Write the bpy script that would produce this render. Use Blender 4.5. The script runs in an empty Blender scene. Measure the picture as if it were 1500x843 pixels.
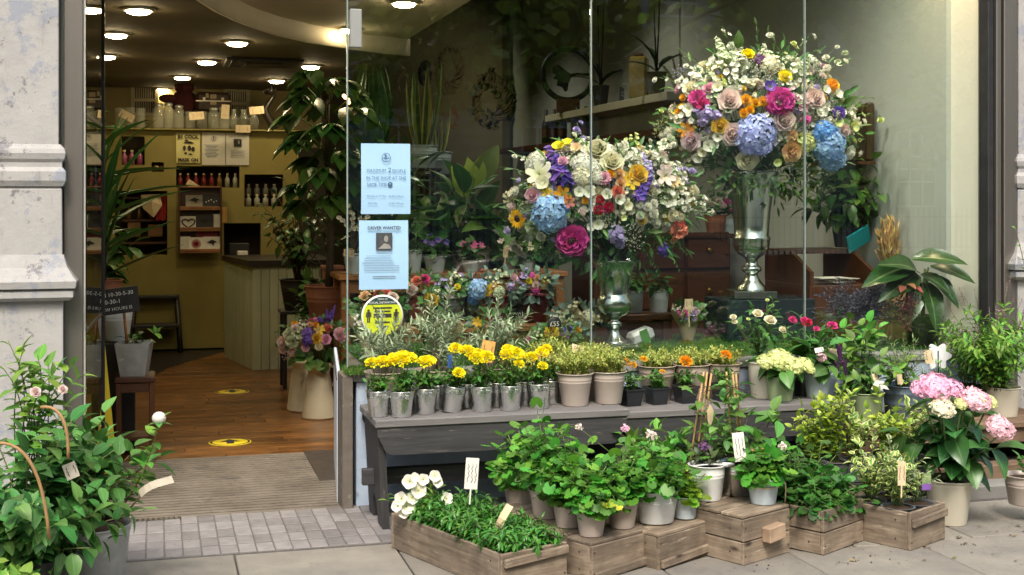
import bpy, math, random
from mathutils import Vector, Matrix
V = Vector
rnd = random.Random(11)
C = bpy.context.scene.collection
sc = bpy.context.scene
rad = math.radians
PI = math.pi

# ---------------------------------------------------------------- camera, world, sun, exposure
YAW, FPX, HZ, CH = 15.3, 1900.0, 285.0, 1.5      # yaw (deg), focal length in photo pixels, horizon row, camera height
cam = bpy.data.cameras.new('camera')
cam.sensor_width = 36.0
cam.lens = FPX / 1500.0 * 36.0
cam.shift_y = -(421.5 - HZ) / 1500.0
cam.clip_start, cam.clip_end = 0.05, 400
camo = bpy.data.objects.new('camera', cam)
camo.location = (0, 0, CH)
camo.rotation_euler = (rad(90), 0, rad(-YAW))
C.objects.link(camo)
sc.camera = camo

SUN_EL, SUN_AZ = 52.0, 196.0                      # azimuth clockwise from +Y
w = bpy.data.worlds.new('World'); sc.world = w; w.use_nodes = True
nt = w.node_tree; nt.nodes.clear()
sky = nt.nodes.new('ShaderNodeTexSky'); sky.sky_type = 'NISHITA'; sky.sun_disc = False
sky.sun_elevation = rad(SUN_EL); sky.sun_rotation = rad(SUN_AZ)
sky.air_density = 1.6; sky.dust_density = 5.0; sky.ozone_density = 1.0
bg = nt.nodes.new('ShaderNodeBackground'); bg.inputs['Strength'].default_value = 0.12
wo = nt.nodes.new('ShaderNodeOutputWorld')
nt.links.new(sky.outputs[0], bg.inputs[0]); nt.links.new(bg.outputs[0], wo.inputs[0])
sun = bpy.data.lights.new('sun', 'SUN'); sun.energy = 1.5; sun.angle = rad(14); sun.color = (1.0, 0.95, 0.87)
suno = bpy.data.objects.new('sun', sun); C.objects.link(suno)
sd = V((math.sin(rad(SUN_AZ)) * math.cos(rad(SUN_EL)), math.cos(rad(SUN_AZ)) * math.cos(rad(SUN_EL)), math.sin(rad(SUN_EL))))
suno.rotation_euler = sd.to_track_quat('Z', 'Y').to_euler()
sc.view_settings.view_transform = 'Standard'
sc.view_settings.look = 'None'
sc.view_settings.gamma = 1.0
sc.view_settings.use_curve_mapping = False
sc.view_settings.exposure = 1.02
cy = sc.cycles
cy.use_denoising = True
cy.max_bounces = 8; cy.diffuse_bounces = 4; cy.glossy_bounces = 4; cy.transmission_bounces = 4; cy.transparent_max_bounces = 16
cy.caustics_reflective = False; cy.caustics_refractive = False
cy.sample_clamp_indirect = 3.0

# ---------------------------------------------------------------- where things stand
_s, _c = math.sin(rad(YAW)), math.cos(rad(YAW))
def ray(px, py):
    u = (px - 750.0) / FPX; v = (HZ - py) / FPX
    return V((_s + _c * u, _c - _s * u, v))
def onY(px, py, Y):
    r = ray(px, py); return V((0, 0, CH)) + r * (Y / r.y)
def onX(px, py, X):
    r = ray(px, py); return V((0, 0, CH)) + r * (X / r.x)
def onZ(px, py, Z=0.0):
    r = ray(px, py); return V((0, 0, CH)) + r * ((Z - CH) / r.z)
def mpp(p):                                       # metres for one photo pixel at point p
    return (p.x * _s + p.y * _c) / FPX

# ---------------------------------------------------------------- objects
def tag(o, label=None, cat=None, group=None, kind=None):
    if label: o['label'] = label
    if cat: o['category'] = cat
    if group: o['group'] = group
    if kind: o['kind'] = kind
    return o
def thing(name, label, cat, loc=(0, 0, 0), rz=0.0, group=None):
    o = bpy.data.objects.new(name, None); o.empty_display_size = 0.1
    C.objects.link(o); o.location = loc; o.rotation_euler = (0, 0, rz)
    return tag(o, label, cat, group)
def link(name, me, parent=None, M=None, kind=None):
    o = bpy.data.objects.new(name, me); C.objects.link(o)
    if parent is not None: o.parent = parent
    if M is not None: o.matrix_local = M
    if kind: o['kind'] = kind
    return o

class MB:
    def __init__(s): s.v = []; s.f = []; s.m = []; s.uv = []; s.s = []
    def add(s, vs, fs, mi=0, M=None, uvs=None, smooth=True):
        b = len(s.v)
        if M is not None: vs = [M @ V(p) for p in vs]
        s.v.extend([tuple(p) for p in vs])
        for f in fs:
            s.f.append(tuple(b + i for i in f)); s.m.append(mi); s.s.append(smooth)
            for i in f: s.uv.append(uvs[i] if uvs else (0.0, 0.0))
    def box(s, c, d, rz=0.0, mi=0, ch=0.0, M=None):
        hx, hy, hz = d[0] / 2, d[1] / 2, d[2] / 2
        T = Matrix.Translation(c) @ Matrix.Rotation(rz, 4, 'Z')
        if M is not None: T = T @ M
        if ch <= 0:
            vs = [(x * hx, y * hy, z * hz) for z in (-1, 1) for y in (-1, 1) for x in (-1, 1)]
            fs = [(0, 2, 3, 1), (4, 5, 7, 6), (0, 1, 5, 4), (2, 6, 7, 3), (0, 4, 6, 2), (1, 3, 7, 5)]
            s.add(vs, fs, mi, T, smooth=False); return
        ch = min(ch, hx * .8, hy * .8, hz * .8)
        vs = []; ix = {}
        for sx in (-1, 1):
            for sy in (-1, 1):
                for sz in (-1, 1):
                    for ax in range(3):
                        p = [sx * (hx - ch), sy * (hy - ch), sz * (hz - ch)]
                        p[ax] = (sx * hx, sy * hy, sz * hz)[ax]
                        ix[(sx, sy, sz, ax)] = len(vs); vs.append(tuple(p))
        fs = []
        for ax in range(3):
            o1, o2 = [a for a in range(3) if a != ax]
            for sg in (-1, 1):
                q = []
                for a, b in ((-1, -1), (1, -1), (1, 1), (-1, 1)):
                    k = [0, 0, 0]; k[ax] = sg; k[o1] = a; k[o2] = b
                    q.append(ix[(k[0], k[1], k[2], ax)])
                fs.append(q if (sg == 1) == (ax != 1) else q[::-1])
        for ax in range(3):
            o1, o2 = [a for a in range(3) if a != ax]
            for a in (-1, 1):
                for b in (-1, 1):
                    def K(e, w):
                        k = [0, 0, 0]; k[ax] = e; k[o1] = a; k[o2] = b; return ix[(k[0], k[1], k[2], w)]
                    q = [K(-1, o1), K(1, o1), K(1, o2), K(-1, o2)]
                    fs.append(q if (a * b == 1) == (ax != 1) else q[::-1])
        for sx in (-1, 1):
            for sy in (-1, 1):
                for sz in (-1, 1):
                    q = [ix[(sx, sy, sz, 0)], ix[(sx, sy, sz, 1)], ix[(sx, sy, sz, 2)]]
                    fs.append(q if sx * sy * sz == 1 else q[::-1])
        s.add(vs, fs, mi, T, smooth=False)
    def lathe(s, prof, seg=24, mi=0, M=None, sx=1.0, sy=1.0, smooth=True, cap=False):
        vs = []; fs = []
        for r, z in prof:
            for k in range(seg):
                a = 2 * PI * k / seg; vs.append((r * math.cos(a) * sx, r * math.sin(a) * sy, z))
        for i in range(len(prof) - 1):
            for k in range(seg):
                k2 = (k + 1) % seg
                fs.append((i * seg + k, i * seg + k2, (i + 1) * seg + k2, (i + 1) * seg + k))
        if cap:
            fs.append(tuple(range(seg))[::-1]); fs.append(tuple((len(prof) - 1) * seg + k for k in range(seg)))
        s.add(vs, fs, mi, M, smooth=smooth)
    def tube(s, pts, r, seg=5, mi=0, cap=True):
        pts = [V(p) for p in pts]; n = len(pts); vs = []; fs = []
        rs = r if isinstance(r, (list, tuple)) else [r] * n
        nrm = None
        for i in range(n):
            t = (pts[min(i + 1, n - 1)] - pts[max(i - 1, 0)])
            if t.length < 1e-9: t = V((0, 0, 1))
            t.normalize()
            if nrm is None:
                nrm = t.cross(V((0, 0, 1)) if abs(t.z) < .9 else V((1, 0, 0))).normalized()
            nrm = (nrm - t * nrm.dot(t))
            if nrm.length < 1e-6: nrm = t.cross(V((1, 0, 0)))
            nrm.normalize(); b = t.cross(nrm)
            for k in range(seg):
                a = 2 * PI * k / seg
                vs.append(pts[i] + (nrm * math.cos(a) + b * math.sin(a)) * rs[i])
        for i in range(n - 1):
            for k in range(seg):
                k2 = (k + 1) % seg
                fs.append((i * seg + k, i * seg + k2, (i + 1) * seg + k2, (i + 1) * seg + k))
        if cap:
            fs.append(tuple(range(seg))[::-1]); fs.append(tuple((n - 1) * seg + k for k in range(seg)))
        s.add(vs, fs, mi)
    def quad(s, a, b, c, d, mi=0):
        s.add([a, b, c, d], [(0, 1, 2, 3)], mi, uvs=[(0, 0), (1, 0), (1, 1), (0, 1)], smooth=False)
    def prism(s, poly, y0, y1, mi=0, M=None):      # poly in (x,z), extruded along y
        n = len(poly)
        vs = [(x, y0, z) for x, z in poly] + [(x, y1, z) for x, z in poly]
        fs = [tuple(range(n)), tuple(range(2 * n - 1, n - 1, -1))]
        for i in range(n):
            j = (i + 1) % n; fs.append((i, i + n, j + n, j))
        s.add(vs, fs, mi, M, smooth=False)
    def mesh(s, name, mats):
        me = bpy.data.meshes.new(name)
        me.from_pydata(s.v, [], s.f)
        for m in (mats if isinstance(mats, (list, tuple)) else [mats]): me.materials.append(m)
        me.polygons.foreach_set('material_index', s.m)
        me.polygons.foreach_set('use_smooth', s.s)
        uvl = me.uv_layers.new(name='uv')
        flat = [c for p in s.uv for c in p]
        if len(flat) == len(uvl.data) * 2: uvl.data.foreach_set('uv', flat)
        me.update()
        return me
    def build(s, name, mats, parent=None, M=None, kind=None):
        return link(name, s.mesh(name, mats), parent, M, kind)

# ---------------------------------------------------------------- materials
MATS = {}
def _base(name):
    m = bpy.data.materials.new(name); m.use_nodes = True
    t = m.node_tree; t.nodes.clear()
    out = t.nodes.new('ShaderNodeOutputMaterial'); b = t.nodes.new('ShaderNodeBsdfPrincipled')
    t.links.new(b.outputs[0], out.inputs[0])
    return m, t, b, out
def _n(t, kind, **kw):
    n = t.nodes.new(kind)
    for k, v in kw.items():
        if k in n.inputs: n.inputs[k].default_value = v
        else: setattr(n, k, v)
    return n
def rgb(c): return (c[0], c[1], c[2], 1.0)
def _ramp(t, stops):
    r = t.nodes.new('ShaderNodeValToRGB'); e = r.color_ramp.elements
    e[0].position, e[0].color = stops[0][0], rgb(stops[0][1])
    e[1].position, e[1].color = stops[-1][0], rgb(stops[-1][1])
    for p, c in stops[1:-1]:
        k = e.new(p); k.color = rgb(c)
    return r
def _mix(t, a, b, fac, mode='MIX'):
    m = t.nodes.new('ShaderNodeMix'); m.data_type = 'RGBA'; m.blend_type = mode
    for v, i in ((fac, 0), (a, 6), (b, 7)):
        if hasattr(v, 'links') or hasattr(v, 'is_linked'): t.links.new(v, m.inputs[i])
        else: m.inputs[i].default_value = v if i == 0 else rgb(v)
    return m.outputs[2]
def pm(name, c1, c2=None, scale=20, rough=.6, metal=0.0, bump=0.0, stretch=(1, 1, 1), rv=0.12, detail=5, spots=None, coat=0.0, bscale=None):
    """A plain surface: two tones mixed by noise, a little per-object variation, optional spots of a third tone and fine relief."""
    if name in MATS: return MATS[name]
    m, t, b, out = _base(name); c2 = c2 or tuple(x * .8 for x in c1)
    tc = _n(t, 'ShaderNodeTexCoord'); mp = _n(t, 'ShaderNodeMapping'); mp.inputs['Scale'].default_value = stretch
    oi = _n(t, 'ShaderNodeObjectInfo')
    t.links.new(tc.outputs['Object'], mp.inputs['Vector']); t.links.new(oi.outputs['Random'], mp.inputs['Location'])
    no = _n(t, 'ShaderNodeTexNoise', Scale=scale, Detail=detail, Roughness=.6); t.links.new(mp.outputs[0], no.inputs['Vector'])
    rp = _ramp(t, [(.32, c1), (.68, c2)]); t.links.new(no.outputs[0], rp.inputs[0])
    col = rp.outputs[0]
    if spots:
        sc_, sz, c3 = spots
        n2 = _n(t, 'ShaderNodeTexNoise', Scale=sc_, Detail=6, Roughness=.65); t.links.new(mp.outputs[0], n2.inputs['Vector'])
        r2 = _ramp(t, [(sz, (0, 0, 0)), (sz + .06, (1, 1, 1))]); t.links.new(n2.outputs[0], r2.inputs[0])
        col = _mix(t, col, c3, r2.outputs[0])
    hs = _n(t, 'ShaderNodeHueSaturation'); mr = _n(t, 'ShaderNodeMapRange')
    mr.inputs[3].default_value = 1 - rv; mr.inputs[4].default_value = 1 + rv
    t.links.new(oi.outputs['Random'], mr.inputs[0]); t.links.new(mr.outputs[0], hs.inputs['Value']); t.links.new(col, hs.inputs['Color'])
    t.links.new(hs.outputs[0], b.inputs['Base Color'])
    b.inputs['Metallic'].default_value = metal; b.inputs['Coat Weight'].default_value = coat
    rr = _n(t, 'ShaderNodeMapRange'); rr.inputs[3].default_value = max(0, rough - .1); rr.inputs[4].default_value = min(1, rough + .12)
    t.links.new(no.outputs[0], rr.inputs[0]); t.links.new(rr.outputs[0], b.inputs['Roughness'])
    if bump:
        bp = _n(t, 'ShaderNodeBump', Strength=min(1, bump), Distance=.004)
        nb = no
        if bscale:
            nb = _n(t, 'ShaderNodeTexNoise', Scale=bscale, Detail=6, Roughness=.65); t.links.new(mp.outputs[0], nb.inputs['Vector'])
        t.links.new(nb.outputs[0], bp.inputs['Height']); t.links.new(bp.outputs[0], b.inputs['Normal'])
    MATS[name] = m; return m
def wood(name, c1, c2, c3=None, axis=0, rough=.7, scale=1.0, rv=.18, wear=None):
    """Boards: grain lines along one axis, dark knots, optional worn tone showing through."""
    if name in MATS: return MATS[name]
    m, t, b, out = _base(name)
    tc = _n(t, 'ShaderNodeTexCoord'); mp = _n(t, 'ShaderNodeMapping')
    s = [28 * scale] * 3; s[axis] = 2.2 * scale; mp.inputs['Scale'].default_value = s
    oi = _n(t, 'ShaderNodeObjectInfo'); ml = _n(t, 'ShaderNodeMath', operation='MULTIPLY'); ml.inputs[1].default_value = 37.0
    t.links.new(oi.outputs['Random'], ml.inputs[0]); t.links.new(ml.outputs[0], mp.inputs['Location'])
    t.links.new(tc.outputs['Object'], mp.inputs['Vector'])
    no = _n(t, 'ShaderNodeTexNoise', Scale=1.6, Detail=7, Roughness=.7, Distortion=.6); t.links.new(mp.outputs[0], no.inputs['Vector'])
    rp = _ramp(t, [(.25, c1), (.5, tuple((a + d) / 2 for a, d in zip(c1, c2))), (.75, c2)]); t.links.new(no.outputs[0], rp.inputs[0])
    col = rp.outputs[0]
    if c3:
        mp2 = _n(t, 'ShaderNodeMapping'); s2 = [9 * scale] * 3; s2[axis] = 4 * scale; mp2.inputs['Scale'].default_value = s2
        t.links.new(ml.outputs[0], mp2.inputs['Location']); t.links.new(tc.outputs['Object'], mp2.inputs['Vector'])
        vo = _n(t, 'ShaderNodeTexVoronoi', Scale=1.0); t.links.new(mp2.outputs[0], vo.inputs['Vector'])
        r2 = _ramp(t, [(.05, (1, 1, 1)), (.13, (0, 0, 0))]); t.links.new(vo.outputs['Distance'], r2.inputs[0])
        col = _mix(t, col, c3, r2.outputs[0])
        n3 = _n(t, 'ShaderNodeTexNoise', Scale=7, Detail=4); t.links.new(tc.outputs['Object'], n3.inputs['Vector'])
        r3 = _ramp(t, [(.45, (.62, .6, .58)), (.6, (1, 1, 1))]); t.links.new(n3.outputs[0], r3.inputs[0])
        col = _mix(t, col, r3.outputs[0], .8, 'MULTIPLY')
    if wear:
        n4 = _n(t, 'ShaderNodeTexNoise', Scale=2.4, Detail=9, Roughness=.75); t.links.new(mp.outputs[0], n4.inputs['Vector'])
        r4 = _ramp(t, [(.6, (0, 0, 0)), (.7, (1, 1, 1))]); t.links.new(n4.outputs[0], r4.inputs[0])
        col = _mix(t, col, wear, r4.outputs[0])
    hs = _n(t, 'ShaderNodeHueSaturation'); mr = _n(t, 'ShaderNodeMapRange')
    mr.inputs[3].default_value = 1 - rv; mr.inputs[4].default_value = 1 + rv
    t.links.new(oi.outputs['Random'], mr.inputs[0]); t.links.new(mr.outputs[0], hs.inputs['Value']); t.links.new(col, hs.inputs['Color'])
    t.links.new(hs.outputs[0], b.inputs['Base Color']); b.inputs['Roughness'].default_value = rough
    bp = _n(t, 'ShaderNodeBump', Strength=.5, Distance=.003); t.links.new(no.outputs[0], bp.inputs['Height']); t.links.new(bp.outputs[0], b.inputs['Normal'])
    MATS[name] = m; return m
def leafm(name, c, rib=None, edge=None, rough=.45, trans=.22, hv=.03, vv=.45, center=None):
    """Leaf or petal: each piece shifts a little in hue and value, midrib and margin from the piece's own UVs, light shines through."""
    if name in MATS: return MATS[name]
    m, t, b, out = _base(name)
    ge = _n(t, 'ShaderNodeNewGeometry'); oi = _n(t, 'ShaderNodeObjectInfo')
    ad = _n(t, 'ShaderNodeMath', operation='ADD'); fr = _n(t, 'ShaderNodeMath', operation='FRACT')
    t.links.new(ge.outputs['Random Per Island'], ad.inputs[0]); t.links.new(oi.outputs['Random'], ad.inputs[1]); t.links.new(ad.outputs[0], fr.inputs[0])
    uv = _n(t, 'ShaderNodeUVMap'); sp = _n(t, 'ShaderNodeSeparateXYZ'); t.links.new(uv.outputs[0], sp.inputs[0])
    ab = _n(t, 'ShaderNodeMath', operation='ABSOLUTE'); t.links.new(sp.outputs[0], ab.inputs[0])
    col = None
    cn = _n(t, 'ShaderNodeRGB'); cn.outputs[0].default_value = rgb(c); col = cn.outputs[0]
    if center:
        r0 = _ramp(t, [(.15, (1, 1, 1)), (.6, (0, 0, 0))]); t.links.new(sp.outputs[1], r0.inputs[0]); col = _mix(t, col, center, r0.outputs[0])
    if edge:
        e1 = _ramp(t, [(.45, (0, 0, 0)), (.62, (1, 1, 1))]); t.links.new(ab.outputs[0], e1.inputs[0]); col = _mix(t, col, edge, e1.outputs[0])
    if rib:
        r1 = _ramp(t, [(.03, (1, 1, 1)), (.10, (0, 0, 0))]); t.links.new(ab.outputs[0], r1.inputs[0]); col = _mix(t, col, rib, r1.outputs[0])
    hs = _n(t, 'ShaderNodeHueSaturation')
    m1 = _n(t, 'ShaderNodeMapRange'); m1.inputs[3].default_value = .5 - hv; m1.inputs[4].default_value = .5 + hv
    m2 = _n(t, 'ShaderNodeMapRange'); m2.inputs[3].default_value = 1 - vv; m2.inputs[4].default_value = 1 + vv
    f7 = _n(t, 'ShaderNodeMath', operation='MULTIPLY'); f7.inputs[1].default_value = 7.31; g7 = _n(t, 'ShaderNodeMath', operation='FRACT')
    t.links.new(fr.outputs[0], f7.inputs[0]); t.links.new(f7.outputs[0], g7.inputs[0])
    t.links.new(g7.outputs[0], m1.inputs[0]); t.links.new(fr.outputs[0], m2.inputs[0])
    t.links.new(m1.outputs[0], hs.inputs['Hue']); t.links.new(m2.outputs[0], hs.inputs['Value']); t.links.new(col, hs.inputs['Color'])
    t.links.new(hs.outputs[0], b.inputs['Base Color']); b.inputs['Roughness'].default_value = rough
    if trans > 0:
        tr = _n(t, 'ShaderNodeBsdfTranslucent'); mx = _n(t, 'ShaderNodeMixShader'); mx.inputs[0].default_value = trans
        t.links.new(hs.outputs[0], tr.inputs[0]); t.links.new(b.outputs[0], mx.inputs[1]); t.links.new(tr.outputs[0], mx.inputs[2]); t.links.new(mx.outputs[0], out.inputs[0])
    MATS[name] = m; return m
def glassm(name, tint=(.93, .97, .95), r0=.05):
    if name in MATS: return MATS[name]
    m, t, b, out = _base(name); t.nodes.remove(b)
    lw = _n(t, 'ShaderNodeLayerWeight'); lw.inputs[0].default_value = .5
    pw = _n(t, 'ShaderNodeMath', operation='POWER'); pw.inputs[1].default_value = 4.0
    mr = _n(t, 'ShaderNodeMapRange'); mr.inputs[3].default_value = r0; mr.inputs[4].default_value = 1.0
    tr = _n(t, 'ShaderNodeBsdfTransparent'); tr.inputs[0].default_value = rgb(tint)
    gl = _n(t, 'ShaderNodeBsdfGlossy'); gl.inputs['Roughness'].default_value = .0
    mx = _n(t, 'ShaderNodeMixShader')
    t.links.new(lw.outputs['Facing'], pw.inputs[0]); t.links.new(pw.outputs[0], mr.inputs[0]); t.links.new(mr.outputs[0], mx.inputs[0])
    t.links.new(tr.outputs[0], mx.inputs[1]); t.links.new(gl.outputs[0], mx.inputs[2]); t.links.new(mx.outputs[0], out.inputs[0])
    MATS[name] = m; return m
def emit(name, c, s):
    if name in MATS: return MATS[name]
    m, t, b, out = _base(name); b.inputs['Base Color'].default_value = rgb(c)
    b.inputs['Emission Color'].default_value = rgb(c); b.inputs['Emission Strength'].default_value = s
    MATS[name] = m; return m

# ---------------------------------------------------------------- leaves
def frame(p, d, n, s=1.0):
    d = V(d).normalized(); n = V(n); x = d.cross(n)
    if x.length < 1e-4: x = d.cross(V((1, .3, .2)))
    x.normalize(); n = x.cross(d)
    return Matrix(((x.x * s, d.x * s, n.x * s, p[0]), (x.y * s, d.y * s, n.y * s, p[1]), (x.z * s, d.z * s, n.z * s, p[2]), (0, 0, 0, 1)))
def blade(st, fold=.12, curl=.25, wave=0.0):
    """Leaf along +Y, length 1: stations (y, half width); folded along the midrib, tip curling down."""
    vs = []; fs = []; uv = []
    n = len(st); L = []
    for i, (y, hw) in enumerate(st):
        z = -curl * y * y
        if hw <= 1e-6: vs.append((0, y, z)); uv.append((0, y)); L.append((len(vs) - 1,) * 3)
        else:
            wv = wave * (1 if i % 2 else -1)
            vs += [(-hw, y, z + fold * hw * 2 + wv), (0, y, z), (hw, y, z + fold * hw * 2 - wv)]
            uv += [(-1, y), (0, y), (1, y)]; L.append((len(vs) - 3, len(vs) - 2, len(vs) - 1))
    for i in range(n - 1):
        a, b = L[i], L[i + 1]
        for k in (0, 1):
            q = [a[k], a[k + 1], b[k + 1], b[k]]; q2 = []
            for e in q:
                if e not in q2: q2.append(e)
            if len(q2) >= 3: fs.append(tuple(q2))
    return vs, fs, uv
def fan(n=12, scal=.1, cup=.25, notch=True):
    """Rounded, scalloped leaf (geranium) with its stalk joint at the origin."""
    vs = [(0, 0.28, 0)]; uv = [(0, 0)]; fs = []
    for k in range(n + 1):
        a = rad(-150 + 300 * k / n) if notch else 2 * PI * k / (n + 1)
        r = .5 * (1 + (scal if k % 2 else -scal))
        x, y = math.sin(a) * r, .36 + math.cos(a) * r
        vs.append((x, y, cup * (x * x + (y - .3) ** 2) - .06 * (k % 2))); uv.append((.9 if k % 2 else .3, .9))
    for k in range(n): fs.append((0, k + 2, k + 1))
    return vs, fs, uv
LEAF = {
    'ovate': blade([(0, 0), (.14, .2), (.38, .31), (.66, .24), (.88, .1), (1, 0)], .14, .28),
    'round': blade([(0, 0), (.12, .28), (.4, .42), (.7, .36), (.9, .2), (1, 0)], .12, .3),
    'lance': blade([(0, 0), (.25, .1), (.55, .12), (.8, .07), (1, 0)], .2, .2),
    'needle': blade([(0, 0), (.5, .09), (1, 0)], .3, .1),
    'chip': blade([(0, 0), (.45, .24), (1, 0)], .2, .15),
    'sword': blade([(0, .035), (.3, .05), (.6, .042), (.85, .02), (1, 0)], .3, .12),
    'strap': blade([(0, .03), (.2, .05), (.4, .06), (.6, .05), (.8, .03), (1, 0)], .3, .75),
    'big': blade([(0, 0), (.08, .09), (.22, .17), (.4, .215), (.6, .195), (.8, .12), (.93, .05), (1, 0)], .2, .42, .004),
    'hydr': blade([(0, 0), (.1, .2), (.28, .34), (.5, .36), (.72, .25), (.88, .12), (1, 0)], .16, .4, .01),
    'fan': fan(16, .055, .3), 'bed': blade([(0, 0), (.2, .1), (.5, .17), (.8, .1), (1, 0)], .2, .45),
}
def leafmesh(key, mat):
    k = ('leaf', key, mat.name)
    if k not in MATS:
        b = MB(); v, f, u = LEAF[key]; b.add(v, f, 0, None, u); MATS[k] = b.mesh('leaf', mat)
    return MATS[k]
def bez(a, c, b, n):
    return [a * (1 - t) ** 2 + c * 2 * t * (1 - t) + b * t * t for t in [i / (n - 1) for i in range(n)]]
def stems_dome(base, n, h, spread, droop=.35, hub=.03, lo=.75, ex=1.0, phase=None):
    out = []; ph = rnd.random() * 6 if phase is None else phase
    for i in range(n):
        a = ph + i * 2.39996 + rnd.uniform(-.3, .3); q = math.sqrt((i + .5) / n); r = spread * q
        z = h * (1 - droop * q * q) * rnd.uniform(lo, 1.05)
        tip = V((math.cos(a) * r * ex, math.sin(a) * r, z))
        b0 = V((math.cos(a) * hub * q, math.sin(a) * hub * q, 0))
        cpt = V((tip.x * .25, tip.y * .25, z * .7))
        out.append(bez(base + b0, base + cpt, base + tip, 7))
    return out
def sample(pl, s):
    x = s * (len(pl) - 1); i = min(int(x), len(pl) - 2); f = x - i
    return pl[i].lerp(pl[i + 1], f), (pl[i + 1] - pl[i]).normalized()
def leaves_on(root, stems, key, mat, per, size, start=.25, lift=.5, join=False, name='leaf', nup=.8, droop=0.0, jit=.35, petiole=0.0, pm_=None, sizef=None, tip=True):
    """Leaves along stems: separate leaf objects that share one mesh, or one joined foliage part where they are too small to pick apart."""
    B = MB(); tm = MB() if petiole else None
    lv, lf, lu = LEAF[key]; me = None if join else leafmesh(key, mat)
    for si, pl in enumerate(stems):
        for k in range(per):
            s = start + (1 - start) * ((k + rnd.random() * .6) / per)
            p, T = sample(pl, min(s, 1.0))
            a = k * 2.39996 + si * 1.7 + rnd.uniform(-jit, jit) * 2
            side = T.cross(V((math.cos(a), math.sin(a), .31)))
            if side.length < 1e-3: side = V((1, 0, 0))
            side.normalize()
            last = tip and k == per - 1
            d = side * (.3 if last else 1) + T * (1.2 if last else lift) + V((rnd.uniform(-jit, jit), rnd.uniform(-jit, jit), rnd.uniform(-jit, jit) - droop))
            d.normalize()
            nrm = V((0, 0, 1)) * nup + T * .5 + V((rnd.uniform(-jit, jit), rnd.uniform(-jit, jit), 0))
            sz = rnd.uniform(*size) * (1.0 if not sizef else sizef(s))
            q = p
            if petiole:
                q = p + d * petiole * rnd.uniform(.6, 1.2); tm.tube([p, (p + q) / 2 + V((0, 0, .004)), q], .0012, 3)
            M = frame(q, d, nrm, sz)
            if join: B.add(lv, lf, 0, M, lu)
            else: link(name, me, root, M)
    if join: B.build('foliage', mat, root, kind='stuff')
    if petiole: tm.build('petioles', pm_ or mat, root, kind='stuff')
def stem_part(root, stems, r, mat, name='stems', seg=4):
    B = MB()
    for pl in stems: B.tube(pl, [r * (1 - .5 * i / (len(pl) - 1)) for i in range(len(pl))], seg)
    return B.build(name, mat, root, kind='stuff')

# ---------------------------------------------------------------- flowers (made along +Z, about 1 across)
def petal(w, l, tilt, cupz, nx=2, ny=3):
    """Petal patch rooted at the origin, leaning tilt from the axis towards +X."""
    vs = []; fs = []; uv = []
    for j in range(ny + 1):
        t = j / ny; ww = w * math.sin(PI * (.14 + .6 * t)) ** .6
        for i in range(nx + 1):
            x = (i / nx - .5) * 2
            out = l * t * math.sin(tilt) + cupz * t * t * .6; up = l * t * math.cos(tilt) - cupz * .35 * t * t
            out -= .22 * w * x * x
            vs.append((out, x * ww * .5, up)); uv.append((x, t))
    for j in range(ny):
        for i in range(nx):
            a = j * (nx + 1) + i; fs.append((a, a + 1, a + nx + 2, a + nx + 1))
    return vs, fs, uv
def fib(n, zmin=-.2):
    out = []
    for i in range(n):
        z = 1 - (1 - zmin) * (i + .5) / n; r = math.sqrt(max(0, 1 - z * z)); a = i * 2.39996
        out.append(V((r * math.cos(a), r * math.sin(a), z)))
    return out
def f_rose(B):
    for k, (n, tilt, l, w, r0, z0) in enumerate([(3, -.25, .2, .22, .06, .2), (4, -.15, .26, .32, .1, .13), (5, .0, .33, .4, .14, .05), (5, .2, .38, .5, .17, -.03), (6, .5, .42, .56, .17, -.09), (6, .85, .42, .6, .15, -.13)]):
        for i in range(n):
            v, f, u = petal(w, l, tilt, -.04 + .045 * k, 2, 3)
            B.add(v, f, 0, Matrix.Rotation(2 * PI * i / n + k * .7 + rnd.uniform(-.15, .15), 4, 'Z') @ Matrix.Translation((r0, 0, z0)), u)
def f_hydr(B, n=150, zmin=-.35, sq=.8):
    for p in fib(n, zmin):
        q = V((p.x * .5, p.y * .5, p.z * .5 * sq)) * rnd.uniform(.84, 1.08)
        d = p.cross(V((rnd.uniform(-1, 1), rnd.uniform(-1, 1), rnd.uniform(-1, 1)))).normalized()
        M = frame(q, d, p + V((rnd.uniform(-.75, .75), rnd.uniform(-.75, .75), rnd.uniform(-.75, .75))), .088 * rnd.uniform(.8, 1.25))
        for k in range(4):
            B.add([(0, 0, 0), (-.5, .55, .16), (0, 1.0, -.04), (.5, .55, .16)], [(0, 2, 1), (0, 3, 2)], 0, M @ Matrix.Rotation(k * PI / 2, 4, 'Z'), [(0, 0), (-.5, .6), (0, 1), (.5, .6)])
def f_pom(B, n=70, zmin=-.1, sq=.75, pl=.3, pw=.2):
    for i, p in enumerate(fib(n, zmin)):
        q = V((p.x * .27, p.y * .27, p.z * .26 * sq)); d = (p + V((rnd.uniform(-.3, .3), rnd.uniform(-.3, .3), rnd.uniform(-.2, .3)))).normalized()
        M = frame(q, d, V((0, 0, 1)) + V((rnd.uniform(-.7, .7), rnd.uniform(-.7, .7), 0)), 1)
        w_ = pw * rnd.uniform(.8, 1.2); l = pl * rnd.uniform(.8, 1.1)
        B.add([(-.04, 0, 0), (.04, 0, 0), (w_ * .5, l * .75, .04), (0.0, l, -.02), (-w_ * .5, l * .75, .05)], [(0, 1, 2, 3, 4)], 0, M, [(-.2, 0), (.2, 0), (1, .7), (0, 1), (-1, .7)])
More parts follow.
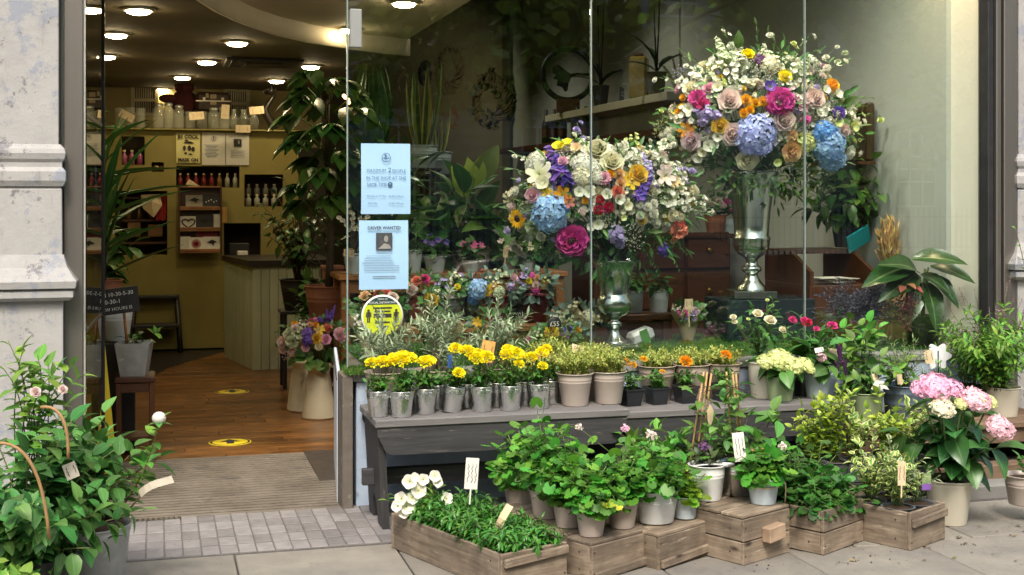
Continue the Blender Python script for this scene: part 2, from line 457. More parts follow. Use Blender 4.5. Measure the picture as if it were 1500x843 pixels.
def f_daisy(B, n=14, l=.5, w=.16, eye=.16, lay=2):
    for ly in range(lay):
        for i in range(n):
            M = Matrix.Rotation(2 * PI * (i + .5 * ly) / n + rnd.uniform(-.08, .08), 4, 'Z') @ Matrix.Translation((.05, 0, .02 * ly)) @ Matrix.Rotation(rnd.uniform(-.35, 0.05) - .15 * ly, 4, 'Y')
            B.add([(0, -.04, 0), (l * .5, -w / 2, .02), (l, 0, -.03), (l * .5, w / 2, .02), (0, .04, 0)], [(0, 1, 2, 3, 4)], 0, M, [(0, 0), (-1, .5), (0, 1), (1, .5), (0, 0)])
    B.lathe([(eye, .02), (eye * .95, .07), (eye * .5, .1), (0.001, .1)], 10, 1)
def f_lily(B):
    for i in range(6):
        v, f, u = petal(.3, .55, .95 if i % 2 else 1.1, .15, 2, 4)
        B.add(v, f, 0, Matrix.Rotation(PI * i / 3, 4, 'Z') @ Matrix.Translation((.02, 0, -.05)), u)
    for i in range(5): B.tube([(0, 0, 0), (.06 * math.cos(i * 1.26), .06 * math.sin(i * 1.26), .3)], .012, 3, 1)
def f_bell(B):
    for i in range(5):
        v, f, u = petal(.62, .52, .6, .2, 2, 3)
        B.add(v, f, 0, Matrix.Rotation(2 * PI * i / 5, 4, 'Z') @ Matrix.Translation((.05, 0, 0)), u)
def f_petunia(B):
    for i in range(5):
        v, f, u = petal(.62, .5, 1.22, -.02, 4, 4)
        v = [(x, y, z + .035 * math.sin(9 * y + 2.1 * i) * (k // 5) / 4 + rnd.uniform(-.012, .012)) for k, (x, y, z) in enumerate(v)]
        B.add(v, f, 0, Matrix.Rotation(2 * PI * i / 5 + rnd.uniform(-.08, .08), 4, 'Z') @ Matrix.Translation((.03, 0, -.04)) @ Matrix.Rotation(rnd.uniform(-.12, .12), 4, 'Y'), u)
    B.lathe([(.02, -.35), (.05, -.1), (.09, .0)], 8, 0); B.lathe([(.001, -.02), (.045, .0)], 8, 1)
def f_spike(B, n=34, rb=.22, fl=.13):                # about 1 long
    B.tube([(0, 0, -.1), (0, 0, 1)], .012, 4, 1)
    for i in range(n):
        t = i / n; a = i * 2.39996; r = rb * (1 - .75 * t) * .6
        p = V((math.cos(a) * r, math.sin(a) * r, t)); d = V((math.cos(a), math.sin(a), .35)).normalized()
        side = d.cross(V((0, 0, 1))).normalized(); M = frame(p, side, d, fl * (1.1 - .6 * t))
        for k in range(5):
            B.add([(0, 0, 0), (-.45, .55, .15), (0, .95, .1), (.45, .55, .15)], [(0, 2, 1), (0, 3, 2)], 0, M @ Matrix.Rotation(k * 2 * PI / 5, 4, 'Z'), [(0, 0), (-.5, .6), (0, 1), (.5, .6)])
def f_spray(B, n=11, fl=.38):
    for i in range(n):
        p = V((rnd.uniform(-.42, .42), rnd.uniform(-.42, .42), rnd.uniform(-.25, .4)))
        B.tube([(0, 0, -.5), p * .6 + V((0, 0, -.1)), p], .01, 3, 1)
        d = (p + V((0, 0, .5))).normalized(); sd_ = d.cross(V((.3, .8, .1))).normalized(); M = frame(p, sd_, d, fl * rnd.uniform(.7, 1.15))
        for k in range(5):
            v, f, u = petal(.5, .55, .6, .2, 1, 2)
            B.add(v, f, 0, M @ Matrix.Rotation(k * 2 * PI / 5, 4, 'Z'), u)
def f_mist(B, n=60):
    for i in range(n):
        p = V((rnd.gauss(0, .25), rnd.gauss(0, .25), rnd.gauss(.05, .22)))
        if i % 3 == 0: B.tube([(0, 0, -.5), p * .5, p], .006, 3, 1)
        s_ = rnd.uniform(.025, .045)
        B.add([(s_, 0, 0), (-s_, 0, 0), (0, s_, 0), (0, -s_, 0), (0, 0, s_), (0, 0, -s_)], [(0, 2, 4), (2, 1, 4), (1, 3, 4), (3, 0, 4), (2, 0, 5), (1, 2, 5), (3, 1, 5), (0, 3, 5)], 0, Matrix.Translation(p))
def f_umbel(B, n=24):                                   # pelargonium head: a round cluster of small open flowers
    for p in fib(n, -.1):
        q = p * rnd.uniform(.24, .45); sd_ = p.cross(V((.2, .5, .9))).normalized(); M = frame(q, sd_, p + V((rnd.uniform(-.8, .8), rnd.uniform(-.8, .8), rnd.uniform(-.3, .8))), rnd.uniform(.1, .17)); B.tube([(0, 0, -.3), q], .008, 3, 1)
        for k in range(5):
            B.add([(0, 0, 0), (-.45, .55, .1), (0, .95, .1), (.45, .55, .1)], [(0, 2, 1), (0, 3, 2)], 0, M @ Matrix.Rotation(k * 2 * PI / 5, 4, 'Z'), [(0, 0), (-.5, .6), (0, 1), (.5, .6)])
FL = {'rose': f_rose, 'hydrangea': f_hydr, 'peony': lambda B: f_pom(B, 90, -.3, .9, .32, .34), 'marigold': lambda B: f_pom(B, 60, -.05, .6, .27, .2),
      'sunflower': lambda B: f_daisy(B, 13, .42, .15, .17, 2), 'dahlia': lambda B: f_daisy(B, 18, .45, .13, .1, 3), 'lily': f_lily, 'bell_flower': f_bell, 'petunia': f_petunia,
      'delphinium': f_spike, 'flower_spray': f_spray, 'mist_flower': f_mist, 'geranium_bloom': f_umbel, 'carnation': lambda B: f_pom(B, 46, 0, .8, .34, .3),
      'agapanthus': lambda B: f_umbel(B, 34), 'thistle': lambda B: f_pom(B, 50, -.4, 1, .26, .06)}
COL = {'white': (.88, .87, .77), 'cream': (.86, .82, .62), 'pale_pink': (.86, .70, .66), 'pink': (.88, .48, .66), 'mauve': (.80, .64, .68), 'magenta': (.72, .09, .40),
       'hot_pink': (.75, .08, .30), 'red': (.55, .02, .05), 'coral': (.80, .28, .20), 'peach': (.86, .60, .34), 'yellow': (.82, .58, .06), 'gold': (.92, .52, .01),
       'orange': (.92, .38, .01), 'lemon': (.95, .83, .01), 'lilac': (.52, .43, .76), 'violet': (.16, .08, .48), 'purple': (.24, .12, .55), 'blue': (.18, .42, .88), 'sky': (.40, .62, .93),
       'periwinkle': (.48, .54, .92), 'lime': (.76, .82, .36), 'plum': (.14, .05, .16), 'grey': (.52, .50, .46), 'green_white': (.62, .70, .48), 'rust': (.40, .13, .08), 'mustard': (.60, .42, .03),
       'blush': (.88, .58, .66), 'lavender': (.10, .09, .16)}
CEN = {'sunflower': (.05, .025, .01), 'dahlia': (.5, .4, .1)}
def flower_mesh(kind, col):
    k = ('fl', kind, col)
    if k not in MATS:
        B = MB(); FL[kind](B)
        cc = COL[col]
        if kind == 'sunflower': ctr = None
        elif kind in ('rose', 'hydrangea', 'flower_spray'): ctr = None
        else: ctr = tuple(x * .55 + y * .45 for x, y in zip(cc, (.62, .66, .2))) if kind in ('bell_flower', 'petunia', 'lily') else tuple(min(1, x * .8) for x in cc)
        mA = leafm('petal_' + kind + '_' + col, cc, None, None, .6, .3, .02, .28 if kind == 'hydrangea' else .14, ctr)
        mB = pm('flower_eye_' + kind, CEN.get(kind, (.16, .22, .05)), scale=90)
        MATS[k] = B.mesh(kind, [mA, mB])
    return MATS[k]
def flower(root, kind, col, p, d, size, spin=None):
    d = V(d).normalized(); q = d.to_track_quat('Z', 'Y')
    M = Matrix.Translation(p) @ q.to_matrix().to_4x4() @ Matrix.Rotation(rnd.uniform(0, 6.28) if spin is None else spin, 4, 'Z') @ Matrix.Diagonal((size, size, size, 1))
    return link(kind, flower_mesh(kind, col), root, M)

# ---------------------------------------------------------------- pots
def pot(root, rt, rb, h, mat, name='pot', ribs=(.72, .62), rim=.006, seg=26, z0=0.0, loc=(0, 0), sx=1.0, sy=1.0, soil=True, lean=None, fill=.88):
    B = MB(); r = lambda t: rb + (rt - rb) * t
    pr = [(0.001, .004), (rb * .96, .004), (rb * .98, 0), (rb, .004)]
    for q in sorted(ribs):
        pr += [(r(q - .022), h * (q - .022)), (r(q) + rt * .022, h * q), (r(q + .022), h * (q + .022))]
    pr += [(r(.94), h * .94), (rt, h * .965), (rt + rim, h * .975), (rt + rim * 1.1, h * .99), (rt + rim * .5, h), (rt - .003, h * .985), (r(.9) - .004, h * .86), (r(.8) - .004, h * .78)]
    B.lathe(pr, seg, 0, Matrix.Translation((loc[0], loc[1], z0)) @ (lean or Matrix.Identity(4)), sx, sy)
    o = B.build(name, mat, root)
    if soil:
        S = MB(); n = 14; S.lathe([(r(fill) - .005, h * fill - .004), (r(fill) * .6, h * fill + .004), (r(fill) * .25, h * fill + .007), (0.001, h * fill + .008)], n, 0, Matrix.Translation((loc[0], loc[1], z0)) @ (lean or Matrix.Identity(4)), sx, sy)
        S.build('soil', pm('soil', (.05, .032, .02), (.09, .06, .04), 60, .95, bump=1.0), root)
    return o
def text(body, size, root, M, mat, align='CENTER', name='lettering', bold=0.0):
    cu = bpy.data.curves.new(name, 'FONT'); cu.body = body; cu.size = size; cu.align_x = align; cu.align_y = 'CENTER'
    cu.offset = bold; cu.resolution_u = 2; cu.materials.append(mat)
    q = bpy.data.objects.new(name, cu); C.objects.link(q)
    me = bpy.data.meshes.new_from_object(q); me.name = name; bpy.data.objects.remove(q); bpy.data.curves.remove(cu)
    if not me.materials: me.materials.append(mat)
    return link(name, me, root, M)
FRONT = Matrix.Rotation(PI / 2, 4, 'X')              # text that faces the street (-Y)
def tagcard(root, p, w_, h, d=(0, -1, .3), spin=0.0, mat=None, scrib=3, name='price_tag', stick=None, bend=.0):
    """Card tag with handwriting strokes on it (sub-parts), on an optional stick."""
    mat = mat or M_card
    n = V(d).normalized(); up = V((0, 0, 1)); x = up.cross(n).normalized(); y = n.cross(x)
    R = Matrix(((x.x, y.x, n.x, p[0]), (x.y, y.y, n.y, p[1]), (x.z, y.z, n.z, p[2]), (0, 0, 0, 1))) @ Matrix.Rotation(spin, 4, 'Z')
    B = MB(); N = 5
    for i in range(N):
        y0, y1 = -h / 2 + h * i / N, -h / 2 + h * (i + 1) / N
        z0, z1 = [bend * math.sin(PI * (q / h + .5) * 1.3) for q in (y0, y1)]
        B.add([(-w_ / 2, y0, z0), (w_ / 2, y0, z0), (w_ / 2, y1, z1), (-w_ / 2, y1, z1), (-w_ / 2, y0, z0 - .0012), (w_ / 2, y0, z0 - .0012), (w_ / 2, y1, z1 - .0012), (-w_ / 2, y1, z1 - .0012)],
              [(0, 1, 2, 3), (7, 6, 5, 4), (0, 4, 5, 1), (1, 5, 6, 2), (3, 2, 6, 7), (0, 3, 7, 4)], 0, None, smooth=False)
    if stick: B.box((0, -h / 2 - stick / 2, -.0014), (.006, stick, .003), 0, 0)
    o = B.build(name, mat, root, R)
    if scrib:
        S = MB()
        for k in range(scrib):
            xx = w_ * (.28 - .56 * k / max(1, scrib - 1)); yy = h * .3; pts = []
            for j in range(9): pts.append((xx + rnd.uniform(-.06, .06) * w_ + (w_ * .05 if j % 2 else 0), yy - h * .62 * j / 8 * rnd.uniform(.85, 1), .0008 + bend * math.sin(PI * ((yy - h * .62 * j / 8) / h + .5) * 1.3)))
            S.tube(pts, .0011, 3)
        S.build('handwriting', M_ink, o)
    return o

# ================================================================= MATERIALS
def stone():
    m, t, b, out = _base('painted_stone')
    tc = _n(t, 'ShaderNodeTexCoord'); P_ = tc.outputs['Object']
    def nz(s, d=8, st=None, ro=.68):
        n = _n(t, 'ShaderNodeTexNoise', Scale=s, Detail=d, Roughness=ro)
        if st: mp = _n(t, 'ShaderNodeMapping'); mp.inputs['Scale'].default_value = st; t.links.new(P_, mp.inputs['Vector']); t.links.new(mp.outputs[0], n.inputs['Vector'])
        else: t.links.new(P_, n.inputs['Vector'])
        return n
    def rmp(n, a, b_): r = _ramp(t, [(a, (0, 0, 0)), (b_, (1, 1, 1))]); t.links.new(n.outputs[0], r.inputs[0]); return r.outputs[0]
    base = _ramp(t, [(.3, (.43, .42, .405)), (.7, (.34, .335, .33))]); n0 = nz(5); t.links.new(n0.outputs[0], base.inputs[0])
    c = _mix(t, base.outputs[0], (.285, .305, .35), rmp(nz(5.5, 11, None, .78), .545, .60))          # old blue coat where the white has flaked
    c = _mix(t, c, (.19, .19, .20), rmp(nz(7.5, 10, None, .80), .575, .61))                        # bare stone chips
    c = _mix(t, c, (.22, .205, .18), rmp(nz(4, 6, (7, 7, .9)), .60, .85))                           # run-down grime
    c = _mix(t, c, (.16, .15, .14), rmp(nz(30, 5), .66, .72))
    t.links.new(c, b.inputs['Base Color']); b.inputs['Roughness'].default_value = .85
    bp = _n(t, 'ShaderNodeBump', Strength=.9, Distance=.006); n9 = nz(11, 9, None, .75); t.links.new(n9.outputs[0], bp.inputs['Height']); t.links.new(bp.outputs[0], b.inputs['Normal'])
    return m
M_card = pm('card', (.62, .50, .32), (.56, .43, .26), 30, .8)
M_orange_card = pm('orange_card', (.62, .36, .10), (.55, .30, .08), 30, .8)
M_white_card = pm('white_card', (.78, .76, .70), (.72, .70, .63), 30, .7)
M_ink = pm('ink', (.03, .025, .025), rough=.8)
M_grey_ink = pm('grey_ink', (.16, .19, .24), rough=.8)
M_blue_paper = pm('paper_blue_white', (.36, .58, .80), (.33, .55, .78), 6, .6, rv=.02)
M_white_paper = pm('paper_white', (.62, .60, .52), (.58, .55, .47), 9, .6)
M_stone = stone()
M_pave = pm('pavement_stone', (.25, .23, .195), (.18, .168, .15), 5, .85, bump=.9, bscale=150, spots=(16, .63, (.14, .132, .12)), rv=.1)
M_tile = pm('threshold_tile', (.25, .235, .232), (.19, .178, .18), 14, .7, bump=.5, rv=.22, spots=(30, .62, (.14, .13, .14)))
M_grout = pm('grout', (.16, .15, .14), (.11, .10, .10), 60, .9)
M_steel = pm('brushed_steel', (.34, .31, .28), (.24, .22, .20), 6, .38, .85, stretch=(1, 1, .1), rv=.03)
M_dark_steel = pm('dark_steel', (.07, .07, .075), (.045, .045, .05), 8, .4, .6)
M_chrome = pm('door_tube_steel', (.42, .50, .55), (.34, .42, .47), 8, .22, .9)
M_floor = wood('floor_board_wood', (.10, .036, .008), (.25, .105, .026), (.05, .02, .006), 0, .28, .6, .4)
M_dark_vinyl = pm('dark_vinyl', (.014, .010, .009), (.02, .016, .013), 9, .4)
M_olive = pm('olive_wall_paint', (.27, .225, .062), (.235, .19, .046), 3, .7, bump=.1, rv=.02, spots=(7, .64, (.19, .15, .045)))
M_shop_ceiling = pm('ceiling_paint', (.20, .155, .085), (.17, .13, .07), 3, .8, rv=0)
M_fascia = pm('fascia_paint', (.62, .55, .42), (.58, .50, .38), 3, .7, rv=0)
M_sage = pm('sage_wall_paint', (.50, .53, .48), (.45, .48, .435), 2.2, .6, bump=.15, rv=.0)
M_brown_wall = pm('brown_wall_paint', (.17, .15, .085), (.14, .122, .07), 3, .8, rv=0)
M_jamb = pm('white_panel_paint', (.74, .71, .62), (.70, .67, .58), 3, .5, rv=0)
M_blue_paint = pm('worn_blue_paint', (.44, .53, .66), (.34, .42, .54), 7, .75, bump=.8, bscale=40, spots=(6, .60, (.22, .24, .28)))
M_white_board = pm('white_strip_paint', (.62, .70, .80), (.58, .65, .76), 5, .5)
M_counter = pm('sage_counter_paint', (.46, .49, .36), (.41, .44, .31), 6, .55, rv=.08)
M_black = pm('black_paint', (.014, .013, .013), (.022, .02, .019), 12, .5)
M_glass = glassm('shop_glass', (.95, .98, .965), .09)
M_brown_furn = wood('brown_furniture', (.05, .017, .007), (.095, .034, .012), None, 2, .4)
M_brown_furn_x = wood('brown_furniture_x', (.05, .017, .007), (.095, .034, .012), None, 0, .4)
M_pine = wood('honey_pine', (.34, .155, .05), (.25, .10, .03), (.12, .05, .02), 0, .6)
M_yellow = pm('yellow_plastic', (.72, .55, .01), (.68, .50, .01), 10, .45)

# ================================================================= GROUND
def struct(name, B, m, parent=None):
    o = B.build(name, m, parent)
    if parent is None: o['kind'] = 'structure'
    return o
B = MB(); B.box((0, 0, -.23), (160, 160, .1)); struct('ground', B, pm('asphalt', (.055, .053, .05), (.04, .04, .04), 40, .9, bump=.6))
pavement = thing('pavement', None, None); pavement['kind'] = 'structure'; del pavement['kind']; pavement['kind'] = 'structure'
B = MB(); B.box((0, 2.6, -.095), (24, 7.8, .13)); B.build('pavement_bed', M_grout, pavement)
rows = [(5.512, 4.94), (4.94, 4.28), (4.28, 3.62), (3.62, 2.96), (2.96, 2.3), (2.3, 1.6)]
offs = [(-1.6, -.95, -.33, .31, .98, 1.66, 2.26, 2.87, 3.44, 4.05, 4.7, 5.4), (-1.9, -1.2, -.55, .15, .75, 1.3, 1.95, 2.55, 3.15, 3.75, 4.4, 5.2)]
for i, (y1, y0) in enumerate(rows):
    xs = offs[i % 2]
    for a, b in zip(xs[:-1], xs[1:]):
        B = MB(); B.box((0, 0, 0), (b - a - .007, y1 - y0 - .007, .06), 0, 0, .004)
        B.build('paving_slab', M_pave, pavement, Matrix.Translation(((a + b) / 2, (y0 + y1) / 2, -.03 + rnd.uniform(-.002, .002))))
B = MB(); B.box((2, 1.0, -.034), (9, 1.2, .06)); B.build('kerb_strip', M_pave, pavement)
# tiled strip before the shop
threshold = thing('threshold', None, None); threshold['kind'] = 'structure'
B = MB(); B.box((1.8, 5.86, -.039), (5.4, .69, .084)); B.build('threshold_bed', M_grout, threshold)
tm = None
xs = [-.42]
while xs[-1] < 3.0: xs.append(xs[-1] + .075)
ys = [5.518 + .137 * i for i in range(6)]
for a, b in zip(xs[:-1], xs[1:]):
    for j in range(5):
        if b > 1.9 and j > 1: continue
        if tm is None:
            T = MB(); T.box((0, 0, 0), (.0695, .121, .02), 0, 0, .002); tm = T.mesh('tile', M_tile)
        link('tile', tm, threshold, Matrix.Translation(((a + b) / 2, ys[j] + .0685, -.003 + rnd.uniform(-.0015, .0015))) @ Matrix.Rotation(rnd.uniform(-.01, .01), 4, 'Z'))
# plinth stone at the foot of the right pillar
B = MB(); B.box((4.6, 5.72, .035), (1.7, .40, .075), 0, 0, .008); B.box((4.75, 5.85, .06), (1.5, .2, .1), 0, 0, .006); struct('stone_step', B, pm('step_stone', (.22, .215, .20), (.16, .155, .15), 5, .85, bump=.6, bscale=60))

# entrance mat: ribs run along the facade
mat_t = thing('entrance_mat', 'grey brown ribbed entrance mat set in the doorway', 'mat', (0.28, 6.9, 0))
B = MB(); B.box((0, 0, -.008), (1.3, 1.38, .012)); B.build('backing', pm('mat_backing', (.02, .018, .016), rough=.9), mat_t)
B = MB()
for i in range(25):
    B.box((rnd.uniform(-.002, .002), -.665 + i * .0555, .0), (1.28, .033, .006), 0, 0, .0015)
B.build('ribs', pm('mat_rib', (.21, .18, .145), (.125, .105, .08), 5, .85, spots=(3, .58, (.11, .095, .08)), bump=.6, bscale=200), mat_t, kind='stuff')
t = thing('drain_cover', 'narrow dark metal drain strip at the foot of the entrance mat', 'drain', onZ(232, 763, 0))
B = MB(); B.box((0, 0, .004), (.2, .05, .008), 0, 0, .002); B.build('cover', M_dark_steel, t)
B = MB()
for i in range(8): B.box((-.08 + i * .023, 0, .0095), (.012, .04, .004))
B.build('ridges', M_steel, t, kind='stuff')
t = thing('floor_plate', 'dark flat metal plate between the entrance mat and the window plinth', 'floor plate', (.93, 7.2, 0))
B = MB(); B.box((.02, 0, .002), (.26, .8, .01), 0, 0, .002); B.build('plate', pm('plate_dark', (.055, .042, .035), (.04, .03, .026), 12, .5), t)

# shop floor of boards along the facade, dark floor beyond a curve
B = MB(); B.box((1.8, 12.9, -.03), (5.3, 13.3, .03)); struct('dark_floor', B, M_dark_vinyl)
floor = thing('shop_floor', None, None); floor['kind'] = 'structure'
def xcurve(y):
    pts = [(7.5, -.7), (9.6, -.55), (10.7, -.14), (11.6, .1), (12.6, .6), (13.2, 1.0)]
    for (a, xa), (b, xb) in zip(pts[:-1], pts[1:]):
        if a <= y <= b: return xa + (xb - xa) * (y - a) / (b - a)
    return -.7
y = 7.6; bw = .088
while y < 13.1:
    x0 = xcurve(y + bw / 2); x = x0; cuts = []
    while x < 2.2:
        L = rnd.uniform(.7, 1.5); cuts.append((x, min(x + L, 2.25))); x += L
    for a, b in cuts:
        T = MB(); T.box((0, 0, 0), (b - a - .003, bw - .0035, .016), 0, 0, .0015)
        T.build('floor_board', M_floor, floor, Matrix.Translation(((a + b) / 2, y + bw / 2, -.0062 + rnd.uniform(-.0006, .0006))))
    y += bw

# ================================================================= STONE PILLARS
def pillar(name, label, x0, x1, yf, depth, side):
    t = thing(name, label, 'pillar', ((x0 + x1) / 2, yf, 0)); cx = (x0 + x1) / 2
    def sec(part, prof, mt=M_stone, inset=0.0):
        BB = MB(); vs = []; n = len(prof)
        for z, e in prof:
            vs += [(x0 - cx - e, -e + inset, z), (x1 - cx + e, -e + inset, z), (x1 - cx + e, depth, z), (x0 - cx - e, depth, z)]
        fs = []
        for i in range(n - 1):
            for k in range(4): fs.append((i * 4 + k, i * 4 + (k + 1) % 4, i * 4 + 4 + (k + 1) % 4, i * 4 + 4 + k))
        fs.append((0, 3, 2, 1)); fs.append(tuple(4 * (n - 1) + k for k in range(4)))
        BB.add(vs, fs, 0, None, smooth=False); BB.build(part, mt, t)
    sec('plinth', [(-.02, 0), (1.035, 0)])
    sec('base_moulding', [(1.035, .03), (1.05, .045), (1.075, .045), (1.085, .03), (1.09, .055), (1.12, .06), (1.14, .045), (1.18, .02), (1.235, .002)])
    sec('block', [(1.235, -.004), (1.52, -.006), (1.535, -.012)])
    sec('upper_moulding', [(1.535, .0), (1.56, .012), (1.60, .012), (1.62, -.004), (1.64, -.004), (1.655, .006), (1.68, .012), (1.70, .006), (1.72, -.012)])
    sec('shaft', [(1.72, -.02), (4.2, -.02)])
    if side:
        BB = MB()
        BB.box((-.14, -.004, 2.96), (.34, .03, 2.46), 0, 0, .008); BB.build('raised_panel', M_stone, t)
        BB = MB()
        for q in (.055, .085): BB.tube([(q, .02, 1.73), (q, .02, 4.2)], .012, 8)
        BB.build('bead_moulding', M_stone, t)
    return t
pillar('stone_pillar', 'peeling white painted stone pillar with mouldings left of the shop door', -1.3, -.40, 6.02, .5, True)
pillar('stone_pillar', 'peeling white stone pillar right of the shop window by the bushy herbs', 4.545, 5.6, 6.12, .5, False)
# facade above the picture (closes the room against the sky)
t = thing('shopfront_lintel', 'stone lintel above the shop window', 'lintel', (2, 6.2, 0))
B = MB(); B.box((0, .05, 4.9), (9, .6, 1.6)); B.build('beam', M_stone, t)

# ================================================================= SHOPFRONT
t = thing('door_frame', 'brushed steel upright frame beside the left pillar', 'door frame', (-.36, 6.14, 0))
B = MB(); B.box((.0, 0, 2.04), (.082, .1, 4.1), 0, 0, .004); B.build('post', M_steel, t)
B = MB(); B.box((.046, -.02, 2.04), (.008, .03, 4.1)); B.build('edge_strip', pm('pale_seal', (.5, .5, .46), rough=.4), t)
t = thing('window_frame', 'dark steel upright frame beside the right pillar', 'window frame', (4.45, 6.2, 0))
B = MB(); B.box((-.045, 0, 2.04), (.035, .08, 4.1), 0, 0, .003); B.build('inner_post', M_dark_steel, t)
B = MB(); B.box((-.008, -.02, 2.04), (.03, .08, 4.1), 0, 0, .003); B.build('middle_post', M_steel, t)
B = MB(); B.box((.055, -.03, 2.04), (.08, .09, 4.1), 0, 0, .003); B.build('outer_post', M_steel, t)
# open glass door seen nearly edge on
t = thing('glass_door', 'open glass shop door folded inward beside the steel frame', 'door', (-.315, 6.22, 0), rad(-2.2))
B = MB(); B.box((.0, .45, 2.0), (.012, .9, 3.96)); B.build('pane', M_glass, t)
B = MB(); B.box((0, .915, 2.0), (.03, .022, 3.96), 0, 0, .003); B.build('edge_rail', M_black, t)
B = MB()
B.tube([(-.03, .86, .80), (-.03, .86, 2.02)], .016, 12); B.build('pull_handle', M_chrome, t)
B = MB()
for z in (.88, 1.86): B.tube([(-.03, .86, z), (0, .86, z)], .012, 8); B.box((0, .4, z), (.016, .86, .018))
B.build('cross_rail', M_steel, t)
# the three panes
winw = thing('shop_window', 'large frameless shop window of three glass panes', 'window', (.88, 6.23, .65))
for a, b in ((.885, 2.115), (2.122, 3.31), (3.317, 4.40)):
    B = MB(); B.box((0, 0, 0), (b - a, .01, 3.4)); B.build('glass_pane', M_glass, winw, Matrix.Translation(((a + b) / 2 - .88, 0, 1.68)))
M_edge = pm('glass_edge', (.26, .32, .30), (.22, .28, .27), 30, .25)
for x in (.882, 2.1185, 3.3135):
    B = MB(); B.box((0, 0, 1.68), (.0065, .016, 3.4)); B.build('glass_edge', M_edge, winw, Matrix.Translation((x - .88, 0, 0)))
p = onY(519, 42, 6.21)
B = MB(); B.box((0, 0, 0), (.058, .05, .185), 0, 0, .004); B.build('clamp', pm('clamp_metal', (.42, .43, .42), (.38, .39, .38), 20, .45, .6), winw, Matrix.Translation((p.x - .88 + .006, -.01, p.z - .65)))
# plinth wall under the window
t = thing('window_plinth', 'low worn blue painted wall under the shop window', 'wall', (.9, 6.2, 0))
B = MB(); B.box((1.75, .06, .30), (3.46, .14, .60), 0, 0, .004); B.build('blue_wall', M_blue_paint, t)
B = MB(); B.box((1.75, .06, .622), (3.5, .17, .04), 0, 0, .004); B.build('ledge_cap', pm('worn_cap', (.20, .21, .20), (.28, .28, .26), 20, .7), t)
B = MB(); B.box((-.027, .045, .318), (.05, .20, .64), 0, 0, .003); B.build('corner_post', pm('corner_dark', (.10, .085, .07), (.15, .13, .11), 15, .6, spots=(20, .6, (.3, .28, .25))), t)
RS = Matrix.Translation((-.047, .12, 0)) @ Matrix.Rotation(rad(-6.6), 4, 'Z')
B = MB(); B.box((0, .5, .318), (.016, 1.0, .64), 0, 0, .003); B.build('side_board', M_white_board, t, RS)
B = MB(); B.box((-.0095, .5, .60), (.004, 1.0, .012)); B.build('dark_line', M_black, t, RS)
# window ledge inside, covered with green turf
B = MB(); zz = [(.9, 6.31), (4.31, 6.31), (4.31, 7.37), (1.04, 7.37)]; B.add([(x, y, z) for z in (.57, .63) for x, y in zz], [(3, 2, 1, 0), (4, 5, 6, 7), (0, 1, 5, 4), (1, 2, 6, 5), (2, 3, 7, 6), (3, 0, 4, 7)], smooth=False); struct('window_sill', B, pm('ledge_board', (.2, .18, .14), rough=.8))
def turf(name, x0, x1, y0, y1, z, n, h, m):
    G = MB()
    for i in range(n):
        x, y = rnd.uniform(x0, x1), rnd.uniform(y0, y1); a = rnd.random() * 6.28; L = h * rnd.uniform(.5, 1.2); q = rnd.uniform(.2, .9) * L; a2 = rnd.random() * 6.28
        G.add([(x - .003 * math.cos(a), y - .003 * math.sin(a), z), (x + .003 * math.cos(a), y + .003 * math.sin(a), z), (x + q * math.cos(a2), y + q * math.sin(a2), z + L)], [(0, 1, 2)], smooth=False)
    o = G.build(name, m); o['kind'] = 'stuff'; return o
M_turf = leafm('turf_green', (.055, .16, .018), rough=.6, trans=.2)
B = MB(); B.box((2.65, 6.84, .636), (3.26, 1.04, .012)); o = B.build('turf_base', pm('turf_mat', (.03, .09, .012), (.02, .06, .01), 90, .9)); o['kind'] = 'structure'
turf('turf', 1.0, 4.25, 6.32, 7.34, .64, 22000, .022, M_turf)
turf('moss', .865, .99, 6.13, 6.30, .643, 1400, .03, leafm('moss_green', (.10, .20, .03), rough=.7))

# ================================================================= SHOP INTERIOR SHELL
def wallbox(name, c, d, m, rz=0, label=None):
    B = MB(); B.box((0, 0, 0), d); o = B.build(name, m, None, Matrix.Translation(c) @ Matrix.Rotation(rz, 4, 'Z')); o['kind'] = 'structure'; return o
wallbox('wall_right', (4.40, 11.2, 2.0), (.16, 9.5, 4.2), M_sage)
wallbox('wall_angled', (4.3 - 1.05, 15.72 + 2.2, 2.0), (.12, 4.9, 4.2), M_brown_wall, rad(23))
wallbox('wall_back', (1.2, 19.6, 2.0), (7, .12, 4.2), M_brown_wall)
wallbox('wall_left', (-.85, 12.9, 2.0), (.12, 13.4, 4.2), M_olive)
wallbox('ceiling_high', (1.8, 12.9, 3.98), (5.6, 13.6, .1), M_shop_ceiling)
wallbox('wall_panel_white', (4.40, 6.37, 2.0), (.05, .19, 4.0), M_jamb, rad(17))
B = MB(); B.add([(-.8, 6.32, 2.72), (1.9, 6.32, 2.72), (1.9, 10.3, 2.72), (-.8, 10.3, 2.72), (-.8, 6.32, 2.8), (1.9, 6.32, 2.8), (1.9, 10.3, 2.8), (-.8, 10.3, 2.8)],
    [(0, 3, 2, 1), (4, 5, 6, 7), (0, 1, 5, 4), (1, 2, 6, 5), (2, 3, 7, 6), (3, 0, 4, 7)], smooth=False); struct('ceiling_front', B, M_fascia)
curve = [(.02, 6.33), (.10, 6.9), (.22, 7.54), (.33, 7.95), (.45, 8.3), (.61, 8.7), (.8, 9.06), (1.08, 9.44), (1.384, 9.75), (1.6, 9.92), (1.9, 10.1)]
poly = [(-.79, 6.33)] + curve + [(1.9, 19.5), (-.79, 19.5)]
B = MB(); n = len(poly); B.add([(x, y, 2.6) for x, y in poly] + [(x, y, 2.66) for x, y in poly], [tuple(range(n))[::-1], tuple(range(n, 2 * n))] + [(i, (i + 1) % n, n + (i + 1) % n, n + i) for i in range(n)], smooth=False)
struct('ceiling_low', B, M_shop_ceiling)
B = MB()
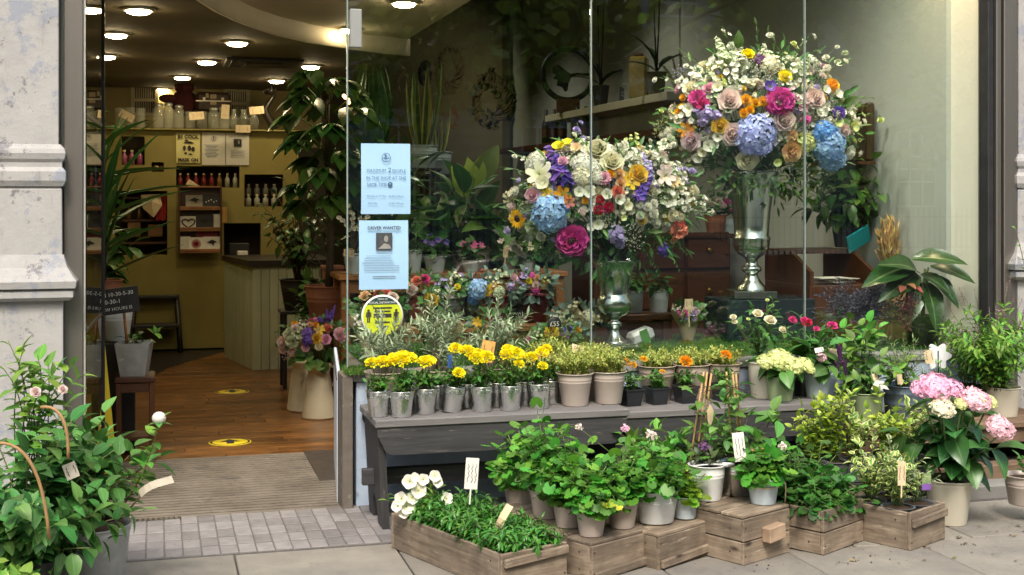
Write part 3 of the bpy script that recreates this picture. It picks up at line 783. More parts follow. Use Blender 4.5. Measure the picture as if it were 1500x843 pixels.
for (ax, ay), (bx, by) in zip(curve[:-1], curve[1:]):
    B.add([(ax, ay, 2.592), (bx, by, 2.592), (bx, by, 2.725), (ax, ay, 2.725), (ax + .025, ay - .025, 2.592), (bx + .025, by - .025, 2.592), (bx + .025, by - .025, 2.725), (ax + .025, ay - .025, 2.725)],
        [(0, 1, 2, 3), (4, 7, 6, 5), (0, 4, 5, 1)], smooth=True)
struct('ceiling_cove', B, M_fascia)
# downlights
M_lamp = emit('lamp_glow', (1.0, .80, .46), 50.0); M_trim = pm('lamp_trim', (.55, .48, .36), rough=.3, metal=.5)
lamps = [(203, 13), (170, 49), (155, 81), (347, 61), (303, 89), (267, 112), (237, 130), (455, 96), (405, 117), (363, 134)]
where = ['nearest the top edge, over the doorway', 'second from the glass door, high up', 'half hidden behind the open glass door', 'in the middle of the ceiling, largest of its row', 'in front of the dark ceiling unit', 'between the ceiling unit and the vent', 'above the wall vent, farthest left',
         'right of the raised sculpture arm, nearest', 'just behind the raised sculpture arm', 'above the dark suitcase']
for (px, py), wh in zip(lamps, where):
    p = onZ(px, py, 2.598)
    t = thing('ceiling_light', 'round lit ceiling light ' + wh, 'ceiling light', p, 0, 'round downlights in the shop ceiling')
    B = MB(); B.lathe([(.095, 0), (.092, -.012), (.075, -.016), (.073, -.006), (.073, .002)], 24); B.build('trim_ring', M_trim, t)
    B = MB(); B.lathe([(.073, -.008), (.066, -.026), (.04, -.034), (0.001, -.036)], 20); B.build('lamp_glass', M_lamp, t)
for px, py, z, wh in ((513, 42, 2.718, 'half hidden by the steel glass clamp'), (592, 3, 2.718, 'at the top edge above the light blue notices')):
    p = onZ(px, py, z)
    t = thing('ceiling_light', 'round lit ceiling light ' + wh, 'ceiling light', p, 0, 'round downlights in the shop ceiling')
    B = MB(); B.lathe([(.095, 0), (.092, -.012), (.075, -.016), (.073, -.006), (.073, .002)], 24); B.build('trim_ring', M_trim, t)
    B = MB(); B.lathe([(.073, -.008), (.066, -.026), (.04, -.034), (0.001, -.036)], 20); B.build('lamp_glass', M_lamp, t)
def lamp(x, y, z, e, ang, aim=None, col=(1, .80, .52), r=.05):
    l = bpy.data.lights.new('unseen_spot', 'SPOT'); l.energy = e; l.spot_size = rad(ang); l.spot_blend = 1.0; l.color = col; l.shadow_soft_size = r
    o = bpy.data.objects.new('unseen_spot', l); o.location = (x, y, z); C.objects.link(o)
    if aim: o.rotation_euler = (V((x, y, z)) - V(aim)).to_track_quat('Z', 'Y').to_euler()
lamp(4.18, 6.34, 3.3, 40, 95, (4.40, 6.36, 1.2), (1, .72, .40))
lamp(2.5, 14.2, 3.0, 45, 100, (3.5, 17.3, 1.9), (1, .86, .6))  # added spot that brightens the wreath wall, no fitting there
for x_, y_, e_ in ((3.1, 6.6, 95), (2.35, 6.5, 95), (3.3, 10.5, 45), (3.0, 13.5, 55), (2.2, 8.8, 45), (2.4, 12.0, 50)): lamp(x_, y_, 3.85, e_, 120, None, (1, .90, .74))  # added spots without fittings, to brighten the flowers and the back of the shop

# ================================================================= ACROSS THE STREET (seen in the panes)
def house():
    t = thing('terraced_house', 'pale stuccoed terraced house across the street', 'house', (8, -20, 0))
    mW = pm('stucco', (.42, .43, .43), (.36, .37, .37), 5, .8, rv=0)
    B = MB(); B.box((0, 0, 6.0), (46, 1, 12)); B.build('wall', mW, t)
    B = MB(); B.box((0, .62, 4.1), (46, .3, .35)); B.box((0, .62, 11.4), (46, .4, .4))
    for i in range(14): B.box((0, .515, .3 + i * .28), (46, .03, .26))
    B.build('stucco_courses', mW, t)
    fm = MB(); fm.box((0, 0, 0), (1.25, .1, 2.1)); f_me = fm.mesh('window', pm('dark_pane', (.02, .024, .028), rough=.1))
    sm_ = MB()
    for a in (-.6, -.2, .2, .6): sm_.box((a, .06, 0), (.05, .04, 2.1))
    for a in (-1.03, -.35, .0, .35, 1.03): sm_.box((0, .061, a), (1.25, .04, .06))
    s_me = sm_.mesh('sash', pm('sash_white', (.75, .75, .72), rough=.5))
    for i in range(12):
        for z in (2.2, 6.2, 9.6):
            wv = link('window', f_me, t, Matrix.Translation((-20 + i * 3.6, .5, z))); link('sash', s_me, wv)
    return t
house()
B = MB()
rl = thing('railing', 'black spiked iron railing before the house across the street', 'railing', (8, -15.5, 0))
B.box((0, 0, .95), (40, .04, .04)); B.box((0, 0, .2), (40, .04, .04))
for i in range(266): B.box((-19.9 + i * .15, 0, .62), (.022, .022, 1.1))
B.build('bars', M_black, rl, kind='stuff')
M_crown = leafm('street_tree_leaf', (.20, .30, .05), rough=.5, trans=.55, vv=.6)
M_bark = pm('bark', (.10, .08, .06), (.06, .05, .035), 12, .9, bump=.8, stretch=(1, 1, .2))
def street_tree(x, y, h, r, n, label):
    t = thing('street_tree', label, 'tree', (x, y, -.15), 0, 'plane trees across the street')
    B = MB(); B.tube([(0, 0, 0), (.1, .05, 1.2), (0, .1, 2.6), (.15, 0, 5), (0, 0, h * .8)], [.28, .23, .2, .14, .04], 9)
    tips = []
    for i in range(11):
        a = i * 2.4; q = r * rnd.uniform(.6, .95); z = rnd.uniform(2.7, h * .85)
        tip = V((math.cos(a) * q, math.sin(a) * q, z)); B.tube(bez(V((.05, .05, z * .55 + .8)), V((math.cos(a) * q * .4, math.sin(a) * q * .4, z * .9)), tip, 5), [.09, .07, .05, .03, .015], 5); tips.append(tip)
    B.build('trunk', M_bark, t)
    G = MB(); cl = [tp + V((rnd.gauss(0, .7), rnd.gauss(0, .7), rnd.gauss(0, .6))) for tp in tips for _ in range(5)]
    v, f, u = LEAF['ovate']
    for i in range(n):
        c = cl[rnd.randrange(len(cl))]; p = c + V((rnd.gauss(0, .42), rnd.gauss(0, .42), rnd.gauss(0, .30)))
        if p.z < 2.05: p.z = 2.05 + rnd.random() * .8
        G.add([(-.5, 0, 0), (0, -.5, .08), (.5, 0, 0), (0, .6, -.1)], [(0, 1, 2, 3)], 0, frame(p, (rnd.gauss(0, 1), rnd.gauss(0, 1), -.5), (rnd.gauss(0, .6), rnd.gauss(0, .6), 1), rnd.uniform(.16, .34)), [(-1, .5), (0, 0), (1, .5), (0, 1)])
    G.build('crown', M_crown, t, kind='stuff')
for i, (x, y, h, r) in enumerate([(-3.5, -9.4, 10, 3.6), (2.2, -10.2, 10.5, 3.9), (7.6, -9.0, 11, 3.8), (13.2, -10, 10, 3.9), (18.6, -9.3, 10, 3.7)]):
    street_tree(x, y, h, r, 6500, ['broad leafy street tree farthest along on the door side', 'broad leafy street tree mirrored in the pane with the notices', 'broad leafy street tree mirrored in the middle pane', 'broad leafy street tree mirrored in the right pane', 'broad leafy street tree farthest along on the window side'][i])
def car():
    t = thing('parked_car', 'dark parked hatchback across the road, mirrored in the panes', 'car', (5.6, -4.0, -.18))
    mp_ = pm('car_paint', (.03, .035, .045), rough=.25, coat=.6, rv=0); mg = pm('car_glass', (.02, .025, .03), rough=.05, rv=0)
    def loft(B, secs, mi=0):
        n = len(secs[0]); vs = [p for s_ in secs for p in s_]; fs = []
        for i in range(len(secs) - 1):
            for k in range(n - 1): fs.append((i * n + k, i * n + k + 1, (i + 1) * n + k + 1, (i + 1) * n + k))
        fs.append(tuple(range(n))); fs.append(tuple((len(secs) - 1) * n + k for k in range(n)))
        B.add(vs, fs, mi)
    B = MB(); secs = []
    for x, z0, z1, hw in ((-2.1, .35, .6, .7), (-1.95, .22, .82, .82), (-1.2, .2, .93, .88), (0, .2, .95, .9), (1.1, .2, .96, .88), (1.9, .24, .9, .82), (2.1, .4, .75, .7)):
        secs.append([(x, -hw * .95, z0), (x, -hw, (z0 + z1) / 2), (x, -hw * .96, z1 - .06), (x, -hw * .85, z1), (x, hw * .85, z1), (x, hw * .96, z1 - .06), (x, hw, (z0 + z1) / 2), (x, hw * .95, z0)])
    loft(B, secs); B.build('body', mp_, t)
    B = MB(); secs = []
    for x, z1, hw in ((-1.05, .94, .76), (-.45, 1.38, .66), (.2, 1.46, .66), (1.0, 1.42, .64), (1.75, .98, .72)):
        secs.append([(x, -hw - .06, .9), (x, -hw, z1), (x, hw, z1), (x, hw + .06, .9)])
    loft(B, secs); B.build('cabin_glass', mg, t)
    B = MB(); B.box((.3, 0, 1.455), (1.3, 1.3, .05), 0, 0, .02); B.build('roof', mp_, t)
    for x in (-1.3, 1.3):
        for y_ in (-.8, .8):
            B = MB(); B.lathe([(.001, -.1), (.2, -.1), (.3, -.08), (.32, 0), (.3, .08), (.2, .1), (.001, .1)], 20, 0, Matrix.Rotation(PI / 2, 4, 'X')); B.build('wheel', M_black, t, Matrix.Translation((x, y_, .32)))
car()

# ================================================================= GREEN BACK WALL WITH CUT-OUTS (Y = 13)
YW = 13.0
G_dark = leafm('leaf_dark', (.04, .105, .02), (.09, .17, .05), None, .3, .12)
G_mid = leafm('leaf_mid', (.055, .155, .022), (.12, .23, .06), None, .4, .2)
G_deep = leafm('leaf_deep', (.045, .135, .03), (.10, .20, .06), None, .4, .2)
G_lime = leafm('leaf_lime', (.20, .30, .03), None, None, .4, .3)
M_stem = pm('stem_green', (.10, .16, .04), (.07, .11, .03), 30, .6)
M_twig = pm('twig_brown', (.14, .09, .05), (.09, .055, .03), 40, .8)
M_zinc = pm('zinc', (.46, .48, .49), (.34, .36, .37), 14, .42, .35, spots=(22, .6, (.56, .58, .58)))
M_pale_pot = pm('pale_blue_pot', (.50, .60, .62), (.44, .54, .57), 9, .5)
M_white_pot = pm('white_enamel', (.72, .74, .74), (.66, .68, .69), 8, .35)
M_terra = pm('terracotta', (.36, .15, .08), (.28, .11, .06), 16, .8)
M_kraft = pm('kraft_paper', (.56, .44, .26), (.48, .37, .21), 12, .8, bump=.4)
M_clear = pm('jar_glass', (.55, .56, .46), (.45, .46, .38), 9, .08)
M_clear.node_tree.nodes['Principled BSDF'].inputs['Alpha'].default_value = .34
def wallpt(px, py, Y=YW): return onY(px, py, Y)
holes = [(178, 200, 212, 242), (222, 238, 240, 252), (258, 244, 351, 275), (358, 256, 415, 303), (168, 280, 245, 375), (328, 327, 382, 376)]
hx = []
for a, b, c_, d in holes:
    p, q = wallpt(a, d), wallpt(c_, b); hx.append((p.x, q.x, p.z, q.z))
t = thing('shelf_wall', 'olive green partition wall with square openings behind the counter', 'wall', (.43, YW, 0))
x0, x1, z1 = wallpt(138, 300).x, wallpt(437, 300).x, wallpt(300, 192).z
xs = sorted(set([x0, x1] + [h[0] for h in hx] + [h[1] for h in hx])); zs = sorted(set([0, z1] + [h[2] for h in hx] + [h[3] for h in hx]))
B = MB()
for a, b in zip(xs[:-1], xs[1:]):
    run = None
    for c_, d in zip(zs[:-1], zs[1:]):
        mx_, mz = (a + b) / 2, (c_ + d) / 2
        solid = not any(h[0] < mx_ < h[1] and h[2] < mz < h[3] for h in hx)
        if solid:
            if run is None: run = c_
            end = d
        if (not solid or d == zs[-1]) and run is not None:
            B.box(((a + b) / 2 - .43, .06, (run + end) / 2), (b - a, .12, end - run)); run = None
B.build('panel', M_olive, t)
B = MB(); B.box(((x0 + x1) / 2 - .43, .04, z1 + .008), (x1 - x0 + .02, .2, .014), 0, 0, .002); B.build('top_board', M_olive, t)
B = MB(); B.box((.0, .42, 1.05), (1.9, .02, 2.1)); B.build('rear_panel', pm('niche_back', (.05, .035, .018), (.03, .022, .012), 5, .9), t)
B = MB()
for h in hx: B.box(((h[0] + h[1]) / 2 - .43, .25, h[2] - .012), (h[1] - h[0] + .02, .3, .02))
B.build('niche_floors', pm('niche_wood', (.10, .06, .025), (.07, .04, .02), 20, .7), t)
# wall behind the jars with two vents
def vent(px, py, label):
    p = onY(px, py, 13.9)
    t = thing('wall_vent', label, 'vent', p, 0, 'vent grilles above the jars')
    mv = pm('vent_cream', (.50, .43, .25), rough=.6)
    B = MB(); B.box((0, 0, .0), (.22, .02, .03)); B.box((0, 0, .145), (.22, .02, .03)); B.box((0, 0, -.145), (.22, .02, .03))
    for s_ in (-1, 1): B.box((s_ * .12, 0, 0), (.03, .021, .32))
    B.build('frame', mv, t)
    B = MB()
    for i in range(10): B.box((-.1 + i * .0222, .004, 0), (.012, .012, .29))
    B.build('louvres', mv, t)
    B = MB(); B.box((0, .014, 0), (.26, .006, .3)); B.build('duct', M_black, t)
wallbox('wall_above_jars', (.4, 14.0, 2.3), (2.6, .1, .6), pm('cream_olive', (.34, .27, .11), (.30, .24, .09), 4, .7))
vent(212, 147, 'cream slotted wall vent above the jars, left of the suitcase'); vent(347, 152, 'cream slotted wall vent half hidden right of the suitcase')
# posters on the wall
def sheet(name, label, a, b, Y, mt, cat='poster', group=None, th=.003):
    p, q = onY(a[0], b[1], Y), onY(b[0], a[1], Y); w_, h = q.x - p.x, q.z - p.z
    t = thing(name, label, cat, ((p.x + q.x) / 2, Y, p.z), 0, group)
    B = MB(); N = 5
    for i in range(N):
        za, zb = h * i / N, h * (i + 1) / N; ya, yb = [-.004 * math.sin(2.2 * z / h * 2) for z in (za, zb)]
        B.add([(-w_ / 2, ya, za), (w_ / 2, ya, za), (w_ / 2, yb, zb), (-w_ / 2, yb, zb)], [(0, 1, 2, 3)], smooth=True)
        B.add([(-w_ / 2, ya + th, za), (w_ / 2, ya + th, za), (w_ / 2, yb + th, zb), (-w_ / 2, yb + th, zb)], [(3, 2, 1, 0)], smooth=True)
    B.build('sheet', mt, t); return t, w_, h
def FM(x, z, y=-.012): return Matrix.Translation((x, y, z)) @ FRONT
def lines(t, rows, mt=None, name='printed_lines'):
    B = MB()
    for x, z, L, hh in rows: B.box((x, -.0105, z), (L, .001, hh))
    return B.build(name, mt or M_grey_ink, t, kind='stuff')
def logo(t, x, z, r, mt):
    B = MB()
    for k in range(20):
        a, b = 2 * PI * k / 20, 2 * PI * (k + 1) / 20
        B.box((x + r * math.cos((a + b) / 2), -.0105, z + r * math.sin((a + b) / 2)), (r * .12, .001, r * .33), 0, 0, 0, Matrix.Rotation(-(a + b) / 2, 4, 'Y'))
    B.prism([(x - r * .55, z + r * .8), (x + r * .1, z + r * .75), (x + r * .05, z - r * .1), (x - r * .15, z + .15 * r)], -.011, -.010)
    B.box((x, -.0105, z - r * .25), (r * 1.3, .001, r * .16))
    B.build('logo', mt, t)
t, w_, h = sheet('poster', 'yellowed poster with bold black lettering and drawn figure on the olive wall', (258, 196), (293, 239), YW - .012, pm('poster_yellow', (.60, .55, .24), (.54, .48, .19), 10, .7), group='papers on the olive wall')
text('BE COOL', w_ * .21, t, FM(0, h * .88), M_ink, bold=.002); text('MASK ON', w_ * .19, t, FM(0, h * .1), M_ink, bold=.002)
B = MB()
for x, z, a, b in ((0, .70, .28, .07), (-.06, .76, .12, .05), (.1, .68, .2, .05), (-.12, .5, .1, .18), (.04, .5, .12, .2), (.16, .47, .12, .16), (-.08, .33, .1, .08), (.08, .3, .14, .05)):
    B.lathe([(.001, 0), (.5, 0)], 9, 0, Matrix.Translation((x * w_ * 1.3, -.0105, z * h)) @ Matrix.Rotation(PI / 2, 4, 'X') @ Matrix.Diagonal((a * w_ * 1.3, b * h, 1, 1)))
B.build('drawing', M_ink, t)
t, w_, h = sheet('notice', 'white printed notice with small round logo, middle of three papers on the olive wall', (296, 195), (330, 242), YW - .012, M_white_paper, 'notice', 'papers on the olive wall')
logo(t, 0, h * .82, w_ * .1, M_ink); lines(t, [(-.02, h * (.62 - .045 * i), w_ * (.62 - .1 * (i % 3)), .004) for i in range(9)])
t, w_, h = sheet('notice', 'white printed notice with dark square picture, rightmost of three papers on the olive wall', (331, 196), (365, 242), YW - .012, M_white_paper, 'notice', 'papers on the olive wall')
B = MB(); B.box((0, -.0105, h * .7), (w_ * .34, .001, h * .24)); B.build('picture', M_black, t)
B = MB(); B.box((w_ * .05, -.0115, h * .72), (w_ * .07, .001, h * .1)); B.build('pale_patch', pm('photo_grey', (.3, .3, .28)), t)
text('DRIVER WANTED', w_ * .09, t, FM(0, h * .89), M_ink); lines(t, [(0, h * (.45 - .05 * i), w_ * (.66 - .12 * (i % 2)), .003) for i in range(5)])

# jars on top of the wall
def jar(px, w_px, h_px, label, kind=0, Y=13.05):
    p = onY(px, 192, Y); p.z = z1 + .016; k = mpp(p); r, h = w_px * k / 2, h_px * k
    t = thing('glass_jar', label, 'jar', p, 0, 'glass jars along the top of the olive wall')
    B = MB()
    if kind == 0: pr = [(.001, .004), (r * .92, .003), (r, .02), (r, h * .72), (r * .8, h * .82), (r * .72, h * .86), (r * .74, h * .93), (r * .69, h * .93)]
    elif kind == 1: pr = [(.001, .004), (r * .7, .003), (r, h * .3), (r * .95, h * .5), (r * .5, h * .75), (r * .45, h * .9), (r * .55, h)]
    else: pr = [(.001, .004), (r * .95, .004), (r, h * .1), (r, h * .92), (r * 1.03, h), (r * .95, h)]
    B.lathe(pr, 16); B.build('body', M_clear, t)
    if kind == 0:
        B = MB(); B.lathe([(r * .78, h * .9), (r * .8, h * .97), (r * .6, h), (.001, h * 1.02)], 16); B.build('lid', pm('jar_lid', (.42, .42, .38), rough=.35, metal=.6), t)
    return t
for i, (px, w_, hh, kd, nm) in enumerate([(176, 14, 30, 2, 'straight glass jar at the left end of the wall top'), (191, 13, 31, 2, 'straight glass jar beside the first price tag on the wall top'), (206, 13, 30, 2, 'straight glass jar below the left wall vent'), (232, 17, 37, 0, 'tall lidded glass jar on the wall top left of the teddy'),
        (247, 15, 38, 0, 'tall lidded glass jar in front of the dark red teddy'), (262, 16, 35, 0, 'wide lidded glass jar between teddy and suitcase'), (279, 15, 26, 2, 'low glass jar left of the suitcase front'), (296, 15, 26, 2, 'low glass jar in front of the suitcase middle'), (313, 17, 32, 0, 'lidded jar in front of the suitcase, right end'),
        (329, 15, 33, 2, 'straight glass jar below the right wall vent'), (343, 13, 30, 1, 'rounded glass bottle left of the dimpled glass'), (357, 18, 30, 1, 'dimpled round glass vase on the wall top'), (372, 15, 30, 1, 'dark rounded vase below the sculpture arm')]):
    jar(px, w_, hh, nm, kd)
for px, py, sp, nm in ((186, 170, -.5, 'tilted card price tag on the leftmost jars'), (288, 170, .1, 'card price tag on the low jars by the suitcase'), (330, 164, 1.5, 'upright card price tag on the jar under the right vent'), (356, 189, .0, 'card price tag at the foot of the dimpled vase'), (376, 162, .1, 'card price tag right of the dimpled vase')):
    p = onY(px, py, 12.86); t = thing('jar_tag', nm, 'price tag', p, 0, 'card tags on the jars')
    tagcard(t, (0, 0, 0), .14, .075, (0, -1, .1), sp, M_card, 2)
# things behind the jars
p = onY(270, 163, 13.45); t = thing('soft_toy', 'dark red furry soft toy sitting behind the jars', 'soft toy', p); t.scale = (.8, .8, .8)
mr = pm('red_fur', (.09, .012, .012), (.05, .008, .008), 60, .95, bump=1)
def ico(B, c, r, s=(1, 1, 1), seg=12, mi=0):
    B.lathe([(max(.0001, r * math.sin(PI * i / 8)), -r * math.cos(PI * i / 8)) for i in range(9)], seg, mi, Matrix.Translation(c) @ Matrix.Diagonal((s[0], s[1], s[2], 1)))
B = MB(); ico(B, (0, 0, .1), .17, (1, .8, 1)); B.build('body', mr, t)
B = MB(); ico(B, (0, -.02, .31), .12); ico(B, (-.1, 0, .4), .045); ico(B, (.1, 0, .4), .045); ico(B, (0, -.12, .29), .05); B.build('head', mr, t)
B = MB(); ico(B, (-.2, -.06, .15), .07, (1.6, 1, .8)); ico(B, (.2, -.06, .15), .07, (1.6, 1, .8)); B.build('arms', mr, t)
p = onY(312, 163, 13.4); t = thing('suitcase', 'worn dark brown suitcase lying behind the jars', 'suitcase', (p.x, p.y, p.z))
mc = pm('suitcase_leather', (.05, .025, .015), (.03, .016, .01), 20, .6)
B = MB(); B.box((0, 0, .085), (.34, .18, .2), 0, 0, .03); B.build('case', mc, t)
B = MB(); B.box((0, -.092, .095), (.345, .008, .012)); B.box((-.09, -.095, .11), (.025, .012, .04)); B.box((.09, -.095, .11), (.025, .012, .04)); B.build('clasps', M_trim, t)
B = MB()
for x, z, a in ((.0, .14, .06), (-.06, .15, .03), (.0, .08, .06)): B.box((x, -.0925, z), (a, .004, .045))
B.build('stickers', pm('sticker_paper', (.35, .28, .15)), t)
# raised arm sculpture: forearm and hand with pointing finger
p = onY(398, 190, 13.0); k = mpp(p)
t = thing('hand_sculpture', 'dark raised forearm and hand sculpture with one finger pointing up', 'sculpture', p)
def Q(px, py, y=0): py = 190 - (190 - py) * .56; q = onY(398 + (px - 398) * .75, py, 13.0); return V((q.x - p.x, y, q.z - p.z))
mh = pm('dark_resin', (.03, .022, .015), (.018, .014, .01), 9, .3)
B = MB(); B.tube([Q(402, 190), Q(398, 172), Q(388, 152), Q(386, 136), Q(392, 122), Q(399, 108), Q(402, 98)], [.05, .048, .042, .034, .027, .022, .02], 12); B.build('forearm', mh, t)
B = MB(); B.tube([Q(402, 99), Q(399, 93), Q(396, 86), Q(395, 83)], [.02, .038, .042, .03], 10)
B.tube([Q(396, 88, -.02), Q(398, 80, -.02), Q(397, 71, -.02), Q(396, 66, -.02)], [.019, .015, .012, .006], 7)
for dy, a in ((.0, 0), (.02, 2), (.035, 4)): B.tube([Q(394, 86 + a, dy), Q(389, 84 + a, dy), Q(385, 89 + a, dy), Q(390, 93 + a, dy)], [.018, .017, .015, .01], 7)
B.tube([Q(402, 94, -.03), Q(405, 88, -.04), Q(404, 83, -.04)], [.013, .011, .007], 7); B.build('hand', mh, t)
p = onZ(385, 93, 2.585); t = thing('air_conditioner', 'dark ceiling air conditioning cassette between the lights', 'air conditioner', p)
B = MB(); B.box((0, 0, 0), (.62, .62, .02), 0, 0, .006); B.build('panel', M_black, t)
B = MB(); B.box((0, 0, -.014), (.3, .3, .012), 0, 0, .004)
for s_ in (-1, 1): B.box((s_ * .24, 0, -.012), (.05, .5, .006)); B.box((0, s_ * .24, -.012), (.4, .05, .006))
B.build('louvres', pm('dark_grille', (.05, .04, .03)), t)

# contents of the openings
def bottle(px, py, h_px, m, label, Y=13.06, wr=.34, group='bottles in the wall openings'):
    p = onY(px, py, Y); k = mpp(p); h = h_px * k; r = h * wr * .5
    t = thing('bottle', label, 'bottle', p, 0, group)
    B = MB(); B.lathe([(.001, 0), (r, .001), (r, h * .6), (r * .45, h * .74), (r * .42, h * .9)], 10); B.build('glass_body', m, t)
    B = MB(); B.lathe([(r * .5, h * .88), (r * .5, h), (.001, h)], 8); B.build('stopper', M_card, t)
M_pinkb = pm('pink_bottle', (.40, .12, .20), (.30, .07, .14), 30, .25); M_redb = pm('red_bottle', (.18, .02, .02), rough=.2); M_amber = pm('amber_bottle', (.20, .12, .03), rough=.2); M_pale = pm('pale_bottle', (.38, .37, .3), rough=.25)
for i, px in enumerate((182, 193, 205)): bottle(px, 242, 22, M_pinkb, ['pink bottle nearest the spiky leaves in the square niche', 'pink bottle, middle of three in the square niche', 'pink bottle at the right side of the square niche'][i], wr=.42)
for i in range(8):
    bottle(264 + i * 11.5, 275, 21, [M_redb, M_redb, M_redb, M_redb, M_redb, M_amber, M_pale, M_pale][i], 'small bottle with bow ' + ['at the left end of the long niche', 'left of the tilted tag in the long niche', 'behind the tilted tag in the long niche', 'right of the tilted tag in the long niche', 'just right of the long niche middle', 'amber one in the long niche', 'pale one beside the amber bottle in the long niche', 'at the right end of the long niche'][i])
for r_ in range(2):
    for i in range(4):
        bottle(364 + i * 12.5, 302 - r_ * 15, 17, M_pale, 'small clear bottle in the right niche, ' + ['lower', 'upper'][r_] + ' row, ' + ['first', 'second', 'third', 'fourth'][i] + ' from the card rack side', 13.08 + r_ * .09, .5)
p = onY(238, 262 - 18, 13.03); t = thing('ornament', 'small round amber ornament in the tiny square opening', 'ornament', onY(229, 251, 13.03))
B = MB(); ico(B, (0, 0, .03), .03); B.build('ball', M_amber, t); B = MB(); B.box((.05, .01, .028), (.05, .04, .05), .2, 0, .008); B.build('block', M_brown_furn, t)
p = onY(283, 272, 12.95); t = thing('niche_tag', 'tilted card tag hanging at the long bottle niche', 'price tag', p); tagcard(t, (0, 0, 0), .13, .06, (0, -1, .1), -.6, M_card, 2)
# room seen through the big opening: a crate shelf and hanging basket things
p = onY(212, 374, 13.2); t = thing('storage_shelf', 'dark wooden storage shelf seen through the large wall opening', 'shelf', p)
B = MB()
for z in (.12, .34, .56): B.box((0, .05, z), (.42, .16, .02))
B.build('boards', M_brown_furn_x, t)
B = MB(); B.box((-.1, .02, .25), (.12, .1, .14), 0, 0, .004); B.box((.1, .02, .24), (.14, .1, .12), 0, 0, .004); B.build('boxes', pm('carton_brown', (.24, .12, .05)), t)
B = MB()
for i, x in enumerate((-.15, -.05, .06, .16)): B.lathe([(.001, 0), (.025, 0), (.025, .07), (.012, .1), (.012, .12)], 8, 0, Matrix.Translation((x, .0, .35)))
B.build('bottles', M_amber, t)
p = onY(222, 298, 13.05); t = thing('crumpled_paper', 'crumpled pale paper hanging in the large wall opening', 'paper', p)
B = MB(); B.add([(-.1, 0, .08), (.08, .02, .09), (.1, -.02, -.02), (.02, -.03, -.14), (-.08, 0, -.05), (0, -.04, .02)], [(0, 5, 1), (1, 5, 2), (2, 5, 3), (3, 5, 4), (4, 5, 0)], smooth=False); B.build('sheet', M_card, t)
p = onY(238, 300, 13.08); t = thing('red_cloth', 'red patterned cloth hanging in the large wall opening', 'cloth', p)
B = MB()
for i in range(5): B.box((-.05 + i * .025, 0, -.03), (.022, .03, .26 - .02 * (i % 2)), 0, 0, .006)
B.build('folds', pm('red_cloth', (.35, .02, .025), (.25, .015, .02), 20, .9), t)

# card rack with cards
p, q = onY(261, 372, 12.85), onY(325, 275, 12.85)
t = thing('card_rack', 'wooden wall rack of three tiers holding greeting cards', 'card rack', ((p.x + q.x) / 2, 12.93, p.z)); W_, H_ = q.x - p.x, q.z - p.z; ox = (p.x + q.x) / 2
B = MB(); B.box((0, 0, H_ / 2), (W_, .014, H_)); B.build('back', M_brown_furn_x, t)
for s_ in (-1, 1):
    B = MB(); B.box((s_ * (W_ / 2 - .008), -.05, H_ / 2), (.018, .1, H_ + .01), 0, 0, .002); B.build('side', M_brown_furn, t)
for z in (.01, .34, .66, 1.0):
    B = MB(); B.box((0, -.05, z * H_ + .005), (W_ - .034, .1, .014), 0, 0, .002); B.build('shelf', M_pine, t)
for z in (.045, .375, .69):
    B = MB(); B.box((0, -.097, z * H_ + .004), (W_ - .036, .008, .022), 0, 0, .002); B.build('lip', M_pine, t)
def card(px0, py0, px1, py1, mt, label, art=None, dy=0):
    a, b = onY(px0, py1, 12.85), onY(px1, py0, 12.85)
    c = thing('greeting_card', label, 'greeting card', ((a.x + b.x) / 2, 12.87 + dy, a.z), 0, 'greeting cards in the wall rack'); cw, chh = b.x - a.x, b.z - a.z
    B = MB(); B.box((0, 0, chh / 2), (cw, .006, chh), 0, 0, 0, Matrix.Rotation(-.08, 4, 'X')); B.build('card', mt, c)
    B = MB()
    if art == 'heart':
        pts = [(16 * math.sin(s) ** 3 / 40 * cw, -.012, chh * .5 + (13 * math.cos(s) - 5 * math.cos(2 * s) - 2 * math.cos(3 * s) - math.cos(4 * s)) / 42 * chh) for s in [i * 2 * PI / 20 for i in range(21)]]
        B.tube(pts, .006, 4)
    elif art == 'burst':
        for i in range(8): B.box((0, -.0105, chh * .5), (cw * .62, .001, .007), 0, 0, 0, Matrix.Rotation(i * PI / 8, 4, 'Y'))
    elif art == 'leaf':
        B.prism([(-cw * .3, chh * .55), (0, chh * .78), (cw * .3, chh * .6), (cw * .12, chh * .5), (cw * .1, chh * .25), (0, chh * .45)], -.011, -.010)
    elif art == 'dots':
        for i in range(5): ico(B, (-cw * .3 + i * cw * .15, -.010, chh * (.4 + .08 * (i % 3))), .006, seg=6)
    if art: B.build('printed_motif', {'heart': M_ink, 'burst': pm('burst_red', (.3, .02, .02)), 'leaf': M_ink, 'dots': M_white_card}[art], c)
M_dk = pm('card_black', (.02, .02, .022)); M_kr = pm('card_grey', (.34, .31, .25)); M_rd = pm('card_red', (.32, .03, .06))
card(272, 286, 298, 303, M_kr, 'grey card with small motif in the top tier', 'leaf', .02); card(297, 285, 322, 304, M_dk, 'black card with white dots in the top tier', 'dots')
card(264, 317, 288, 337, M_white_card, 'white card with a dark heart wreath in the middle tier', 'heart'); card(287, 315, 313, 334, M_dk, 'black card in the middle tier', 'leaf'); card(312, 314, 323, 335, M_white_card, 'narrow white card at the right of the middle tier', None, .02)
card(264, 347, 279, 368, M_white_card, 'plain white card at the left of the bottom tier', None, .015); card(276, 348, 299, 367, M_white_card, 'white card with a red starburst in the bottom tier', 'burst', -.01); card(298, 347, 323, 366, M_white_card, 'white card with a dark leaf in the bottom tier', 'leaf'); card(287, 338, 319, 350, M_rd, 'red card standing behind the bottom tier', None, .03)
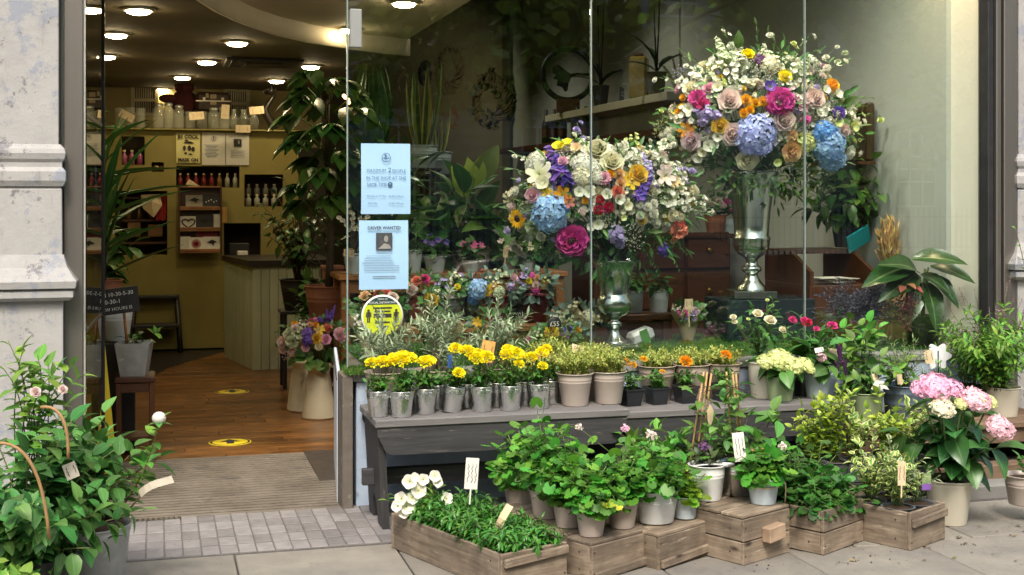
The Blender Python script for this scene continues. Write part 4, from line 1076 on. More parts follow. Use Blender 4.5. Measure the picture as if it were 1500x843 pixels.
p = onY(328, 315, 12.9); t = thing('rack_tag', 'orange card tag hanging beside the card rack', 'price tag', p); tagcard(t, (0, 0, 0), .055, .15, (0, -1, 0), 0, M_orange_card, 2)
# telephone shelf things in the low opening
p = onY(350, 374, 13.05); t = thing('desk_clutter_box', 'small dark tray with white pad in the opening above the counter', 'tray', p)
B = MB(); B.box((0, 0, .06), (.2, .12, .12), 0, 0, .01); B.build('tray', M_black, t); B = MB(); B.box((.03, -.07, .02), (.1, .06, .05), .2, 0, .008); B.build('pad', M_white_card, t)

# counter
cb = onZ(370, 543, 0); t = thing('shop_counter', 'sage green panelled shop counter with dark top', 'counter', cb)
hz = CH + (HZ - 382) / FPX * (cb.x * _s + cb.y * _c) - .0
xr = onY(470, 400, cb.y).x - cb.x; nb = 8
for i in range(nb):
    B = MB(); B.box((0, 0, 0), (xr / nb - .004, .03, hz - .05), 0, 0, .004); B.build('panel_board', M_counter, t, Matrix.Translation((xr * (i + .5) / nb, .015, (hz - .05) / 2)))
e = onZ(328, 523, 0) - cb; L = e.length; an = math.atan2(e.y, e.x)
for i in range(8):
    B = MB(); B.box((0, 0, 0), (L / 8 - .004, .03, hz - .05), 0, 0, .004); c_ = e * ((i + .5) / 8); B.build('side_board', M_counter, t, Matrix.Translation((c_.x + .015, c_.y, (hz - .05) / 2)) @ Matrix.Rotation(an, 4, 'Z'))
B = MB(); n4 = [(-.03, -.03), (xr + .1, -.03), (xr + .1, e.y + .05), (e.x - .02, e.y + .05)]
B.add([(x, y, hz - .05) for x, y in n4] + [(x, y, hz) for x, y in n4], [(3, 2, 1, 0), (4, 5, 6, 7)] + [(i, (i + 1) % 4, 4 + (i + 1) % 4, 4 + i) for i in range(4)], smooth=False); B.build('counter_top', pm('counter_top_dark', (.025, .018, .014), (.016, .012, .01), 12, .35), t)
B = MB(); B.box((xr / 2, .05, .02), (xr, .04, .04)); B.build('kick_board', M_black, t)
# step stool
p = onZ(228, 512, 0); k = mpp(p); t = thing('step_stool', 'dark wooden step stool against the olive wall', 'stool', p)
W_ = 62 * k; H_ = 80 * k
B = MB(); B.box((0, .0, H_ - .015), (W_, .3, .03), 0, 0, .005); B.build('top_step', M_black, t)
B = MB(); B.box((0, -.18, H_ * .47), (W_ * 1.05, .22, .03), 0, 0, .005); B.build('lower_step', M_black, t)
for s_ in (-1, 1):
    B = MB(); B.tube([(s_ * W_ * .56, -.3, 0), (s_ * W_ * .47, -.1, H_)], .026, 4); B.build('front_leg', M_black, t)
    B = MB(); B.tube([(s_ * W_ * .52, .2, 0), (s_ * W_ * .47, .1, H_)], .024, 4); B.build('rear_leg', M_black, t)

# floor stickers with arrow
for px, py, lb in ((337, 648, 'yellow oval floor sticker with black arrow near the mat'), (340, 574, 'yellow oval floor sticker with black arrow farther in')):
    p = onZ(px, py, .003); k = mpp(p); t = thing('floor_sticker', lb, 'floor sticker', p, 0, 'arrow stickers on the shop floor')
    B = MB(); B.lathe([(.001, .002), (.125, .002), (.127, 0)], 28, 0, None, 1, .95); B.build('disc', M_yellow, t)
    B = MB(); B.lathe([(.106, .0026), (.12, .0026)], 28, 0, None, 1, .95); B.build('rim', M_ink, t)
    B = MB(); B.add([(-.022, -.06, .004), (.022, -.06, .004), (.022, .0, .004), (.062, .0, .004), (0, .075, .004), (-.062, .0, .004), (-.022, .0, .004)], [(0, 1, 2, 3, 4, 5, 6)]); B.build('arrow', M_ink, t)

# ---------------------------------------------------------------- left side of the doorway
# yellow folding floor sign
sg = onY(136, 690, 7.4); t = thing('floor_sign', 'yellow plastic folding floor sign behind the glass door', 'floor sign', (sg.x, 7.4, 0), rad(4))
for s_ in (-1, 1):
    B = MB(); B.prism([(-.125, 0), (.125, 0), (.06, .72), (.045, .75), (-.045, .75), (-.06, .72)], -.008, .008, 0, Matrix.Translation((0, s_ * .13, 0)) @ Matrix.Rotation(rad(11) * s_, 4, 'X')); B.build('panel', M_yellow, t)
B = MB(); B.tube([(-.03, 0, .73), (0, 0, .76), (.03, 0, .73)], .01, 6); B.build('handle', M_yellow, t)
# brown stand with the square zinc planter, chalk board
sp = onZ(182, 672, 0); sp = V((-.12, 7.72, 0)); st = thing('plant_stand', 'dark red brown wooden box stand under the square zinc planter', 'stand', sp); k = mpp(sp)
hs_ = CH + (HZ - 549) / FPX * (sp.x * _s + sp.y * _c)
B = MB(); B.box((0, 0, hs_ - .015), (.22, .26, .03), 0, 0, .004); B.build('top', M_brown_furn_x, st)
for sx in (-1, 1):
    for sy in (-1, 1):
        B = MB(); B.box((sx * .09, sy * .11, (hs_ - .03) / 2), (.03, .03, hs_ - .03), 0, 0, .003); B.build('leg', M_brown_furn, st)
B = MB(); B.box((0, 0, .12), (.16, .2, .02)); B.box((0, -.11, hs_ - .06), (.15, .018, .05)); B.build('rail', M_brown_furn_x, st)
t = thing('zinc_planter', 'square tapered zinc planter with young plant on the brown stand', 'planter', (sp.x - .005, sp.y - .02, hs_ + .001), rad(-8)); hh = 48 * k
B = MB(); a, b = .068, .095
vs = [(x * q, y * q, z) for z, q in ((0, a), (hh, b), (hh, b - .006), (.01, a - .006)) for x, y in ((-1, -1), (1, -1), (1, 1), (-1, 1))]
B.add(vs, [(i * 4 + j, i * 4 + (j + 1) % 4, i * 4 + 4 + (j + 1) % 4, i * 4 + 4 + j) for i in range(3) for j in range(4)] + [(12, 13, 14, 15)], smooth=False); B.build('pot', M_zinc, t)
B = MB(); B.box((0, 0, hh * .85), (.16, .16, .01)); B.build('soil', pm('soil', (.05, .03, .02)), t)
ss = stems_dome(V((0, 0, hh * .85)), 5, .10, .12, .6); stem_part(t, ss, .003, M_stem); leaves_on(t, ss, 'ovate', G_mid, 3, (.04, .065))
ss = [bez(V((.02, 0, hh)), V((.1, 0, hh + .02)), V((.125, -.02, hh + .055)), 5)]; leaves_on(t, ss, 'ovate', leafm('leaf_fresh', (.10, .26, .03), (.2, .34, .1)), 6, (.04, .055), .8, name='leaf')
B = MB(); B.tube([(-.035, -.02, hh * .8), (-.052, -.03, hh + .17)], .0085, 6); B.build('wooden_stake', M_pine, t)
p = onY(176, 441, 7.62); t = thing('chalkboard', 'small tilted chalkboard with handwritten opening hours', 'chalkboard', (p.x, p.y, p.z), rad(0))
Rk = Matrix.Rotation(rad(-7), 4, 'Y')
B = MB(); B.box((-.01, 0, 0), (.225, .012, .145), 0, 0, .002, Rk); B.build('board', M_black, t)
mch = pm('chalk', (.85, .85, .80), rough=.9)
for body, z, x, s_ in (('FRI 10-30-5-30', .04, -.112, .031), ('10-30-1', .0, -.10, .033), ('NEW HOURS IS', -.042, -.118, .026)):
    text(body, s_, t, Rk @ Matrix.Translation((x, -.0075, z)) @ FRONT, mch, 'LEFT')
t = thing('white_pot', 'white ribbed pot behind the chalkboard by the glass door', 'pot', (-.235, 7.98, 0)); pot(t, .10, .075, .2, M_white_pot, z0=.64)
B = MB(); B.box((0, 0, .32), (.22, .24, .635), 0, 0, .006); B.build('support_block', M_black, t)
# spiky and climbing plants along the left wall
def shelfstand(p, h, label, m=M_brown_furn):
    t = thing('plant_pedestal', label, 'pedestal', (p[0], p[1], 0))
    B = MB(); B.box((0, 0, h - .012), (.3, .3, .024), 0, 0, .003); B.build('top', m, t)
    for sx in (-1, 1):
        for sy in (-1, 1):
            B = MB(); B.box((sx * .12, sy * .12, (h - .024) / 2), (.03, .03, h - .024)); B.build('leg', m, t)
p = V((-.33, 8.3, .78)); shelfstand(p, .78, 'dark pedestal under the spiky plant behind the chalkboard')
t = thing('spiky_plant', 'tall plant with long sword leaves beside the open glass door', 'plant', p); pot(t, .13, .1, .2, M_terra)
me = leafmesh('sword', G_deep)
for i in range(46):
    a = i * 2.4; el = rnd.uniform(.15, 1.35); zz = rnd.uniform(.2, 1.05); d = V((math.cos(a) * math.cos(el), math.sin(a) * math.cos(el) - .1, math.sin(el)))
    link('leaf', me, t, frame((d.x * .03, d.y * .03, zz), d, (-d.x * .2, -d.y * .2, 1), rnd.uniform(.38, .62)))
B = MB(); B.tube([(0, 0, .15), (.01, 0, .6), (-.01, 0, 1.1)], [.03, .026, .018], 7); B.build('trunk', M_bark, t)
p = V((-.36, 9.9, .55)); shelfstand(p, .55, 'dark pedestal under the trailing green plant')
t = thing('trailing_plant', 'bushy trailing plant with broad green leaves left of the large opening', 'plant', p); pot(t, .15, .11, .22, M_white_pot)
ss = stems_dome(V((0, 0, .2)), 18, .95, .24, .5, lo=.3); stem_part(t, ss, .005, M_stem); leaves_on(t, ss, 'round', G_mid, 6, (.08, .15), .2, droop=.5)
p = V((-.56, 9.3, 1.75)); t = thing('hanging_foliage', 'dark hanging plant high behind the glass door edge', 'plant', p)
B = MB(); B.lathe([(.001, 0), (.08, 0), (.11, .13), (.12, .14)], 14); B.tube([(-.1, 0, .14), (0, 0, .85), (.1, 0, .14)], .003, 3); B.build('basket', M_brown_furn, t)
ss = stems_dome(V((0, 0, .1)), 16, .3, .24, .9); stem_part(t, ss, .004, M_stem); leaves_on(t, ss, 'lance', G_dark, 7, (.1, .2), .2, droop=.5)

# ---------------------------------------------------------------- plants at the right of the doorway
def potted(name, label, cat, p, rt, rb, h, mt, group=None, **kw):
    t = thing(name, label, cat, p, 0, group); pot(t, rt, rb, h, mt, **kw); return t
p = onY(475, 300, 9.3); p = V((p.x + .03, 9.3, .55)); shelfstand(p, .55, 'dark pedestal under the tall big leaved tree by the doorway', M_black)
t = potted('house_tree', 'tall indoor tree with big hand shaped leaves right of the doorway', 'plant', p, .17, .12, .3, M_terra)
B = MB(); trunk = [V((0, 0, .25)), V((.02, 0, .7)), V((-.01, .02, 1.2)), V((.0, 0, 1.62))]; B.tube(trunk, [.03, .026, .02, .012], 7); B.build('trunk', M_bark, t)
bm_ = leafmesh('lance', G_deep); b2 = leafmesh('ovate', G_dark); tw = MB()
for i in range(26):
    a = i * 2.4; z = .75 + 1.0 * i / 26; R_ = rnd.uniform(.12, .3); hub = V((math.cos(a) * R_, math.sin(a) * R_, z + .12)); tw.tube([V((0, 0, z - .05)), hub], .005, 4)
    for k in range(6):
        b_ = a - 1.3 + k * .52; d = V((math.cos(b_), math.sin(b_), -.35 + rnd.uniform(-.15, .15)))
        link('leaf', b2, t, frame(hub, d, (d.x * .3, d.y * .3, 1), rnd.uniform(.16, .27)))
tw.build('twigs', M_stem, t)
B = MB()
for i in range(5): ico(B, (rnd.uniform(-.1, .14), rnd.uniform(-.1, .1) - .1, 1.5 + rnd.uniform(0, .2)), .014, seg=6)
B.build('fairy_lights', emit('fairy_glow', (1, .45, .2), 3), t)
p = V((onY(438, 350, 10.2).x, 10.2, .6)); shelfstand(p, .6, 'dark pedestal under the weeping fine leaved tree', M_black)
t = potted('weeping_fig', 'fine leaved dark tree with drooping twigs in front of the olive wall edge', 'plant', p, .15, .11, .24, M_black)
ss = stems_dome(V((0, 0, .22)), 22, .95, .36, .45, lo=.4); stem_part(t, ss, .005, M_twig); leaves_on(t, ss, 'ovate', G_dark, 8, (.07, .11), .25, droop=.6)
p = V((onY(458, 450, 9.7).x, 9.7, .28)); shelfstand(p, .28, 'low dark pedestal under the glossy leaved bush', M_black)
t = potted('glossy_bush', 'low glossy green leaved bush behind the cream jugs', 'plant', p, .13, .1, .2, M_kraft)
ss = stems_dome(V((0, 0, .18)), 14, .48, .19, .4); stem_part(t, ss, .004, M_stem); leaves_on(t, ss, 'ovate', G_mid, 6, (.07, .12), .25)

# cream jugs with a mixed bouquet
M_cream = pm('cream_enamel', (.66, .60, .44), (.60, .54, .38), 7, .35, rv=.05, spots=(22, .69, (.4, .33, .2)))
def jug(p, k, label, handle=True):
    t = thing('enamel_jug', label, 'jug', p, 0, 'cream enamel jugs on the shop floor')
    B = MB(); B.lathe([(.001, .005), (24 * k, .004), (25 * k, 0), (25 * k, 3 * k), (23.5 * k, 12 * k), (18 * k, 55 * k), (15.6 * k, 66 * k), (16 * k, 68 * k), (18.5 * k, 76 * k), (19.5 * k, 78 * k), (18.4 * k, 78 * k), (15 * k, 68 * k)], 30); B.build('body', M_cream, t)
    if handle:
        B = MB(); B.tube(bez(V((17 * k, 0, 74 * k)), V((36 * k, 0, 76 * k)), V((19 * k, 0, 45 * k)), 9), 1.6 * k, 7); B.build('handle', M_cream, t)
jp = onZ(467, 612, 0); jk = mpp(jp); jug(jp, jk, 'cream enamel jug holding the mixed bouquet, in front of another jug')
j2 = onZ(443, 601, 0); jug(j2, jk * .95, 'cream enamel jug mostly hidden behind the bouquet jug', False)
bt = thing('mixed_bouquet', 'mixed pastel bouquet with iris and roses in the front cream jug', 'bouquet', (jp.x, jp.y, jp.z + 76 * jk))
def sphere_pt(C_, R, px, py):
    """Point on the front of an ellipsoid (centre C_, radii R) along the line of sight to a pixel, and the outward direction there."""
    r = ray(px, py); o = V((0, 0, CH)) - C_
    rs = V((r.x / R[0], r.y / R[1], r.z / R[2])); os_ = V((o.x / R[0], o.y / R[1], o.z / R[2]))
    a = rs.dot(rs); b = 2 * rs.dot(os_); c_ = os_.dot(os_) - 1; D = b * b - 4 * a * c_
    tt = (-b - math.sqrt(D)) / (2 * a) if D > 0 else -b / (2 * a)
    p = V((0, 0, CH)) + r * tt; n = p - C_; n = V((n.x / R[0] ** 2, n.y / R[1] ** 2, n.z / R[2] ** 2)).normalized()
    return p, n
def arrange(root, Cc, R, items, face=.35):
    o = root.location; M_fs = M_stem; S = MB(); k = mpp(Cc)
    for it in items:
        px, py, kind, col, sz = it[:5]
        p, n = sphere_pt(Cc, R, px, py); size = sz * k
        d = n + V((-.15, -1, .1)) * face
        if kind == 'delphinium':
            q, _ = sphere_pt(Cc, R, it[5], it[6]); d = (p - q); size = d.length * 1.1; p0 = q
            flower(root, kind, col, p0 - o, d, size)
        else:
            flower(root, kind, col, p - o, d, size)
        foot = V((o.x + (p.x - o.x) * .12, o.y + (p.y - o.y) * .12, o.z + .02))
        S.tube([p - n * size * .1 - o, (p - o) * .6 + V((0, 0, .02)), foot - o], .0028, 3)
    S.build('stems', M_fs, root, kind='stuff')
def filler(root, Cc, R, n, key, mt, size, join=True, q=(.55, 1.02), zmin=-1.0, name='leaf'):
    o = root.location; B = MB(); lv, lf, lu = LEAF[key]; me = None if join else leafmesh(key, mt)
    for i in range(n):
        while True:
            u = V((rnd.gauss(0, 1), rnd.gauss(0, 1), rnd.gauss(0, 1))).normalized()
            if u.z > zmin: break
        s_ = rnd.uniform(*q); p = Cc + V((u.x * R[0], u.y * R[1], u.z * R[2])) * s_
        d = u + V((rnd.uniform(-.6, .6), rnd.uniform(-.6, .6), rnd.uniform(-.5, .5))); M = frame(p - o, d, u + V((0, -.4, .6)), rnd.uniform(*size))
        if join: B.add(lv, lf, 0, M, lu)
        else: link(name, me, root, M)
    if join: B.build('foliage', mt, root, kind='stuff')
cc = V((jp.x - .04, jp.y, onY(455, 497, jp.y).z)); R3 = (.235, .2, .15)
def cr(x, y): return (380 + x / 4.436, 440 + y / 4.436)
its = []
for x, y, kd, cl, s_ in [(148, 275, 'rose', 'pale_pink', 17), (215, 270, 'carnation', 'green_white', 18), (220, 335, 'rose', 'pale_pink', 16), (255, 235, 'flower_spray', 'green_white', 20), (315, 215, 'agapanthus', 'purple', 20), (310, 262, 'agapanthus', 'violet', 20), (230, 155, 'rose', 'gold', 10), (232, 185, 'carnation', 'pale_pink', 12),
        (370, 250, 'rose', 'yellow', 15), (390, 195, 'lily', 'yellow', 15), (385, 300, 'rose', 'cream', 12), (443, 185, 'rose', 'coral', 14), (432, 255, 'rose', 'pink', 15), (525, 225, 'peony', 'blush', 20), (365, 130, 'rose', 'pink', 9), (335, 135, 'carnation', 'hot_pink', 8), (392, 130, 'agapanthus', 'violet', 12), (300, 310, 'rose', 'blush', 12),
        (330, 160, 'rose', 'peach', 9), (365, 160, 'rose', 'orange', 9), (185, 225, 'carnation', 'cream', 13), (280, 160, 'flower_spray', 'white', 14), (200, 210, 'carnation', 'green_white', 14), (360, 210, 'mist_flower', 'lilac', 18), (150, 320, 'carnation', 'pale_pink', 12)]:
    a, b = cr(x, y); its.append((a, b, kd, cl, s_))
for a, b, c_, d in ((470, 70, 450, 130), (490, 40, 468, 110), (440, 60, 440, 120)):
    q1, q2 = cr(a, b), cr(c_, d); its.append((q1[0], q1[1], 'delphinium', 'violet', 10, q2[0], q2[1]))
arrange(bt, cc, R3, its); filler(bt, cc, R3, 180, 'ovate', G_deep, (.03, .06)); filler(bt, V((cc.x + .06, cc.y - .05, cc.z - .10)), (.2, .17, .06), 16, 'round', leafm('leaf_bouquet', (.06, .17, .03), (.12, .24, .08)), (.07, .1), False, (.7, 1.0))
S = MB()
for i in range(14): a = V((-.16 - rnd.random() * .1, rnd.uniform(-.1, .1), rnd.uniform(.07, .2))); S.tube(bez(V((-.03, 0, .05)), V((-.1, 0, .12)), a, 5), .0012, 3); [ico(S, a + V((rnd.gauss(0, .02), rnd.gauss(0, .02), rnd.gauss(0, .015))), .005, seg=5) for _ in range(5)]
S.build('dried_sprigs', pm('dried_mauve', (.36, .27, .27), (.28, .2, .2)), bt, kind='stuff')

# ================================================================= NOTICES ON THE GLASS
YG = 6.222
M_navy = pm('navy_ink', (.05, .12, .24), rough=.8)
t, w_, h = sheet('notice', 'upper pale blue notice on the glass with a shop capacity message', (529, 211), (601, 314), YG - .003, M_blue_paper, 'notice', 'blue notices on the glass', .0015)
logo(t, 0, h * .8, w_ * .085, M_navy)
text('MAXIMUM', w_ * .085, t, FM(-w_ * .2, h * .615), M_navy); text('2', w_ * .13, t, FM(w_ * .07, h * .62), M_ink); text('PEOPLE', w_ * .085, t, FM(w_ * .26, h * .61), M_navy)
text('IN THE SHOP AT THE', w_ * .085, t, FM(0, h * .51), M_navy); text('SAME TIME', w_ * .085, t, FM(-w_ * .19, h * .42), M_navy)
B = MB(); B.lathe([(w_ * .025, 0), (w_ * .05, 0)], 16, 0, Matrix.Translation((w_ * .08, -.0106, h * .42)) @ Matrix.Rotation(PI / 2, 4, 'X'))
for x, z, a in ((.062, .425, .008), (.098, .425, .008), (.08, .41, .03)): B.box((w_ * x, -.0108, h * z), (w_ * a, .0006, .004))
B.build('smiley', M_navy, t)
text('Monday to Friday', w_ * .055, t, FM(-w_ * .2, h * .255), M_navy); text('10:30-5:30 pm', w_ * .055, t, FM(w_ * .2, h * .25), M_navy)
text('Saturday', w_ * .055, t, FM(-w_ * .27, h * .155), M_navy); text('10:30-1:00 pm', w_ * .055, t, FM(w_ * .2, h * .15), M_navy)
t, w_, h = sheet('notice', 'lower pale blue notice on the glass headed driver wanted with a dark portrait', (526, 323), (598, 425), YG - .003, M_blue_paper, 'notice', 'blue notices on the glass', .0015)
text('DRIVER WANTED', w_ * .085, t, FM(0, h * .89), M_ink, bold=.0006)
B = MB(); B.box((0, -.0105, h * .70), (w_ * .33, .0008, h * .24)); B.build('portrait', pm('photo_dark', (.03, .035, .04), (.06, .065, .07), 60), t)
B = MB(); B.lathe([(.001, 0), (w_ * .055, 0)], 12, 0, Matrix.Translation((w_ * .04, -.0112, h * .735)) @ Matrix.Rotation(PI / 2, 4, 'X') @ Matrix.Diagonal((.8, 1.2, 1, 1)))
B.prism([(-w_ * .12, h * .59), (w_ * .15, h * .59), (w_ * .1, h * .65), (w_ * .0, h * .67)], -.0114, -.0110); B.build('portrait_light', pm('photo_grey', (.3, .3, .28)), t)
lines(t, [(0, h * .555, w_ * .32, .004)] + [(-w_ * .05 - w_ * .5 * 0 + (0 if i > 3 else -w_ * .07), h * (.49 - .036 * i), w_ * (.72 if i > 3 else .5 + .05 * i), .0016) for i in range(7)] + [(0, h * .19, w_ * .46, .004)], M_grey_ink)
# round distancing sticker
p = onY(560, 463, YG); k = mpp(p); t = thing('round_sticker', 'round yellow green distancing sticker with two figures on the glass', 'sticker', (p.x, YG - .002, p.z)); r = 31 * k
RX = Matrix.Rotation(PI / 2, 4, 'X')
B = MB(); B.lathe([(.001, .0015), (r, .0015), (r, 0)], 40, 0, RX); B.build('rim_disc', M_white_card, t)
B = MB(); B.lathe([(.001, .0025), (r * .92, .0025)], 40, 0, RX); B.build('yellow_disc', pm('lime_yellow', (.56, .66, .02), rough=.5, rv=0), t)
seg = [(r * .92 * math.cos(a), r * .92 * math.sin(a)) for a in [rad(36) + rad(108) * i / 14 for i in range(15)]]
B = MB(); B.prism(seg, -.0036, -.0028); B.build('dark_band', pm('dark_teal', (.012, .05, .05)), t)
text('TERMS OF', r * .11, t, FM(0, r * .79, -.0042), M_white_card); text('SOCIAL DISTANCING', r * .13, t, FM(0, r * .63, -.0042), M_white_card)
def man(x, s_, part):
    B = MB(); B.lathe([(.001, 0), (s_ * .1, 0)], 12, 0, Matrix.Translation((x, -.0035, s_ * .42)) @ RX)
    B.box((x, -.0034, s_ * .12), (s_ * .24, .0008, s_ * .4)); B.box((x - s_ * .17, -.0034, s_ * .1), (s_ * .07, .0008, s_ * .36)); B.box((x + s_ * .17, -.0034, s_ * .1), (s_ * .07, .0008, s_ * .36))
    B.box((x - s_ * .065, -.00345, -s_ * .28), (s_ * .1, .0008, s_ * .42)); B.box((x + s_ * .065, -.00345, -s_ * .28), (s_ * .1, .0008, s_ * .42)); B.build(part, M_ink, t)
man(-r * .66, r * .62, 'figure'); man(r * .66, r * .62, 'figure')
lines(t, [(0, r * .38, r * .9, .007), (.0, r * .22, r * .75, .007), (0, r * .02, r * .85, .018), (0, -r * .3, r * .7, .007), (0, -r * .5, r * .55, .007)], M_ink)
for o in list(t.children):
    if o.name.startswith('printed_lines'): o.location.y = .0065

# ================================================================= TIERED TABLES BEHIND THE PANES
def wtable(name, label, x0, x1, y0, y1, z, m=M_pine, th=.035):
    t = thing(name, label, 'table', ((x0 + x1) / 2, (y0 + y1) / 2, 0)); w_, d_ = x1 - x0, y1 - y0
    B = MB(); B.box((0, 0, z - th / 2), (w_, d_, th), 0, 0, .004); B.build('tabletop', m, t)
    for sx in (-1, 1):
        for sy in (-1, 1):
            B = MB(); B.box((sx * (w_ / 2 - .05), sy * (d_ / 2 - .05), (z - th) / 2), (.06, .06, z - th), 0, 0, .004); B.build('leg', m, t)
    B = MB(); B.box((0, -d_ / 2 + .04, z - th - .05), (w_ - .16, .02, .08)); B.build('apron', m, t); return t
a, b = onY(496, 388, 8.8), onY(832, 418, 8.8)
wtable('display_table', 'orange brown wooden display table behind the lower notice', a.x, b.x, 8.8, 9.25, .95)
a, b = onY(580, 480, 7.6), onY(838, 480, 7.6)
wtable('display_bench', 'lower wooden display bench carrying the bouquet buckets', a.x, b.x, 7.42, 7.78, .72)
# violets, orchids and pots on the table
def ppot(px, py, z, Y, wpx, hpx, mt, name, label, cat='plant', group=None, ribs=()):
    p = onY(px, py, Y); p.z = z; k = mpp(p); t = thing(name, label, cat, p, 0, group); rt = wpx * k / 2; pot(t, rt, rt * .72, hpx * k, mt, ribs=ribs, seg=18); return t, k, rt, hpx * k
for px, wp, hp, col, nm in ((637, 34, 24, 'violet', 'deep violet african violet in a pale blue pot'), (690, 28, 18, 'magenta', 'magenta cyclamen in a pale pot behind the hydrangea'), (745, 22, 16, 'mauve', 'mauve flowering pot plant beside a small card tag'), (772, 24, 16, 'cream', 'pale flowering pot plant at the end of the table'), (606, 26, 34, None, 'grey white pot of trailing green at the table front')):
    t, k, rt, hh = ppot(px, 400, .95, 8.93, wp, hp, M_pale_pot, 'pot_plant', nm, group='pot plants on the display table')
    ss = stems_dome(V((0, 0, hh * .8)), 9, .14 if col != 'magenta' else .17, .11, .6); stem_part(t, ss, .003, M_stem); leaves_on(t, ss, 'round' if col else 'lance', G_deep, 4, (.05, .09), .15, droop=.2)
    if col:
        for i in range(9 if col == 'violet' else 6):
            a_ = i * 2.4; R_ = .09 * math.sqrt((i + .5) / 9); flower(t, 'bell_flower' if col == 'violet' else 'lily', col, (math.cos(a_) * R_, math.sin(a_) * R_ - .02, hh + rnd.uniform(.08, .14)), (math.cos(a_) * .6, -.6 + math.sin(a_), 1), .05)
p = onY(741, 368, 8.82); t = thing('table_tag', 'small upright card tag on the table by the mauve pot', 'price tag', p); tagcard(t, (0, 0, 0), .035, .09, (0, -1, .1), -.12, M_card, 3, stick=.14)
t, k, rt, hh = ppot(519, 411, .95, 8.9, 32, 30, M_pale_pot, 'white_orchid', 'white flowering orchid in a pale blue pot left of the notices')
for i in range(7):
    a_ = i * .9; s_ = bez(V((0, 0, hh)), V((math.cos(a_) * .03, 0, hh + .2)), V((math.cos(a_) * .12, math.sin(a_) * .08, hh + rnd.uniform(.2, .34))), 7); B = MB(); B.tube(s_, .003, 4); B.build('flower_stem', M_twig, t)
    for q in (3, 4, 5, 6): flower(t, 'bell_flower', 'white', s_[q] + V((0, -.01, 0)), (rnd.uniform(-.4, .4), -1, .3), .035)
p = onY(511, 371, 8.75); t = thing('orchid_tag', 'card tag hanging before the white orchid', 'price tag', p); tagcard(t, (0, 0, 0), .07, .05, (0, -1, .1), -.1, M_card, 2)
p = onY(487, 410, 9.6); shelfstand((p.x + .1, 9.6), .87, 'brown pedestal under the terracotta trough'); t = thing('terracotta_trough', 'terracotta trough left of the white orchid', 'planter', (p.x, 9.6, .87))
B = MB(); B.box((0, 0, .05), (.14, .16, .10), 0, 0, .008); B.box((0, 0, .09), (.16, .18, .03), 0, 0, .006); B.build('trough', M_terra, t)

# dark mass of house plants behind the table, on staggered stands
for i, (px, py, Y, H_, sp_, key, mt, sz, n, per, nm) in enumerate([
        (545, 330, 9.6, .75, .3, 'ovate', G_dark, (.12, .2), 16, 6, 'dark leafy house plant behind the upper blue notice'), (625, 330, 9.5, .55, .34, 'round', G_deep, (.16, .24), 14, 5, 'philodendron with broad deep green leaves behind the violets'),
        (690, 330, 9.45, .62, .34, 'big', G_mid, (.22, .34), 13, 4, 'broad leaved house plant with the palest upright leaves'), (740, 330, 9.7, .75, .32, 'ovate', G_dark, (.14, .22), 15, 6, 'dark leafy house plant beside the sunflower arrangement'),
        (655, 300, 10.3, .9, .42, 'ovate', G_deep, (.12, .2), 20, 6, 'tall bushy house plant under the wreaths'), (585, 300, 10.6, 1.0, .4, 'lance', G_dark, (.2, .32), 18, 6, 'dark narrow leaved plant behind the notices, near the snake plant'),
        (780, 330, 10.2, .6, .4, 'round', G_dark, (.12, .18), 16, 6, 'low dark plant behind the left arrangement')]):
    p = onY(px, py, Y); zb = .62 + .12 * (i % 3); p = V((p.x, Y, zb)); shelfstand(p, zb, 'dark pedestal under the ' + nm, M_black)
    t = potted('house_plant', nm, 'plant', p, .15, .11, .22, [M_black, M_terra, M_white_pot][i % 3], 'house plants behind the display table', seg=16)
    ss = stems_dome(V((0, 0, .2)), n, H_, sp_, .45, lo=.45); stem_part(t, ss, .006, M_stem); leaves_on(t, ss, key, mt, per, sz, .25, droop=.25)
    if i == 2:
        for q in range(6):
            a_ = -1.4 + q * .55; d = V((math.sin(a_) * .5, -.35, 1)); link('leaf', leafmesh('ovate', G_lime), t, frame((math.sin(a_) * .05, -.1, .62 + .03 * q), d, (0, -1, .4), rnd.uniform(.2, .27)))
# snake plants and sprays on taller stands
for px, py, Y, n, L, nm in ((618, 205, 11.2, 9, .75, 'snake plant with yellow edged upright leaves, taller of two'), (640, 215, 11.6, 10, .42, 'small snake plant beside the taller one'), (545, 205, 11.0, 22, .6, 'arching strap leaved plant above the upper notice')):
    p = onY(px, py, Y); zb = p.z - .25; shelfstand((p.x, Y), zb, 'tall dark pedestal under the ' + nm.split(' with')[0].split(' above')[0], M_black)
    t = potted('snake_plant' if n < 20 else 'strap_plant', nm, 'plant', (p.x, Y, zb), .14, .11, .2, M_pale_pot)
    for i in range(n):
        a_ = i * 2.4; d = V((math.cos(a_) * (.28 if n < 20 else .8), math.sin(a_) * (.28 if n < 20 else .8), 1))
        link('leaf', leafmesh('sword' if n < 20 else 'strap', leafm('snake_leaf', (.05, .10, .03), None, (.32, .34, .08), .4, .1) if n < 20 else G_deep), t, frame((math.cos(a_) * .05, math.sin(a_) * .05, .17), d, (math.cos(a_), math.sin(a_), .4), L * rnd.uniform(.7, 1.15)))

